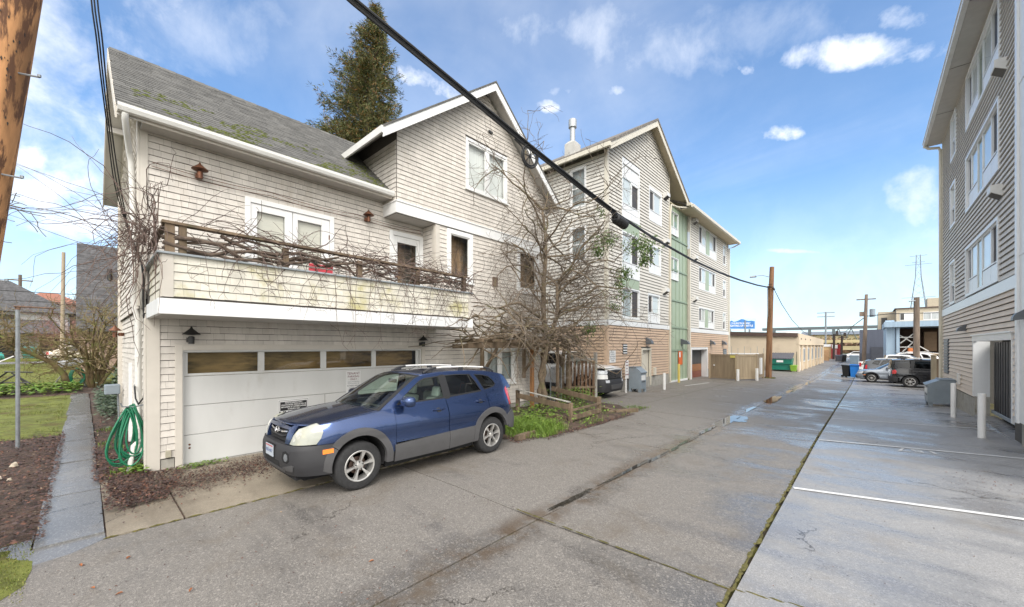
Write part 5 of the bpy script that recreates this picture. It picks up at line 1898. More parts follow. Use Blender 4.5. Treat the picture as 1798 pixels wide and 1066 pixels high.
def build_car(P, name, label, cat='car', group=None):
 root = thing(name, label, cat, (0, 0, 0), 0, group)
 C = Car(P)
 body = P['paint']
 L, hw = P['L'], P['hw']
 wr = P['wr']
 xf, xr_ = P['xf'], P['xr']
 ar = wr * 1.17
 belt = P['belt']
 zft = P['zft']
 sill = P['sill']
 clad = P.get('clad')
 fr_m = P.get('bumper', body)
 xd1, xd2, xd3 = P['doors']
 zb = lambda x: lin(x, belt)
 zf = lambda x: lin(x, zft)
 fx0 = P.get('fx0', .42)
 bz = P.get('bump_top', .60)
 near = (-1, 1)
 lift = P.get('lift', 0.0)
 acz = wr + lift * .7
 for side in near:
  nn = lambda a, b, c, d: C.shell(a, b, c, d)
  # front wing
  th0 = math.degrees(math.asin(max(-1, min(1, (sill - acz) / ar))))
  arc_f = arc(xf, acz, ar, 180 - math.degrees(math.asin(max(-1, min(1, (bz - acz) / ar)))) if bz - acz < ar else 90, th0 if not clad else 8)
  z_up = lambda x: zf(x)
  ptsT = [(x, z_up(x)) for x in [xd1 + (fx0 - xd1) * k / 12 for k in range(13)]]
  if bz - acz < ar:
   xa0 = arc_f[0][0]
   outline = [(fx0, bz + .005), (xa0, bz + .005)] + arc_f[1:] + [(xd1, arc_f[-1][1] if clad else sill)] + ptsT
  else:
   outline = [(fx0, bz)] + [(xf - ar, bz)] + arc_f + [(xd1, sill)] + ptsT
  C.panel(C.xz(outline), nn, 'front_wing', body, root, side)
  # doors
  zlow = P.get('clad_top', .50) if clad else sill
  g = .006
  dtop = lambda a, b: [(b + (a - b) * k / 6, zb(b + (a - b) * k / 6)) for k in range(7)]
  C.panel(C.xz([(xd1 + g, zlow), (xd2 - g, zlow)] + dtop(xd1 + g, xd2 - g)), nn, 'door', body, root, side)
  # rear door with the arch bitten out of it
  arr = [q for q in arc(xr_, acz, ar, 178, 90) if q[0] < xd3 - g]
  arr = [q for q in arr if q[1] >= zlow]
  if arr:
   a0 = math.degrees(math.pi - math.asin(max(-1, min(1, (zlow - acz) / ar))))
   start = (xr_ + ar * math.cos(R(a0)), zlow) if zlow - acz < ar else (xd3 - g, zlow)
   end_z = acz + math.sqrt(max(0, ar * ar - (xd3 - g - xr_) ** 2))
   out2 = [(xd2 + g, zlow), start] + arr + [(xd3 - g, end_z)] + dtop(xd2 + g, xd3 - g)
  else:
   out2 = [(xd2 + g, zlow), (xd3 - g, zlow)] + dtop(xd2 + g, xd3 - g)
  C.panel(C.xz(out2), nn, 'door', body, root, side)
  # rear quarter
  end_z = acz + math.sqrt(max(0, ar * ar - (xd3 + g - xr_) ** 2)) if abs(xd3 + g - xr_) < ar else sill
  aq = [q for q in arc(xr_, acz, ar, 170, 12) if q[0] > xd3 + g]
  xe = P.get('xq_end', L - .14)
  bz2 = P.get('rbump_top', .58)
  aq = [q for q in aq if q[1] > bz2 or q[0] < xr_]
  ptsq = [(xd3 + g, end_z)] + aq + [(xr_ + math.sqrt(max(.001, ar * ar - (bz2 - acz) ** 2)) if bz2 - acz < ar else xr_ + ar, bz2), (xe, bz2)]
  topq = [(xe + (xd3 + g - xe) * k / 6, zb(xe + (xd3 + g - xe) * k / 6)) for k in range(7)]
  C.panel(C.xz(ptsq + topq), nn, 'rear_quarter', body, root, side)
  # tail lamp
  tl = P.get('tail')
  if tl:
   C.panel(C.xz(tl), nn, 'tail_light', M_tail, root, side, off=.008)
  # door handles
  for hx, hz in P.get('handles', []):
   b = MB()
   q = [C.shell(C.p_of_x(hx + dx), hz, .035, side) for dx in (-.10, -.06, .06, .10)]
   q0 = C.shell(C.p_of_x(hx - .11), hz, .0, side)
   q1 = C.shell(C.p_of_x(hx + .11), hz, .0, side)
   b.tube([q0] + q + [q1], .014, 8)
   b.build('door_handle', body, root, smooth=True, local=True)
   b = MB()
   pts = [C.shell(C.p_of_x(hx + .055 * math.cos(a)), hz - .012 + .035 * math.sin(a), .0015, side) for a in [i * math.pi / 6 for i in range(12)]]
   b.poly(pts)
   b.build('handle_recess', M_dash, root, local=True)
  # cladding
  if clad:
   ct = P.get('clad_top', .50)
   co = .022
   C.panel(C.xz([(xd1 - .02, .22 + lift), (xd2 - .004, .215 + lift), (xd2 - .004, ct + .01), (xd1 - .02, ct - .03)]), nn, 'sill_cladding', clad, root, side, off=co - .004, thick=.05)
   xs_ = xr_ - ar - .02
   C.panel(C.xz([(xd2 + .004, .215 + lift), (xs_ + .01, .24 + lift), (xs_ + .02, ct + .02), (xd2 + .004, ct + .01)]), nn, 'sill_cladding', clad, root, side, off=co - .004, thick=.05)
   ro = ar + .095
   C.panel(C.xz(arc(xf, acz, ro, 142, 5) + [(xf + ro + .0, .24 + lift), (xf + ar, .24 + lift)] + arc(xf, acz, ar - .01, -10, 142)), nn, 'arch_flare', clad, root, side, off=.030, thick=.07)
   C.panel(C.xz([(xf - ro - .0, .30 + lift)] + arc(xf, acz, ro, 168, 143) + arc(xf, acz, ar - .01, 143, 190) + [(xf - ar - .01, .26 + lift)]), nn, 'arch_flare', clad, root, side, off=.026, thick=.07)
   C.panel(C.xz(arc(xr_, acz, ro, 12, 172) + [(xr_ - ro, .24 + lift), (xr_ - ar, .24 + lift)] + arc(xr_, acz, ar - .01, 185, 12)), nn, 'arch_flare', clad, root, side, off=.030, thick=.07)
  else:
   C.panel(C.xz([(xf + ar, sill - .09), (xr_ - ar, sill - .09), (xr_ - ar, sill), (xf + ar, sill)]), nn, 'sill', P.get('sill_m', M_cladd), root, side, off=-.004, thick=.05)
   if P.get('flare'):
    ro = ar + .06
    for xx in (xf, xr_):
     C.panel(C.xz(arc(xx, acz, ro, 4, 176) + arc(xx, acz, ar - .01, 178, 2)), nn, 'arch_flare', P['flare'], root, side, off=.02, thick=.06)
  # wheels and wells
  yt = side * (hw - .045 - .1125)
  wheel(root, xf, yt, wr, side, P.get('wheel', 'six'), rim_m=P.get('rim'))
  wheel(root, xr_, yt, wr, side, P.get('wheel', 'six'), rim_m=P.get('rim'))
  for xx in (xf, xr_):
   b = MB()
   a_ = [(xx + (ar - .012) * math.cos(R(t)), acz + (ar - .012) * math.sin(R(t))) for t in range(-15, 196, 15)]
   for (p, q) in zip(a_, a_[1:]):
    b.poly([(p[0], side * (hw - .06), p[1]), (q[0], side * (hw - .06), q[1]), (q[0], side * (hw - .45), q[1]), (p[0], side * (hw - .45), p[1])])
   b.poly([(p[0], side * (hw - .45), p[1]) for p in a_])
   b.build('wheel_well', M_well, root, local=True)
  # greenhouse flank with window openings
  gn = lambda a, b, c, d: C.green(a, b, c, d)
  C.panel(P['side'], gn, 'window_frame', body, root, side, thick=.025, holes=[w for w, m in P['windows']], step=.10)
  for wdw, m in P['windows']:
   cx = sum(q[0] for q in wdw) / len(wdw)
   cz = sum(q[1] for q in wdw) / len(wdw)
   C.panel(wdw, gn, 'side_window', m, root, side, off=-.012, thick=0, step=.12)
   inner = [(cx + (q[0] - cx) * .955, cz + (q[1] - cz) * .93) for q in wdw]
   outer = [(cx + (q[0] - cx) * 1.03, cz + (q[1] - cz) * 1.05) for q in wdw]
   C.panel(outer, gn, 'window_seal', M_rubber, root, side, off=.0025, thick=.012, holes=[inner], step=.2)
  for q in P.get('pillars', []):
   C.panel(q, gn, 'pillar_trim', M_rubber, root, side, off=.003, thick=.0, step=.2)
 # front bumper, both sides in one piece
 def both(outline, name, m, off=0.0, thick=.03, step=.07):
  """a panel that runs across the centre line : perimeter may be negative"""
  def fn(p, z, o, sd_):
   q = C.shell(abs(p), z, o, -1 if p >= 0 else 1)
   return q
  return C.panel(outline, fn, name, m, root, -1, off, thick, step=step)
 def sym(pts):
  return [(-p, z) for p, z in pts] + [(p, z) for p, z in reversed(pts)]
 pa = C.p_of_x(xf - ar + .0)
 pb = C.p_of_x(fx0)
 both(sym([(0.001, .25 + lift), (pa * .55, .24 + lift), (pa - .01, .25 + lift), (C.p_of_x(xf - ar + .01), .40 + lift), (C.p_of_x(max(.05, xf - ar + .05)), bz)] if bz - acz < ar else [(.001, .22), (pa, .22), (pa, bz)]), 'front_bumper', fr_m, off=P.get('bump_off', .02), thick=.13)
 for pc in P.get('front', []):
  o_ = both(sym(pc[0]), pc[1], pc[2], off=pc[3], thick=pc[4])
 for side in near:
  for pc in P.get('front_side', []):
   C.panel(pc[0], lambda a, b, c, d: C.shell(a, b, c, d), pc[1], pc[2], root, side, off=pc[3], thick=pc[4])
 # rear bumper and tailgate
 pr = C.p_of_x(L - .60)
 tot = C.tot
 def rear(pts):
  return [(2 * tot - p, z) for p, z in reversed(pts)], pts
 for (nm, pts, m, off, th) in P.get('rear', []):
  def fnr(p, z, o, sd_):
   return C.shell(p if p <= tot else 2 * tot - p, z, o, -1 if p <= tot else 1)
  outl = pts + [(2 * tot - p, z) for p, z in reversed(pts)]
  C.panel(outl, fnr, nm, m, root, -1, off, th, step=.1)
 # bonnet
 xh0, xh1 = P['hood']
 cr = P.get('crown', .055)
 def hood_pt(u, v, off=0.0):
  # u 0..1 front to cowl, v -1..1
  xs0 = xh0 + P.get('hood_sweep', .22) * abs(v) ** 3.2
  xs1 = xh1 + .20 * v * v
  x = xs0 + (xs1 - xs0) * u
  q = C.shell(C.p_of_x(max(x, fx0 * .8)), zf(x), 0.0, -1)
  ye = abs(q.y) if x > fx0 * .8 else abs(q.y) * (1 - .0 * (fx0 - x))
  y = v * ye * .985
  z = zf(x) - .004 + cr * (1 - v * v) * (0.55 + .45 * u) + off
  z += .012 * math.exp(-((abs(v) - .55) / .08) ** 2) * u      # pressed ridge
  return Vector((x, y, z))
 b = MB()
 us = [i / 14 for i in range(15)]
 vs = [-1 + i / 12 for i in range(25)]
 b.grid(lambda u, v: hood_pt(u, v), us, vs)
 b.build('bonnet', body, root, smooth=True, local=True, angle=60, solid=.012)
 b = MB()
 for sgn in (-1, 1):
  b.tube([hood_pt(u, sgn * .86, .0005) for u in [i / 14 for i in range(15)]], .0035, 4)
 b.build('shut_line', M_rubber, root, local=True)
 # windscreen
 A = P['apillar']       # (x,z) from base to roof along the flank
 bow = P.get('bow', .26)
 def ws(u, v, off=0.0):
  k = u * (len(A) - 1)
  i = min(int(k), len(A) - 2)
  t = k - i
  x = A[i][0] + (A[i + 1][0] - A[i][0]) * t
  z = A[i][1] + (A[i + 1][1] - A[i][1]) * t
  q = C.green(x, max(z, zb(x)), 0, -1)
  y = abs(q.y) * v * .99
  return Vector((x - bow * (1 - v * v) * (1 - .45 * u), y, z + .035 * (1 - v * v) * u + off))
 b = MB()
 b.grid(lambda u, v: ws(.04 + u * .93, v * .93), [i / 8 for i in range(9)], [-1 + i / 8 for i in range(17)])
 b.build('windscreen', M_cglass, root, smooth=True, local=True, angle=90, fix=False)
 b = MB()
 for (u0, u1, v0, v1) in ((.0, 1, -.99, -.90), (.0, 1, .90, .99), (.0, .075, -.90, .90), (.955, 1, -.9, .9)):
  b.grid(lambda u, v: ws(u, v, .004), [u0 + (u1 - u0) * i / 8 for i in range(9)], [v0 + (v1 - v0) * i / 8 for i in range(9)])
 b.build('windscreen_seal', M_rubber, root, smooth=True, local=True, fix=False)
 b = MB()
 def cowl(u, v):
  a_ = hood_pt(1.0, v, -.01)
  c_ = ws(.02, v * .98, -.01)
  return a_.lerp(c_, u)
 b.grid(cowl, [0, .5, 1], [-1 + i / 8 for i in range(17)])
 b.build('cowl', M_rubber, root, local=True, fix=False)
 b = MB()
 for v0, v1 in ((-.75, .0), (-.1, .68)):
  a_ = ws(.01, v0, .02)
  b.tube([a_, ws(.08, (v0 + v1) / 2, .014), ws(.10, v1, .012)], .008, 5)
 b.build('wiper', M_rubber, root, local=True)
 # roof
 rf = P['roof']
 b = MB()
 def roof(u, v):
  x = rf[0][0] + (rf[-1][0] - rf[0][0]) * u
  z = lin(x, rf)
  q = C.green(x, z, 0, -1)
  e = abs(v)
  if u == 0:
   w_ = ws(1.0, v)
   return Vector((w_.x, abs(q.y) * v, w_.z + .001 - .0 * e))
  return Vector((x - bow * .55 * (1 - v * v) * (1 - u) ** 4, abs(q.y) * v, z + P.get('rcrown', .05) * (1 - abs(v) ** 2.5)))
 b.grid(roof, [0, .04] + [i / 10 for i in range(1, 11)], [-1 + i / 8 for i in range(17)])
 b.build('roof', P.get('roof_m', body), root, smooth=True, local=True, angle=80, solid=.02)
 # tailgate glass / rear screen
 b = MB()
 rg_ = P['rearglass']
 def rgl(u, v):
  x = rg_[0][0] + (rg_[1][0] - rg_[0][0]) * u
  z = rg_[0][1] + (rg_[1][1] - rg_[0][1]) * u
  q = C.green(min(x, L - .02), max(z, zb(x)), 0, -1)
  return Vector((x + .10 * (1 - v * v), abs(q.y) * v * .97, z + P.get('rcrown', .05) * (1 - abs(v) ** 2.5) * (1 - u)))
 b.grid(rgl, [i / 6 for i in range(7)], [-1 + i / 6 for i in range(13)])
 b.build('rear_screen', P.get('rear_glass_m', M_tint), root, smooth=True, local=True, angle=90, fix=False)
 if P.get('deck'):
  b = MB()
  dk = P['deck']
  def deck(u, v):
   x = dk[0][0] + (dk[1][0] - dk[0][0]) * u
   z = dk[0][1] + (dk[1][1] - dk[0][1]) * u
   q = C.shell(C.p_of_x(min(x, L - .2)), z, 0, -1)
   return Vector((x + .06 * (1 - v * v) * u, abs(q.y) * v, z + .02 * (1 - v * v)))
  b.grid(deck, [i / 5 for i in range(6)], [-1 + i / 6 for i in range(13)])
  b.build('boot_lid', body, root, smooth=True, local=True, angle=80, solid=.015)
 # cabin
 b = MB()
 xa = A[0][0] + .05
 b.box(.5, -hw + .16, .26, L - .35, hw - .16, .34)
 b.build('floor', M_dash, root, local=True)
 b = MB()
 b.box(xa + .05, -hw + .14, .55, xa + .42, hw - .14, zb(xa) - .05)
 b.build('dashboard', M_dash, root, local=True, bevel=.04)
 for yy in (-.38, .38):
  b = MB()
  sx0 = xd2 - .62
  b.hexa([(sx0, yy - .25, .36), (sx0 + .55, yy - .25, .36), (sx0 + .55, yy + .25, .36), (sx0, yy + .25, .36), (sx0, yy - .24, .56), (sx0 + .5, yy - .24, .53), (sx0 + .5, yy + .24, .53), (sx0, yy + .24, .56)])
  b.hexa([(sx0 + .44, yy - .24, .54), (sx0 + .58, yy - .24, .54), (sx0 + .58, yy + .24, .54), (sx0 + .44, yy + .24, .54), (sx0 + .62, yy - .2, 1.13), (sx0 + .73, yy - .2, 1.13), (sx0 + .73, yy + .2, 1.13), (sx0 + .62, yy + .2, 1.13)])
  b.hexa([(sx0 + .65, yy - .11, 1.15), (sx0 + .74, yy - .11, 1.15), (sx0 + .74, yy + .11, 1.15), (sx0 + .65, yy + .11, 1.15), (sx0 + .69, yy - .1, 1.33), (sx0 + .76, yy - .1, 1.33), (sx0 + .76, yy + .1, 1.33), (sx0 + .69, yy + .1, 1.33)])
  b.build('seat', M_seat, root, local=True, bevel=.03)
 b = MB()
 b.box(xd2 + .45, -.6, .36, xd2 + .6, .6, 1.15)
 b.build('rear_seat', M_seat, root, local=True, bevel=.05)
 b = MB()
 cxx, czz = xa + .5, zb(xa) - .02
 ring = [(cxx + .10 * math.cos(t) * .5, -.38 + .18 * math.sin(t), czz + .17 * math.cos(t)) for t in [i * math.pi / 8 for i in range(17)]]
 b.tube(ring, .013, 6, cap=False)
 b.build('steering_wheel', M_seat, root, local=True)
 # mirrors
 mx, mz = P['mirror']
 for side in near:
  q = C.green(mx, mz, .0, side)
  b = MB()
  k = 10
  rings = []
  for (dx, sc) in ((-.09, .35), (-.075, .72), (-.03, .98), (.02, 1.0), (.05, .95)):
   rings.append((dx, sc))
  o = len(b.v)
  for dx, sc in rings:
   for j in range(14):
    t = 2 * math.pi * j / 14
    cy, sz_ = math.cos(t), math.sin(t)
    yy = .115 * sc * (abs(cy) ** .65) * (1 if cy >= 0 else -1)
    zz = .085 * sc * (abs(sz_) ** .65) * (1 if sz_ >= 0 else -1)
    b.v.append((q.x + dx + yy * .15, q.y + side * (.165 + yy), q.z + zz + .015))
  for i in range(len(rings) - 1):
   for j in range(14):
    j2 = (j + 1) % 14
    b.f.append((o + i * 14 + j, o + i * 14 + j2, o + (i + 1) * 14 + j2, o + (i + 1) * 14 + j))
  b.f.append(tuple(o + j for j in range(14)))
  b.f.append(tuple(o + 4 * 14 + j for j in range(14)))
  b.hexa([(q.x - .05, q.y - side * .01, q.z - .07), (q.x + .04, q.y - side * .01, q.z - .07), (q.x + .03, q.y + side * .08, q.z - .05), (q.x - .04, q.y + side * .08, q.z - .05),
    (q.x - .05, q.y - side * .01, q.z - .01), (q.x + .04, q.y - side * .01, q.z - .01), (q.x + .03, q.y + side * .08, q.z - .01), (q.x - .04, q.y + side * .08, q.z - .01)])
  b.build('wing_mirror', P.get('mirror_m', body), root, smooth=True, local=True, angle=45)
 # underbody
 b = MB()
 b.box(.25, -hw + .42, .20, L - .25, hw - .42, .33)
 b.box(xf + ar + .03, -hw + .12, .22, xr_ - ar - .03, hw - .12, .30)
 b.box(.12, -hw + .35, .25, .32, hw - .35, .62)
 b.build('underbody', M_well, root, local=True)
 # roof rails
 if P.get('rails'):
  x0, x1 = P['rails']
  for side in near:
   pts = []
   for k in range(13):
    t = k / 12
    x = x0 + (x1 - x0) * t
    q = C.green(x, lin(x, rf), -.10, side)
    lift = .055 * min(1, min(t, 1 - t) / .10)
    pts.append(Vector((q.x, q.y, q.z + .028 + lift)))
   b = MB()
   b.tube(pts[1:-1], .016, 8)
   rl = b.build('roof_rail', M_metal_w, root, smooth=True, local=True)
   for seg in (pts[:3], pts[-3:], pts[5:8]):
    b = MB()
    lowp = [p - Vector((0, 0, .045)) for p in seg]
    if seg[0] is pts[0] or seg[-1] is pts[-1]:
     b.tube(seg, .021, 8)
    b.box(seg[1].x - .05, seg[1].y - .014, seg[1].z - .075, seg[1].x + .05, seg[1].y + .014, seg[1].z - .012)
    b.build('rail_foot', M_cladd, rl, smooth=True, local=True)
 return root, C
# ---- the blue SUV in front of the garage
M_blue = paint('blue_paint', (.034, .064, .165), rough=.26, metal=.85)
suv = dict(L=4.325, hw=.8975, wr=.345, xf=.865, xr=3.495, sill=.36, paint=M_blue, clad=M_clad, bumper=M_cladd, belt0=1.02, clad_top=.50,
   belt=[(.9, .99), (1.3, 1.01), (2.4, 1.045), (3.3, 1.085), (4.0, 1.13), (4.3, 1.14)],
   zft=[(.08, .795), (.25, .835), (.45, .875), (.7, .925), (1.0, .972), (1.3, 1.01), (1.45, 1.02)],
   doors=(1.42, 2.44, 3.42), fx0=.44, bump_top=.605,
   tail=[(4.02, .80), (4.17, .80), (4.17, 1.10), (4.08, 1.18), (4.03, 1.12)],
   handles=[(2.24, .915), (3.22, .955)],
   side=[(1.20, 1.005), (1.33, 1.10), (1.66, 1.36), (1.90, 1.525), (2.02, 1.568), (2.5, 1.605), (3.1, 1.60), (3.6, 1.565), (3.95, 1.50), (4.06, 1.44), (4.17, 1.26), (4.24, 1.135), (3.9, 1.125), (3.3, 1.085), (2.4, 1.045), (1.42, 1.018)],
   windows=[([(1.50, 1.075), (1.60, 1.17), (1.84, 1.37), (1.98, 1.475), (2.08, 1.515), (2.40, 1.54), (2.42, 1.09)], M_cglass),
     ([(2.54, 1.10), (2.52, 1.545), (2.80, 1.548), (3.10, 1.535), (3.20, 1.38), (3.30, 1.145)], M_tint),
     ([(3.225, 1.525), (3.45, 1.50), (3.58, 1.46), (3.68, 1.36), (3.72, 1.27), (3.66, 1.215), (3.40, 1.165), (3.37, 1.20), (3.30, 1.38)], M_tint)],
   pillars=[[(2.43, 1.065), (2.53, 1.068), (2.51, 1.565), (2.41, 1.56)]],
   hood=(.10, 1.16), crown=.082, apillar=[(1.22, 1.00), (1.35, 1.095), (1.68, 1.36), (1.92, 1.525), (2.04, 1.568)], bow=.30,
   roof=[(2.04, 1.568), (2.5, 1.605), (3.1, 1.60), (3.6, 1.565), (3.95, 1.50), (4.12, 1.46)], rearglass=((4.10, 1.45), (4.27, 1.10)),
   mirror=(1.60, 1.115), rails=(2.15, 3.85), rear_glass_m=M_tint)
_c = Car(suv)
T = _c.tot
px = _c.p_of_x
suv['front'] = [
 ([(.001, .62), (.30, .62), (.40, .66), (.385, .80), (.001, .80)], 'grille', M_well, -.035, .04),
 ([(.001, .775), (.40, .775), (.44, .805), (.001, .83)], 'grille_surround', M_blue, .006, .06),
 ([(.001, .715), (.17, .715), (.34, .735), (.34, .752), (.17, .735), (.001, .738)], 'grille_bar', M_chrome, -.012, .03),
 ([(.001, .665), (.20, .665), (.33, .69), (.33, .700), (.20, .678), (.001, .68)], 'grille_bar', M_cladd, -.015, .03),
 ([(.001, .33), (.28, .33), (.32, .42), (.001, .42)], 'lower_intake', M_well, .0215, .005),
 ([(.001, .275), (.42, .275), (.46, .315), (.001, .325)], 'skid_lip', M_clad, .035, .03),
]
suv['front_side'] = [
 ([(.395, .612), (.50, .612), (.545, .70), (.565, .83), (.47, .835), (.40, .80)], 'front_corner', M_blue, .004, .08),
 ([(.525, .618), (.60, .612), (px(.29), .618), (px(.345), .68), (px(.37), .76), (px(.35), .83), (px(.29), .865), (px(.20), .845), (.63, .80), (.57, .72)], 'headlight', M_lens, .012, .06),
 ([(.40, .475), (.43, .42), (.52, .41), (.575, .45), (.56, .53), (.50, .555), (.425, .54)], 'fog_light', M_well, .0215, .004),
 ([(.455, .475), (.475, .445), (.515, .44), (.54, .47), (.53, .515), (.495, .53), (.465, .515)], 'fog_lens', mat('fog_glass', (.16, .17, .18), rough=.15, coat=.5), .024, .004),
 ([(.665 + .052 * math.cos(k * .5236), .735 + .062 * math.sin(k * .5236)) for k in range(12)], 'reflector', mat('lamp_bowl', (.40, .40, .36), rough=.2, coat=.8, var=.2, scale=30), .0135, .002),
 ([(.60 + .028 * math.cos(k * .5236), .675 + .03 * math.sin(k * .5236)) for k in range(12)], 'reflector', mat('lamp_bowl', (.4, .4, .36)), .0135, .002),
 ([(.42, .30), (.60, .30), (.64, .385), (.60, .40), (.40, .345)], 'bumper_vent', M_clad, .030, .02),
 ([(px(.36), .515), (px(.49), .520), (px(.49), .563), (px(.36), .560)], 'side_marker', M_amberl, .028, .02),
]
suv['rear'] = [('rear_bumper', [(T - .001, .28), (T - .3, .28), (px(4.1), .31), (px(3.95), .36), (px(3.93), .60), (px(4.05), .67), (T - .25, .66), (T - .001, .66)], M_clad, .02, .03),
    ('tailgate', [(T - .001, .66), (px(4.17), .66), (px(4.2), 1.12), (T - .001, 1.12)], M_blue, .0, .03)]
LIFT = .085
def zup(z, x=9.0):
 up = LIFT * (1 - sstep((z - 1.0) / .58))
 return z + up
hero = dict(suv)
hero['lift'] = LIFT * .9
for key in ('belt', 'tail', 'handles', 'side', 'apillar', 'roof'):
 hero[key] = [(x, zup(z)) for x, z in suv[key]]
hero['zft'] = [(x, zup(z) + .075 * max(0, 1 - x / 1.2)) for x, z in suv['zft']]
hero['windows'] = [([(x, zup(z)) for x, z in w], m) for w, m in suv['windows']]
hero['pillars'] = [[(x, zup(z)) for x, z in w] for w in suv['pillars']]
hero['rearglass'] = tuple((x, zup(z)) for x, z in suv['rearglass'])
hero['mirror'] = (1.60, 1.115 + LIFT * .8)
hero['belt0'] = 1.02 + LIFT
hero['sill'] = .36 + LIFT
hero['clad_top'] = .50 + LIFT
hero['fx0'] = .30
zfr = lambda z: z + LIFT + .065 * sstep((z - .45) / .25)
hero['bump_top'] = zfr(.605)
hero['rbump_top'] = .58 + LIFT
hero['front_lean'] = [(zfr(z) / 1.083, d) for z, d in [(.15, .14), (.24, .07), (.34, .02), (.45, 0), (.57, .005), (.61, .03), (.70, .05), (.78, .085), (.84, .13), (.95, .24)]]
for key in ('front', 'front_side'):
 hero[key] = [([(p, zfr(z)) for p, z in o], n, m, a, b) for o, n, m, a, b in suv[key]]
hero['rear'] = [(n, [(p, zup(z)) for p, z in o], m, a, b) for n, o, m, a, b in suv['rear']]
suv_root, suv_c = build_car(hero, 'blue_suv', 'metallic blue SUV with grey cladding parked along the white garage door', 'car')
# emblem : slanted H inside an oval
def emblem_pt(a, b):
 q = suv_c.shell(abs(a), zfr(.735) + b, .004, -1 if a >= 0 else 1)
 return q
mb = MB()
ring = [emblem_pt(.082 * math.cos(t), .040 * math.sin(t)) for t in [i * math.pi / 12 for i in range(25)]]
mb.tube(ring, .006, 6, cap=False)
mb.tube([emblem_pt(.055, -.028), emblem_pt(.028, .030)], .007, 6).tube([emblem_pt(-.028, -.030), emblem_pt(-.055, .028)], .007, 6).tube([emblem_pt(.040, -.002), emblem_pt(-.040, .004)], .006, 6)
mb.build('emblem', M_chrome, suv_root, local=True)
mb = MB()
q = suv_c.shell(0, zfr(.50), .03, -1)
zq = zfr(.50) - .50
mb.box(q.x - .012, -.155, .445 + zq, q.x, .155, .600 + zq)
np_ = mb.build('number_plate', M_plate, suv_root, local=True)
mb = MB()
mb.box(q.x - .0135, -.14, .575 + zq, q.x - .0125, .14, .592 + zq)
mb.build('plate_band', M_platered, np_, local=True)
text_part('BKD 4417', .062, frame_mtx((q.x - .014, 0, .515 + zq), (0, -1, 0), (0, 0, 1)), M_plateb, np_, local=True, depth=.0005)
mb = MB()
mb.box(q.x - .004, -.165, .43 + zq, q.x + .012, .165, .612 + zq)
mb.build('plate_bracket', M_rubber, suv_root, local=True)
# orange paper under the wiper, rear-view mirror, antenna
mb = MB()
mb.box(1.86, -.12, 1.43, 1.88, .12, 1.49)
mb.build('rear_view_mirror', M_dash, suv_root, local=True)
mb = MB()
mb.tube([(2.2, 0, 1.64), (2.35, 0, 1.70)], .005, 5)
mb.build('antenna', M_dash, suv_root, local=True)
suv_root.location = (-6.335, 1.83, .004)
suv_root.rotation_euler = (0, 0, R(90))
suv_root.scale = (1.027, 1.0, 1.012)
# ---- the other vehicles, each with its own proportions
def derive(base, L, hw, top, **over):
 sx, sy = L / base['L'], hw / base['hw']
 k = (top - .5) / (1.605 - .5)
 zm = lambda z: z if z < .5 else .5 + (z - .5) * k
 m2 = lambda pts: [(x * sx, zm(z)) for x, z in pts]
 P = dict(base)
 P.update(L=L, hw=hw, belt0=zm(1.02), clad=None, rails=None)
 for key in ('belt', 'zft', 'tail', 'handles', 'side', 'apillar', 'roof'):
  P[key] = m2(base[key])
 P['windows'] = [(m2(w), M_tint) for w, m in base['windows']]
 P['pillars'] = [m2(q) for q in base['pillars']]
 P['rearglass'] = tuple(m2(base['rearglass']))
 P['hood'] = tuple(x * sx for x in base['hood'])
 P['doors'] = tuple(x * sx for x in base['doors'])
 P['xf'], P['xr'] = base['xf'] * sx, base['xr'] * sx
 P['fx0'] = base['fx0'] * sx
 P['mirror'] = (base['mirror'][0] * sx, zm(base['mirror'][1]))
 for key in ('front', 'front_side'):
  P[key] = [([(p * sx, zm(z)) for p, z in o], n, m, a, b) for o, n, m, a, b in base[key]]
 P['rear'] = [(n, [(p * sx if p * sx < 1e9 else p, zm(z)) for p, z in o], m, a, b) for n, o, m, a, b in base['rear']]
 P['xq_end'] = L - .14
 P.update(over)
 if 'body_swap' in P:
  sw = P['body_swap']
  for key in ('front', 'front_side'):
   P[key] = [(o, n, sw.get(m.name, m), a, b) for o, n, m, a, b in P[key]]
  P['rear'] = [(n, o, sw.get(m.name, m), a, b) for n, o, m, a, b in P['rear']]
 c = Car(P)
 t = c.tot
 # keep rear outlines on this car's own perimeter
 P['rear'] = [(n, [(min(p * t / (T * sx), t - .001), z) for p, z in o], m, a, b) for n, o, m, a, b in P['rear']]
 return P
M_blackp = paint('black_paint', (.008, .008, .010), rough=.22, metal=.2)
M_silver = paint('silver_paint', (.27, .30, .34), rough=.32, metal=.6)
M_charp = paint('charcoal_paint', (.055, .06, .068), rough=.3, metal=.5)
M_whitep = paint('white_car_paint', (.74, .74, .73), rough=.3, metal=0)
M_beige = paint('champagne_paint', (.48, .42, .34), rough=.35, metal=.5)
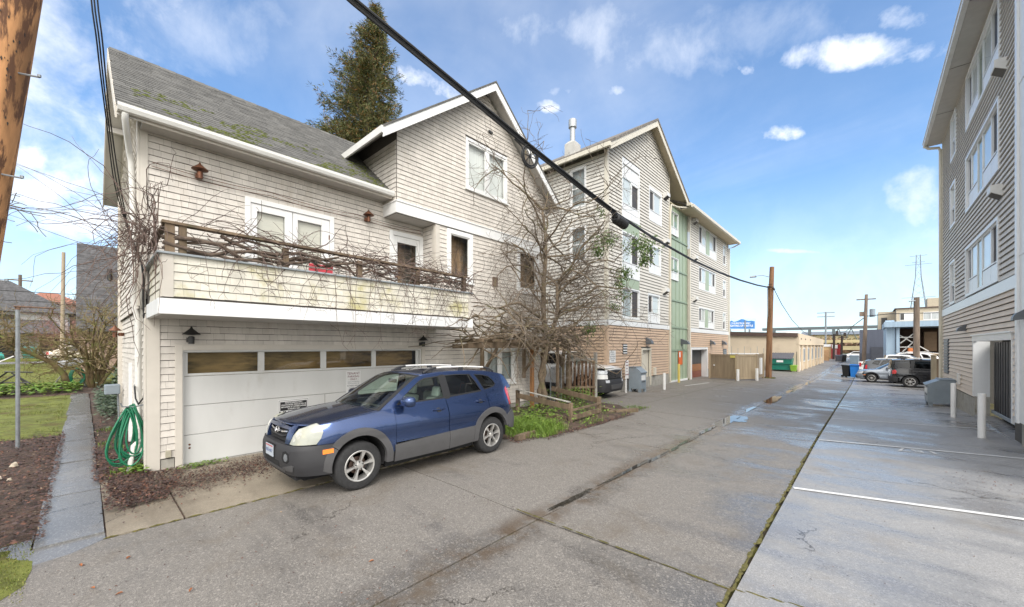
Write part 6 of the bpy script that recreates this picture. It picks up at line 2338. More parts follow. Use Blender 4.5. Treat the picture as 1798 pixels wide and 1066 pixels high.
blk = derive(suv, 4.77, .985, 1.74, paint=M_blackp, wr=.372, xf=.93, xr=3.80, bumper=M_blackp, sill=.40, flare=M_blackp, doors=(1.55, 2.70, 3.72), wheel='seven',
    tail=[(4.42, .84), (4.64, .82), (4.66, 1.05), (4.50, 1.10), (4.40, 1.02)], tumble=.20, tumble2=.10, body_swap={'blue_paint': M_blackp, 'grey_cladding': M_cladd},
    side=[(1.32, 1.08), (1.62, 1.32), (1.95, 1.58), (2.12, 1.66), (2.6, 1.725), (3.4, 1.745), (4.2, 1.735), (4.55, 1.70), (4.62, 1.45), (4.68, 1.20), (4.2, 1.155), (3.4, 1.135), (2.6, 1.11), (1.55, 1.085)],
    windows=[([(1.66, 1.15), (1.78, 1.30), (2.04, 1.52), (2.18, 1.60), (2.34, 1.635), (2.62, 1.655), (2.64, 1.16)], M_tint),
      ([(2.76, 1.165), (2.75, 1.665), (3.2, 1.672), (3.60, 1.668), (3.64, 1.20)], M_tint),
      ([(3.76, 1.205), (3.74, 1.665), (4.20, 1.655), (4.47, 1.63), (4.54, 1.40), (4.55, 1.24)], M_tint)],
    pillars=[[(2.65, 1.135), (2.75, 1.138), (2.74, 1.69), (2.64, 1.685)], [(3.65, 1.16), (3.75, 1.165), (3.73, 1.69), (3.61, 1.69)]],
    belt=[(.9, 1.05), (1.5, 1.08), (2.6, 1.11), (3.4, 1.13), (4.2, 1.15), (4.77, 1.16)], apillar=[(1.34, 1.075), (1.62, 1.31), (1.95, 1.57), (2.16, 1.675)],
    roof=[(2.16, 1.675), (2.6, 1.725), (3.4, 1.745), (4.2, 1.735), (4.6, 1.69)], rearglass=((4.58, 1.68), (4.70, 1.15)), handles=[(2.5, .98), (3.5, 1.0)], rails=(2.4, 4.2), mirror_m=M_blackp)
r_, _ = build_car(blk, 'black_suv', 'shiny black boxy SUV backed towards the alley with red tail lamp beside the wooden post', 'car')
r_.location = (5.72, 35.75, -.495)
r_.rotation_euler = (0, 0, R(180))
slv = derive(suv, 4.56, .90, 1.475, paint=M_silver, bumper=M_silver, wr=.325, xf=.86, xr=3.50, sill=.32, flare=M_cladd, wheel='ten', rim=M_alloy, body_swap={'blue_paint': M_silver, 'grey_cladding': M_cladd, 'cloudy_headlight': M_clear}, bump_top=.56, bump_off=.006)
r_, _ = build_car(slv, 'silver_wagon', 'silver grey wagon nosing out between the black SUV and the blue bin', 'car')
r_.location = (-.70, 38.85, -.495)
chh = derive(suv, 4.45, .90, 1.56, paint=M_charp, bumper=M_charp, wr=.335, sill=.34, wheel='ten', rim=M_darkalloy, flare=M_cladd, body_swap={'blue_paint': M_charp, 'grey_cladding': M_cladd}, rails=(2.1, 3.9))
r_, _ = build_car(chh, 'charcoal_hatchback', 'charcoal hatchback with red tail lamp parked behind the silver wagon', 'car')
r_.location = (4.05, 42.6, -.495)
r_.rotation_euler = (0, 0, R(180))
wsd = derive(suv, 4.7, .91, 1.50, paint=M_whitep, bumper=M_whitep, wr=.33, sill=.33, wheel='ten', body_swap={'blue_paint': M_whitep, 'grey_cladding': M_cladd})
r_, _ = build_car(wsd, 'white_hatchback', 'white car parked behind the charcoal hatchback, only its roof showing', 'car')
r_.location = (.6, 48.6, -.495)
van = derive(suv, 5.2, .98, 1.98, paint=M_whitep, bumper=M_whitep, wr=.34, sill=.38, wheel='ten', body_swap={'blue_paint': M_whitep, 'grey_cladding': M_whitep}, rails=(2.6, 4.8), tumble=.14, tumble2=.05,
    roof=[(2.45, 1.93), (2.9, 1.98), (3.8, 1.985), (4.7, 1.97), (5.05, 1.93)])
r_, _ = build_car(van, 'white_van', 'white van with a roof rack facing the alley beside the pole with the transformer', 'van')
r_.location = (-.25, 53.5, -.495)
r2, _ = build_car(dict(van, rails=None), 'white_van', 'small white van standing far down the alley past the end of the cream warehouse', 'van')
r2.location = (-6.2, 74.0, -.2)
r2.rotation_euler = (0, 0, R(90))
# pick-up trucks : cab with an open bed behind it
pk = derive(suv, 5.35, .945, 1.80, paint=M_whitep, bumper=M_cladd, wr=.39, xf=.98, xr=4.25, sill=.50, doors=(1.60, 2.62, 3.52), flare=M_cladd, wheel='ten', rim=M_darkalloy, tumble=.22, tumble2=.12,
   belt=[(.9, 1.20), (1.6, 1.22), (2.6, 1.22), (3.6, 1.22), (5.3, 1.20)], zft=[(.05, 1.12), (.3, 1.16), (.7, 1.19), (1.2, 1.215), (1.6, 1.225)], belt0=1.22,
   front_lean=[(.1, .10), (.3, .02), (.4, 0), (.58, .0), (.62, .03), (.95, .05), (1.1, .08)], bump_top=.72, tail=[(5.05, .80), (5.20, .80), (5.20, 1.12), (5.05, 1.12)], handles=[(2.45, 1.08), (3.36, 1.08)],
   side=[(1.42, 1.20), (1.60, 1.34), (1.92, 1.60), (2.10, 1.70), (2.6, 1.76), (3.2, 1.76), (3.50, 1.72), (3.62, 1.22), (2.6, 1.22), (1.6, 1.22)],
   windows=[([(1.78, 1.28), (1.90, 1.40), (2.08, 1.58), (2.20, 1.64), (2.56, 1.69), (2.57, 1.28)], M_tint), ([(2.68, 1.28), (2.67, 1.69), (3.1, 1.69), (3.40, 1.66), (3.48, 1.28)], M_tint)],
   pillars=[[(2.58, 1.25), (2.67, 1.25), (2.66, 1.71), (2.57, 1.71)]], apillar=[(1.44, 1.20), (1.62, 1.34), (1.94, 1.60), (2.14, 1.71)], hood=(.06, 1.40),
   roof=[(2.14, 1.71), (2.6, 1.76), (3.2, 1.76), (3.5, 1.72)], rearglass=((3.50, 1.71), (3.60, 1.23)), mirror=(1.85, 1.34), plan=[(0, 0), (.01, .35), (.04, .62), (.10, .74), (.22, .82), (.42, .865), (.7, .885), (1.1, .895), (2.2, .8975), (3.3, .8975), (3.8, .8975), (4.15, .89), (4.28, .82), (4.31, .6), (4.322, .3), (4.325, 0)])
pkc = Car(pk)
pq = pkc.p_of_x
pk['front'] = [([(.001, .74), (.50, .74), (.56, .90), (.56, 1.0), (.001, 1.0)], 'grille', M_well, .012, .06),
    ([(.001, 1.01), (.60, 1.01), (.62, 1.06), (.001, 1.08)], 'grille_bar', M_cladd, .02, .06),
    ([(.001, 1.085), (.70, 1.06), (.74, 1.10), (.001, 1.14)], 'bonnet_lip', M_whitep, .01, .06),
    ([(.001, .34), (.40, .34), (.46, .52), (.001, .52)], 'skid_plate', M_clad, .05, .05)]
pk['front_side'] = [([(.58, .98), (.63, .92), (.90, .92), (pq(.42), .95), (pq(.48), 1.07), (.86, 1.06), (.62, 1.05)], 'headlight', M_clear, .015, .05),
     ([(pq(.40), .96), (pq(.47), .97), (pq(.49), 1.06), (pq(.43), 1.06)], 'side_marker', M_tail, .02, .03),
     ([(.57, .74), (pq(.42), .74), (pq(.42), .92), (.60, .90)], 'front_corner', M_whitep, .012, .06),
     ([(.50, .60), (.72, .60), (.74, .70), (.52, .70)], 'fog_light', M_clear, .022, .01)]
pk['rear'] = [('tailgate', [(pkc.tot - .001, .62), (pkc.tot - .70, .62), (pkc.tot - .70, 1.18), (pkc.tot - .001, 1.18)], M_whitep, .0, .05), ('rear_bumper', [(pkc.tot - .001, .42), (pkc.tot - .80, .42), (pkc.tot - .8, .58), (pkc.tot - .001, .58)], M_chrome, .03, .1)]
pk_root, pkC = build_car(pk, 'white_pickup', 'white pickup with a black grille poking out beside the wooden fence', 'pickup')
mb = MB()
for i in range(5):
 for j in range(-5, 6):
  q = pkC.shell(abs(j) * .10 + (i % 2) * .05 + .0005, .78 + i * .045, .02, -1 if j >= 0 else 1)
  mb.box(q.x - .008, q.y - .02, q.z - .012, q.x + .02, q.y + .02, q.z + .012)
mb.build('grille_mesh', M_clad, pk_root, local=True, kind='stuff')
pk_root.location = (-7.62, 14.66, .0)
pk_root.rotation_euler = (0, 0, R(180))
pk_root.scale = (1, 1, 1.06)
pk2 = copy_tree(pk_root)
tag(pk2, 'white pickup seen by its tailgate lamp above the blue bin', 'pickup')
pk2.location = (4.6, 47.0 - 1.0, -.495)
sed = derive(suv, 4.75, .90, 1.43, paint=M_beige, bumper=M_beige, wr=.32, xf=.92, xr=3.66, sill=.30, wheel='ten', body_swap={'blue_paint': M_beige, 'grey_cladding': M_beige}, bump_top=.54, bump_off=.006,
    side=[(1.32, .93), (1.7, 1.14), (2.05, 1.34), (2.2, 1.385), (2.6, 1.43), (3.1, 1.42), (3.55, 1.34), (3.95, 1.15), (4.25, .985), (3.6, .985), (2.6, .955), (1.5, .935)],
    windows=[([(1.66, .985), (1.8, 1.10), (2.1, 1.28), (2.22, 1.33), (2.58, 1.37), (2.6, 1.0)], M_tint), ([(2.70, 1.0), (2.70, 1.37), (3.1, 1.365), (3.40, 1.29), (3.72, 1.12), (3.74, 1.03)], M_tint)],
    pillars=[[(2.61, .97), (2.69, .97), (2.69, 1.39), (2.6, 1.39)]], belt=[(.9, .90), (1.5, .935), (2.6, .955), (3.6, .98), (4.75, .96)], belt0=.955, apillar=[(1.34, .93), (1.7, 1.135), (2.05, 1.335), (2.22, 1.39)],
    roof=[(2.22, 1.39), (2.6, 1.43), (3.1, 1.42), (3.5, 1.36)], rearglass=((3.5, 1.35), (4.12, 1.0)), deck=((4.08, .985), (4.70, .93)), zft=[(.08, .70), (.4, .78), (1.0, .87), (1.5, .935)], tail=[(4.40, .72), (4.60, .72), (4.60, .92), (4.45, .92)])
r_, _ = build_car(sed, 'beige_sedan', 'champagne beige sedan parked on the far street at the left beyond the lawn', 'car')
r_.location = (-47.6, 2.6, .74)
r_.rotation_euler = (0, 0, R(-90))
# ------------------------------------------------------------------ plants
M_bark = mat('grey_brown_bark', (.16, .12, .08), rough=.9, var=.35, scale=12, bump=.004, bscale=60, stain=(.14, .135, .06), stain_scale=3, stain_lo=.5, stain_hi=.7)
M_twig = mat('pale_twig', (.19, .155, .125), rough=.9, var=.35, scale=8)
M_vine = mat('vine_cane', (.125, .085, .07), rough=.85, var=.4, scale=6)
M_vinewood = mat('vine_wood', (.11, .08, .06), rough=.9, var=.4, scale=10, bump=.003)
M_shrub = mat('shrub_bark', (.17, .12, .06), rough=.9, var=.4, scale=6, stain=(.16, .16, .05), stain_scale=3, stain_lo=.45, stain_hi=.65)
def leafmat(name, cols, rough=.6):
 """several leaf colours mixed leaf by leaf"""
 m = bpy.data.materials.new(name)
 m.use_nodes = True
 t = m.node_tree
 N = NT(t)
 b = t.nodes['Principled BSDF']
 g = N.n('ShaderNodeNewGeometry')
 cr = N.n('ShaderNodeValToRGB', i_0=g.outputs['Random Per Island'])
 cr.color_ramp.interpolation = 'CONSTANT'
 e = cr.color_ramp.elements
 tot = sum(w for c, w in cols)
 acc = 0
 for i, (c, w) in enumerate(cols):
  el = e[i] if i < 2 else e.new(0.5)
  el.position = acc / tot
  el.color = (*c, 1)
  acc += w
 t.links.new(cr.outputs[0], b.inputs['Base Color'])
 b.inputs['Roughness'].default_value = rough
 b.inputs['Subsurface Weight'].default_value = 0
 MATS[name] = m
 return m
M_needle = leafmat('conifer_spray', [((.03, .05, .015), 2.5), ((.065, .085, .022), 3.5), ((.115, .115, .028), 4), ((.17, .14, .03), 3), ((.25, .13, .035), 3.4), ((.30, .125, .035), 2.2)])
M_grass = leafmat('grass_blades', [((.085, .15, .015), 3), ((.12, .20, .022), 3), ((.16, .23, .035), 2), ((.20, .18, .07), 1.4)])
M_lawnb = leafmat('lawn_blades', [((.10, .13, .02), 3), ((.14, .16, .025), 3), ((.18, .165, .035), 2), ((.14, .10, .045), 1.4)])
M_weed = leafmat('weed_leaves', [((.09, .17, .02), 3), ((.14, .22, .03), 3), ((.20, .25, .05), 1.5), ((.07, .11, .02), 1)])
M_dgreen = leafmat('dark_leaves', [((.018, .035, .014), 3), ((.03, .055, .02), 3), ((.05, .085, .03), 1.5)])
M_climb = leafmat('climber_leaves', [((.05, .10, .018), 3), ((.09, .155, .025), 3), ((.14, .20, .035), 1.5)])
M_litter = leafmat('leaf_litter', [((.085, .045, .032), 3), ((.15, .066, .042), 3), ((.06, .034, .03), 3), ((.17, .11, .065), 1.3), ((.045, .03, .026), 3), ((.26, .19, .12), .5), ((.09, .10, .03), .4)])
M_ivy = leafmat('ivy_leaves', [((.05, .08, .04), 3), ((.09, .12, .07), 2), ((.14, .16, .11), 1)])
def wander(r, p, d, L, n, curl, droop=0.0, up=0.0):
 """a wandering cane : list of points"""
 p, d = Vector(p), Vector(d).normalized()
 pts = [p.copy()]
 for i in range(n):
  d = (d + Vector((r.gauss(0, curl), r.gauss(0, curl), r.gauss(0, curl) - droop + up))).normalized()
  p = p + d * (L / n)
  pts.append(p.copy())
 return pts
def taper(n, a, b):
 return [a + (b - a) * i / (n - 1) for i in range(n)]
def spray(mbs, r, p, d, L, rad, depth, curl, droop, up=0.0, kids=4, sides=(5, 4, 3), lvl=0, shrink=.55, spread=.9, minr=.0025):
 """a branch and its side branches, drawn into mbs[level]"""
 n = 7 if lvl < 2 else 5
 pts = wander(r, p, d, L, n, curl, droop, up)
 mbs[min(lvl, len(mbs) - 1)].tube(pts, taper(len(pts), rad, max(minr, rad * .35)), sides[min(lvl, len(sides) - 1)], cap=False)
 if depth <= 0:
  return
 for k in range(kids):
  i = r.randint(2, len(pts) - 1)
  dd = (pts[i] - pts[i - 1]).normalized()
  side = Vector((r.gauss(0, 1), r.gauss(0, 1), r.gauss(0, .8))).normalized()
  spray(mbs, r, pts[i], dd * .6 + side * spread, L * shrink * r.uniform(.6, 1.2), max(minr, rad * .5), depth - 1, curl * 1.15, droop, up, kids, sides, lvl + 1, shrink, spread, minr)
def leaf(mb, c, d, n, L, w):
 d = d.normalized()
 s = d.cross(n)
 if s.length < 1e-4:
  s = d.orthogonal()
 s.normalize()
 mb.add([c, c + d * L * .5 + s * w, c + d * L, c + d * L * .5 - s * w], [(0, 1, 2, 3)])
def rv(r):
 return Vector((r.gauss(0, 1), r.gauss(0, 1), r.gauss(0, 1))).normalized()
# ---- bare climbing tree over the trellis in front of the gabled wing
r2 = random.Random(21)
bt = thing('bare_tree', 'bare tangled tree with twisted grey branches spreading over the wooden trellis beside the house', 'tree', (-8.05, 10.4, 0))
tr = MB()
brs = [MB(), MB(), MB()]
t1 = [(-8.1, 10.35, -.05), (-8.02, 10.42, .5), (-8.12, 10.30, 1.1), (-8.0, 10.4, 1.7), (-8.05, 10.5, 2.4), (-8.1, 10.45, 3.3), (-8.05, 10.4, 4.2), (-8.0, 10.45, 5.1), (-7.95, 10.35, 5.9), (-7.95, 10.2, 6.6)]
tr.tube(t1, [.12, .10, .09, .095, .10, .085, .075, .065, .05, .035], 9)
t2 = [(-8.2, 10.5, -.05), (-8.15, 10.28, .6), (-8.05, 10.45, 1.2), (-8.18, 10.5, 1.8), (-8.1, 10.8, 2.4), (-7.9, 11.0, 3.2), (-7.9, 10.95, 4.2)]
tr.tube(t2, [.09, .08, .075, .075, .085, .07, .05], 8)
t3 = [(-8.05, 10.5, 1.9), (-7.9, 10.0, 2.3), (-7.8, 9.0, 2.45), (-7.85, 8.0, 2.35), (-7.8, 7.0, 2.25)]
tr.tube(t3, [.08, .07, .06, .05, .03], 7)
t4 = [(-8.1, 10.6, 1.9), (-8.0, 11.3, 2.35), (-7.9, 12.3, 2.5), (-7.7, 13.2, 2.7)]
tr.tube(t4, [.07, .06, .05, .03], 7)
tr.build('trunk', M_bark, bt, smooth=True, angle=180)
# canes lying along the trellis top
for k in range(150):
 y = r2.uniform(6.9, 12.4)
 d = Vector((r2.gauss(.05, .25), r2.choice((-1, 1)) * r2.uniform(.6, 1), r2.gauss(.0, .18)))
 p = Vector((r2.uniform(-8.35, -7.5), y, 2.15 + abs(r2.gauss(0, .42))))
 pts = wander(r2, p, d, r2.uniform(.9, 2.4), 8, .24, .02)
 brs[1].tube(pts, taper(9, r2.uniform(.012, .032), .006), 5, cap=False)
# long arching limbs from the head of the trunk
heads = [Vector(t1[i]) for i in (4, 5, 6, 7, 8, 9)] + [Vector(t2[i]) for i in (4, 5, 6)]
for k in range(34):
 p = r2.choice(heads)
 a = r2.uniform(-math.pi, math.pi)
 out = Vector((math.cos(a) * .75 + .35, math.sin(a), r2.uniform(-.1, 1.0)))
 if p.x + out.x < -8.5: out.x = abs(out.x)
 spray(brs, r2, p, out, r2.uniform(1.3, 2.7), r2.uniform(.022, .045), 3, .20, .055, .01, 4, (6, 4, 3), 0, .60, 1.0, .0035)
# main leaning boughs seen against the wall
for (p, q, rad) in (((-8.0, 10.4, 2.9), (-7.2, 7.3, 3.1), .05), ((-8.0, 10.2, 2.5), (-6.9, 7.9, 2.35), .045), ((-8.05, 10.45, 3.6), (-7.4, 8.2, 5.0), .04), ((-7.9, 10.9, 3.9), (-6.9, 13.2, 5.3), .04), ((-7.9, 11, 3.3), (-6.6, 13.6, 4.2), .045), ((-7.9, 10.8, 3.0), (-6.3, 12.8, 3.2), .035),
     ((-7.95, 10.3, 5.0), (-7.0, 11.8, 6.6), .03), ((-8.0, 10.45, 4.6), (-7.5, 8.8, 6.1), .03)):
 p, q = Vector(p), Vector(q)
 pts = [p.lerp(q, i / 7) + Vector((r2.gauss(0, .05), r2.gauss(0, .05), r2.gauss(0, .05) + .35 * math.sin(math.pi * i / 7))) for i in range(8)]
 brs[0].tube(pts, taper(8, rad, rad * .4), 6, cap=False)
 for j in range(9):
  i = r2.randint(2, 7)
  spray(brs, r2, pts[i], rv(r2) + Vector((.3, 0, .35)), r2.uniform(.6, 1.5), rad * .35, 2, .24, .05, .0, 4, (4, 3, 3), 1, .6, 1.0, .0032)
# thin whips trailing into the tangle at mid height
for k in range(210):
 p = Vector((r2.uniform(-8.3, -6.9), r2.gauss(10.9, 1.3), 2.2 + abs(r2.gauss(0, 1.2))))
 pts = wander(r2, p, rv(r2) + Vector((0, 0, .3)), r2.uniform(.6, 1.8), 8, .32, .06)
 if min(q.x for q in pts) < -8.72: continue
 brs[2].tube(pts, taper(9, .009, .0035), 3, cap=False)
for b_, nm, m_ in zip(brs, ('limbs', 'branches', 'twigs'), (M_bark, M_bark, M_twig)):
 b_.build(nm, m_, bt, smooth=True, angle=180, fix=False, kind='stuff')
# the few green climber sprays still in leaf
fo = MB()
st = MB()
for (c, s_, n_) in (((-7.5, 13.65, 6.24), .42, 190), ((-7.6, 13.2, 5.75), .30, 110), ((-6.5, 14.6, 6.0), .55, 300), ((-6.45, 14.75, 5.45), .26, 90), ((-7.0, 14.07, 4.95), .34, 120), ((-7.1, 13.9, 4.55), .2, 50), ((-7.0, 13.9, 4.1), .32, 60), ((-7.6, 12.6, 2.75), .3, 70), ((-7.2, 13.6, 3.6), .22, 40), ((-7.3, 12.9, 7.1), .18, 25)):
 c = Vector(c)
 for k in range(n_):
  p = c + Vector((r2.gauss(0, s_ * .5), r2.gauss(0, s_ * .55), r2.gauss(0, s_ * .38)))
  d = Vector((r2.gauss(0, .5), r2.gauss(0, .5), -.8))
  for j in range(3):
   leaf(fo, p + rv(r2) * .035, d + rv(r2) * .7, rv(r2), r2.uniform(.07, .13), r2.uniform(.014, .026))
 a = Vector((-7.7, 11.2, c.z - .4))
 pts = [a.lerp(c, i / 8) + Vector((0, 0, .5 * math.sin(math.pi * i / 8))) + rv(r2) * .06 for i in range(9)]
 st.tube(pts, taper(9, .02, .006), 4, cap=False)
fo.build('foliage', M_climb, bt, fix=False, kind='stuff')
st.build('climber_stem', M_bark, bt, fix=False, kind='stuff')
# ---- vine on the balcony rail
r3 = random.Random(5)
vn = thing('balcony_vine', 'leafless brown vine wound along the balcony rail with canes hanging over the skirt', 'vine', (-7.4, .8, 3.4))
wd = MB()
cn = MB()
tw = MB()
for k in range(3):
 y = .75
 pts = []
 while y < 6.5:
  pts.append((-7.40 + r3.gauss(0, .045), y, 3.62 + .10 * math.sin(y * 2.1 + k * 2) + r3.gauss(0, .05)))
  y += r3.uniform(.2, .35)
 wd.tube(pts, taper(len(pts), .034 - .006 * k, .014), 6, cap=False)
for (p, q) in (((-7.42, 1.0, 3.5), (-7.36, 2.1, 3.45)), ((-7.4, 1.4, 3.8), (-7.32, 2.3, 3.5)), ((-7.38, 2.2, 3.5), (-7.36, 3.2, 3.75)), ((-7.4, 4.9, 3.5), (-7.34, 6.2, 3.7))):
 p, q = Vector(p), Vector(q)
 wd.tube([p.lerp(q, i / 6) + rv(r3) * .03 for i in range(7)], taper(7, .03, .02), 6, cap=False)
for k in range(300):      # the mass along the rail, thickest towards the right-hand end
 y = .8 + 5.8 * r3.random() ** .72
 p = Vector((-7.40 + r3.gauss(0, .06), y, r3.gauss(3.72, .10)))
 d = Vector((r3.gauss(.1, .4), r3.choice((-1, 1)) * r3.uniform(.3, 1), r3.gauss(.05, .35)))
 pts = wander(r3, p, d, r3.uniform(.35, 1.1), 7, .26, .05)
 cn.tube(pts, taper(8, r3.uniform(.004, .011), .0025), 4, cap=False)
for k in range(46):       # arching new shoots above the rail
 y = r3.uniform(.8, 6.3)
 p = Vector((-7.42, y, 3.85))
 pts = wander(r3, p, Vector((r3.gauss(.1, .3), r3.choice((-1, 1)) * .8, r3.uniform(.5, 1.3))), r3.uniform(.5, 1.1), 9, .15, .17)
 tw.tube(pts, taper(10, .005, .002), 3, cap=False)
for k in range(48):       # canes hanging over the front of the balcony
 y = r3.choice((r3.uniform(3.0, 6.4), r3.uniform(.9, 6.4)))
 p = Vector((-7.30, y, r3.uniform(3.5, 3.8)))
 L = r3.uniform(.7, 1.75) if y > 2.4 else r3.uniform(.4, 1.1)
 pts = wander(r3, p, Vector((r3.uniform(.25, .5), r3.gauss(0, .7), -.35)), L, 12, .12, .20)
 pts = [Vector((max(q.x, -7.235), q.y, q.z)) if q.z < 3.45 else q for q in pts]
 tw.tube(pts, taper(13, .0065, .002), 3, cap=False)
 for j in range(r3.randint(2, 5)):
  i = r3.randint(4, 12)
  spray([tw], r3, pts[i], Vector((r3.uniform(.1, .5), r3.gauss(0, 1), r3.gauss(-.2, .5))), r3.uniform(.15, .45), .0035, 1, .18, .03, 0, 2, (3,), 0, .5, 1, .002)
for k in range(85):      # the big tangle spilling off the left corner
 p = Vector((-7.45 - abs(r3.gauss(0, .55)), r3.gauss(.66, .10), r3.gauss(3.75, .22)))
 d = Vector((r3.gauss(-.2, .8), -abs(r3.gauss(.1, .18)), r3.gauss(.1, .8)))
 pts = wander(r3, p, d, r3.uniform(.6, 2.1), 10, .26, .13)
 pts = [Vector((q.x, min(q.y, .70 + (.02 if q.z > 3.5 else 0)), q.z)) for q in pts]
 cn.tube(pts, taper(11, r3.uniform(.003, .009), .002), 4, cap=False)
for k in range(34):
 p = Vector((-8.0 - r3.random() * 1.2, r3.gauss(.55, .08), r3.uniform(3.1, 3.9)))
 pts = wander(r3, p, Vector((r3.gauss(0, .5), -.2, r3.gauss(.3, .6))), r3.uniform(.6, 1.9), 10, .16, .11)
 pts = [Vector((q.x, min(q.y, .56), q.z)) for q in pts]
 tw.tube(pts, taper(11, .006, .002), 3, cap=False)
for k in range(26):
 p = Vector((-7.6 - r3.random() * 1.3, .60, r3.uniform(3.4, 4.0)))
 pts = wander(r3, p, Vector((r3.gauss(-.1, .8), r3.gauss(-.1, .1), r3.uniform(.4, 1.2))), r3.uniform(.6, 1.4), 10, .12, .16)
 tw.tube(pts, taper(11, .006, .002), 3, cap=False)
wd.build('main_stem', M_vinewood, vn, smooth=True, angle=180, fix=False, kind='stuff')
cn.build('canes', M_vine, vn, smooth=True, angle=180, fix=False, kind='stuff')
tw.build('shoots', M_vine, vn, smooth=True, angle=180, fix=False, kind='stuff')
# ---- tall conifer behind the house
r4 = random.Random(8)
cf = thing('conifer', 'tall dark conifer with rusty cone clusters rising behind the shingled house roof', 'tree', (-20, 10.2, 0))
mb = MB()
mb.tube([(-20, 10.2, -.2), (-20, 10.2, 8), (-19.95, 10.35, 14), (-20, 10.7, 18), (-20.05, 10.8, 20.9)], [.55, .42, .28, .14, .03], 8)
mb.build('trunk', M_bark, cf, smooth=True)
ne = MB()
bo = MB()
z = 5.0
k = 0
while z < 20.8:
 t = (z - 5) / 16.5
 cx, cy = -20, lin(z, [(8, 10.2), (14, 10.35), (18, 10.7), (22, 10.9)])
 reach = lin(z, [(5, 3.8), (10, 3.7), (13, 3.0), (15, 2.3), (17, 1.7), (18.3, 1.25), (19.5, .8), (20.3, .45), (20.9, .15)])
 nb = 6 if z < 11 else 9
 for j in range(nb):
  a = r4.uniform(0, 2 * math.pi)
  L = reach * r4.uniform(.55, 1.08)
  if math.sin(a) < 0: L *= r4.uniform(.75, 1.2)
  else: L *= 1 - .38 * math.sin(a)
  d0 = Vector((math.cos(a), math.sin(a), r4.uniform(-.10, .35)))
  p = Vector((cx, cy, z + r4.uniform(-.25, .25)))
  pts = [p]
  d = d0.copy()
  n = 7
  for i in range(n):
   d.z += -.10 + .055 * i
   d.normalize()
   p = p + d * (L / n)
   pts.append(p.copy())
  bo.tube(pts, taper(n + 1, .05, .01), 4, cap=False)
  dens = int(7 + 25 * L)
  if z < 10.5: dens = dens // 3
  for q in range(dens):
   f = r4.random() ** .7
   i = min(int(f * n), n - 1)
   c = pts[i].lerp(pts[i + 1], f * n - i)
   w = .12 + .34 * (1 - f * .6) * min(1, L / 2)
   c = c + Vector((r4.gauss(0, w * .55), r4.gauss(0, w * .55), -abs(r4.gauss(0, .20)) + .05))
   for m_ in range(5):
    dd = (pts[i + 1] - pts[i]).normalized() * .9 + rv(r4) * .75 + Vector((0, 0, -.35))
    leaf(ne, c + rv(r4) * .06, dd, rv(r4), r4.uniform(.14, .30), r4.uniform(.009, .02))
 z += .30 if z > 10 else .6
bo.build('boughs', M_bark, cf, fix=False, kind='stuff')
ne.build('foliage', M_needle, cf, fix=False, kind='stuff')
# ---- grass, weeds, leaf litter
def blades(name, n, area, hfun, m_, hmin, hmax, w, zf, seed, lean=.5):
 r = random.Random(seed)
 b = MB()
 x0, x1, y0, y1 = area
 k = 0
 while k < n:
  x, y = r.uniform(x0, x1), r.uniform(y0, y1)
  dens = hfun(x, y)
  if r.random() > dens:
   k += .35
   continue
  k += 1
  h = r.uniform(hmin, hmax) * (.5 + .5 * dens)
  a = r.uniform(0, 6.283)
  lx, ly = math.cos(a) * h * r.uniform(.1, lean), math.sin(a) * h * r.uniform(.1, lean)
  c, s_ = math.cos(a + 1.57) * w, math.sin(a + 1.57) * w
  z0 = zf(x, y)
  b.add([(x - c, y - s_, z0), (x + c, y + s_, z0), (x + lx * .45 + c * .7, y + ly * .45 + s_ * .7, z0 + h * .62), (x + lx * .45 - c * .7, y + ly * .45 - s_ * .7, z0 + h * .62), (x + lx * 1.25, y + ly * 1.25, z0 + h * .92)], [(0, 1, 2, 3), (3, 2, 4)])
 return b.build(name, m_, None, fix=False, kind='stuff')
def nz(x, y, s, o=0):
 return noise.noise(Vector((x * s + o, y * s - o, o * .37)))
blades('grass', 9000, (-8.1, -5.45, 6.25, 9.3), lambda x, y: max(0, min(1, 1.25 - 1.5 * math.hypot((x + 6.35) / 1.25, (y - 7.5) / 1.15) ** 2 + .3 * nz(x, y, 2))), M_grass, .10, .34, .006, lambda x, y: .01, 1, .9)
blades('grass', 2600, (-8.6, -5.4, 8.6, 12.9), lambda x, y: max(0, .25 + 1.0 * nz(x, y, 1.6, 4)), M_grass, .04, .16, .005, lambda x, y: .02, 2, .9)
blades('grass', 26000, (-25, -14.0, -6, -.42), lambda x, y: max(0, .75 + .9 * nz(x, y, .8, 2)) * (1 if x < -14.2 + .4 * nz(x, y, 2) else .3), M_lawnb, .015, .05, .006, lambda x, y: .03, 3)
blades('grass', 16000, (-44.6, -29.6, -9, 1.2), lambda x, y: .9, M_lawnb, .03, .09, .014, lambda x, y: zl(x) + .03, 4)
blades('grass', 3200, (-6.7, -5.0, -1.6, -.34), lambda x, y: max(0, .6 + 1.1 * nz(x, y, 2.2, 6)), M_lawnb, .006, .025, .004, lambda x, y: .015, 5)
blades('grass', 900, (-9.1, -8.74, .2, .72), lambda x, y: max(0, .3 + .8 * nz(x, y, 5, 1)), M_weed, .03, .12, .006, lambda x, y: .03, 6)
blades('grass', 700, (-14, -9.2, .2, .7), lambda x, y: max(0, -.05 + 1.3 * nz(x, y, 1.4, 3)), M_weed, .03, .12, .007, lambda x, y: .03, 7)
blades('grass', 500, (-8.85, -8.6, 26.4, 27.3), lambda x, y: .8, M_lawnb, .03, .12, .008, lambda x, y: zg(x, y), 9)
blades('grass', 400, (-5.5, -4.9, 32.6, 33.5), lambda x, y: .8, M_lawnb, .03, .12, .008, lambda x, y: zg(x, y), 10)
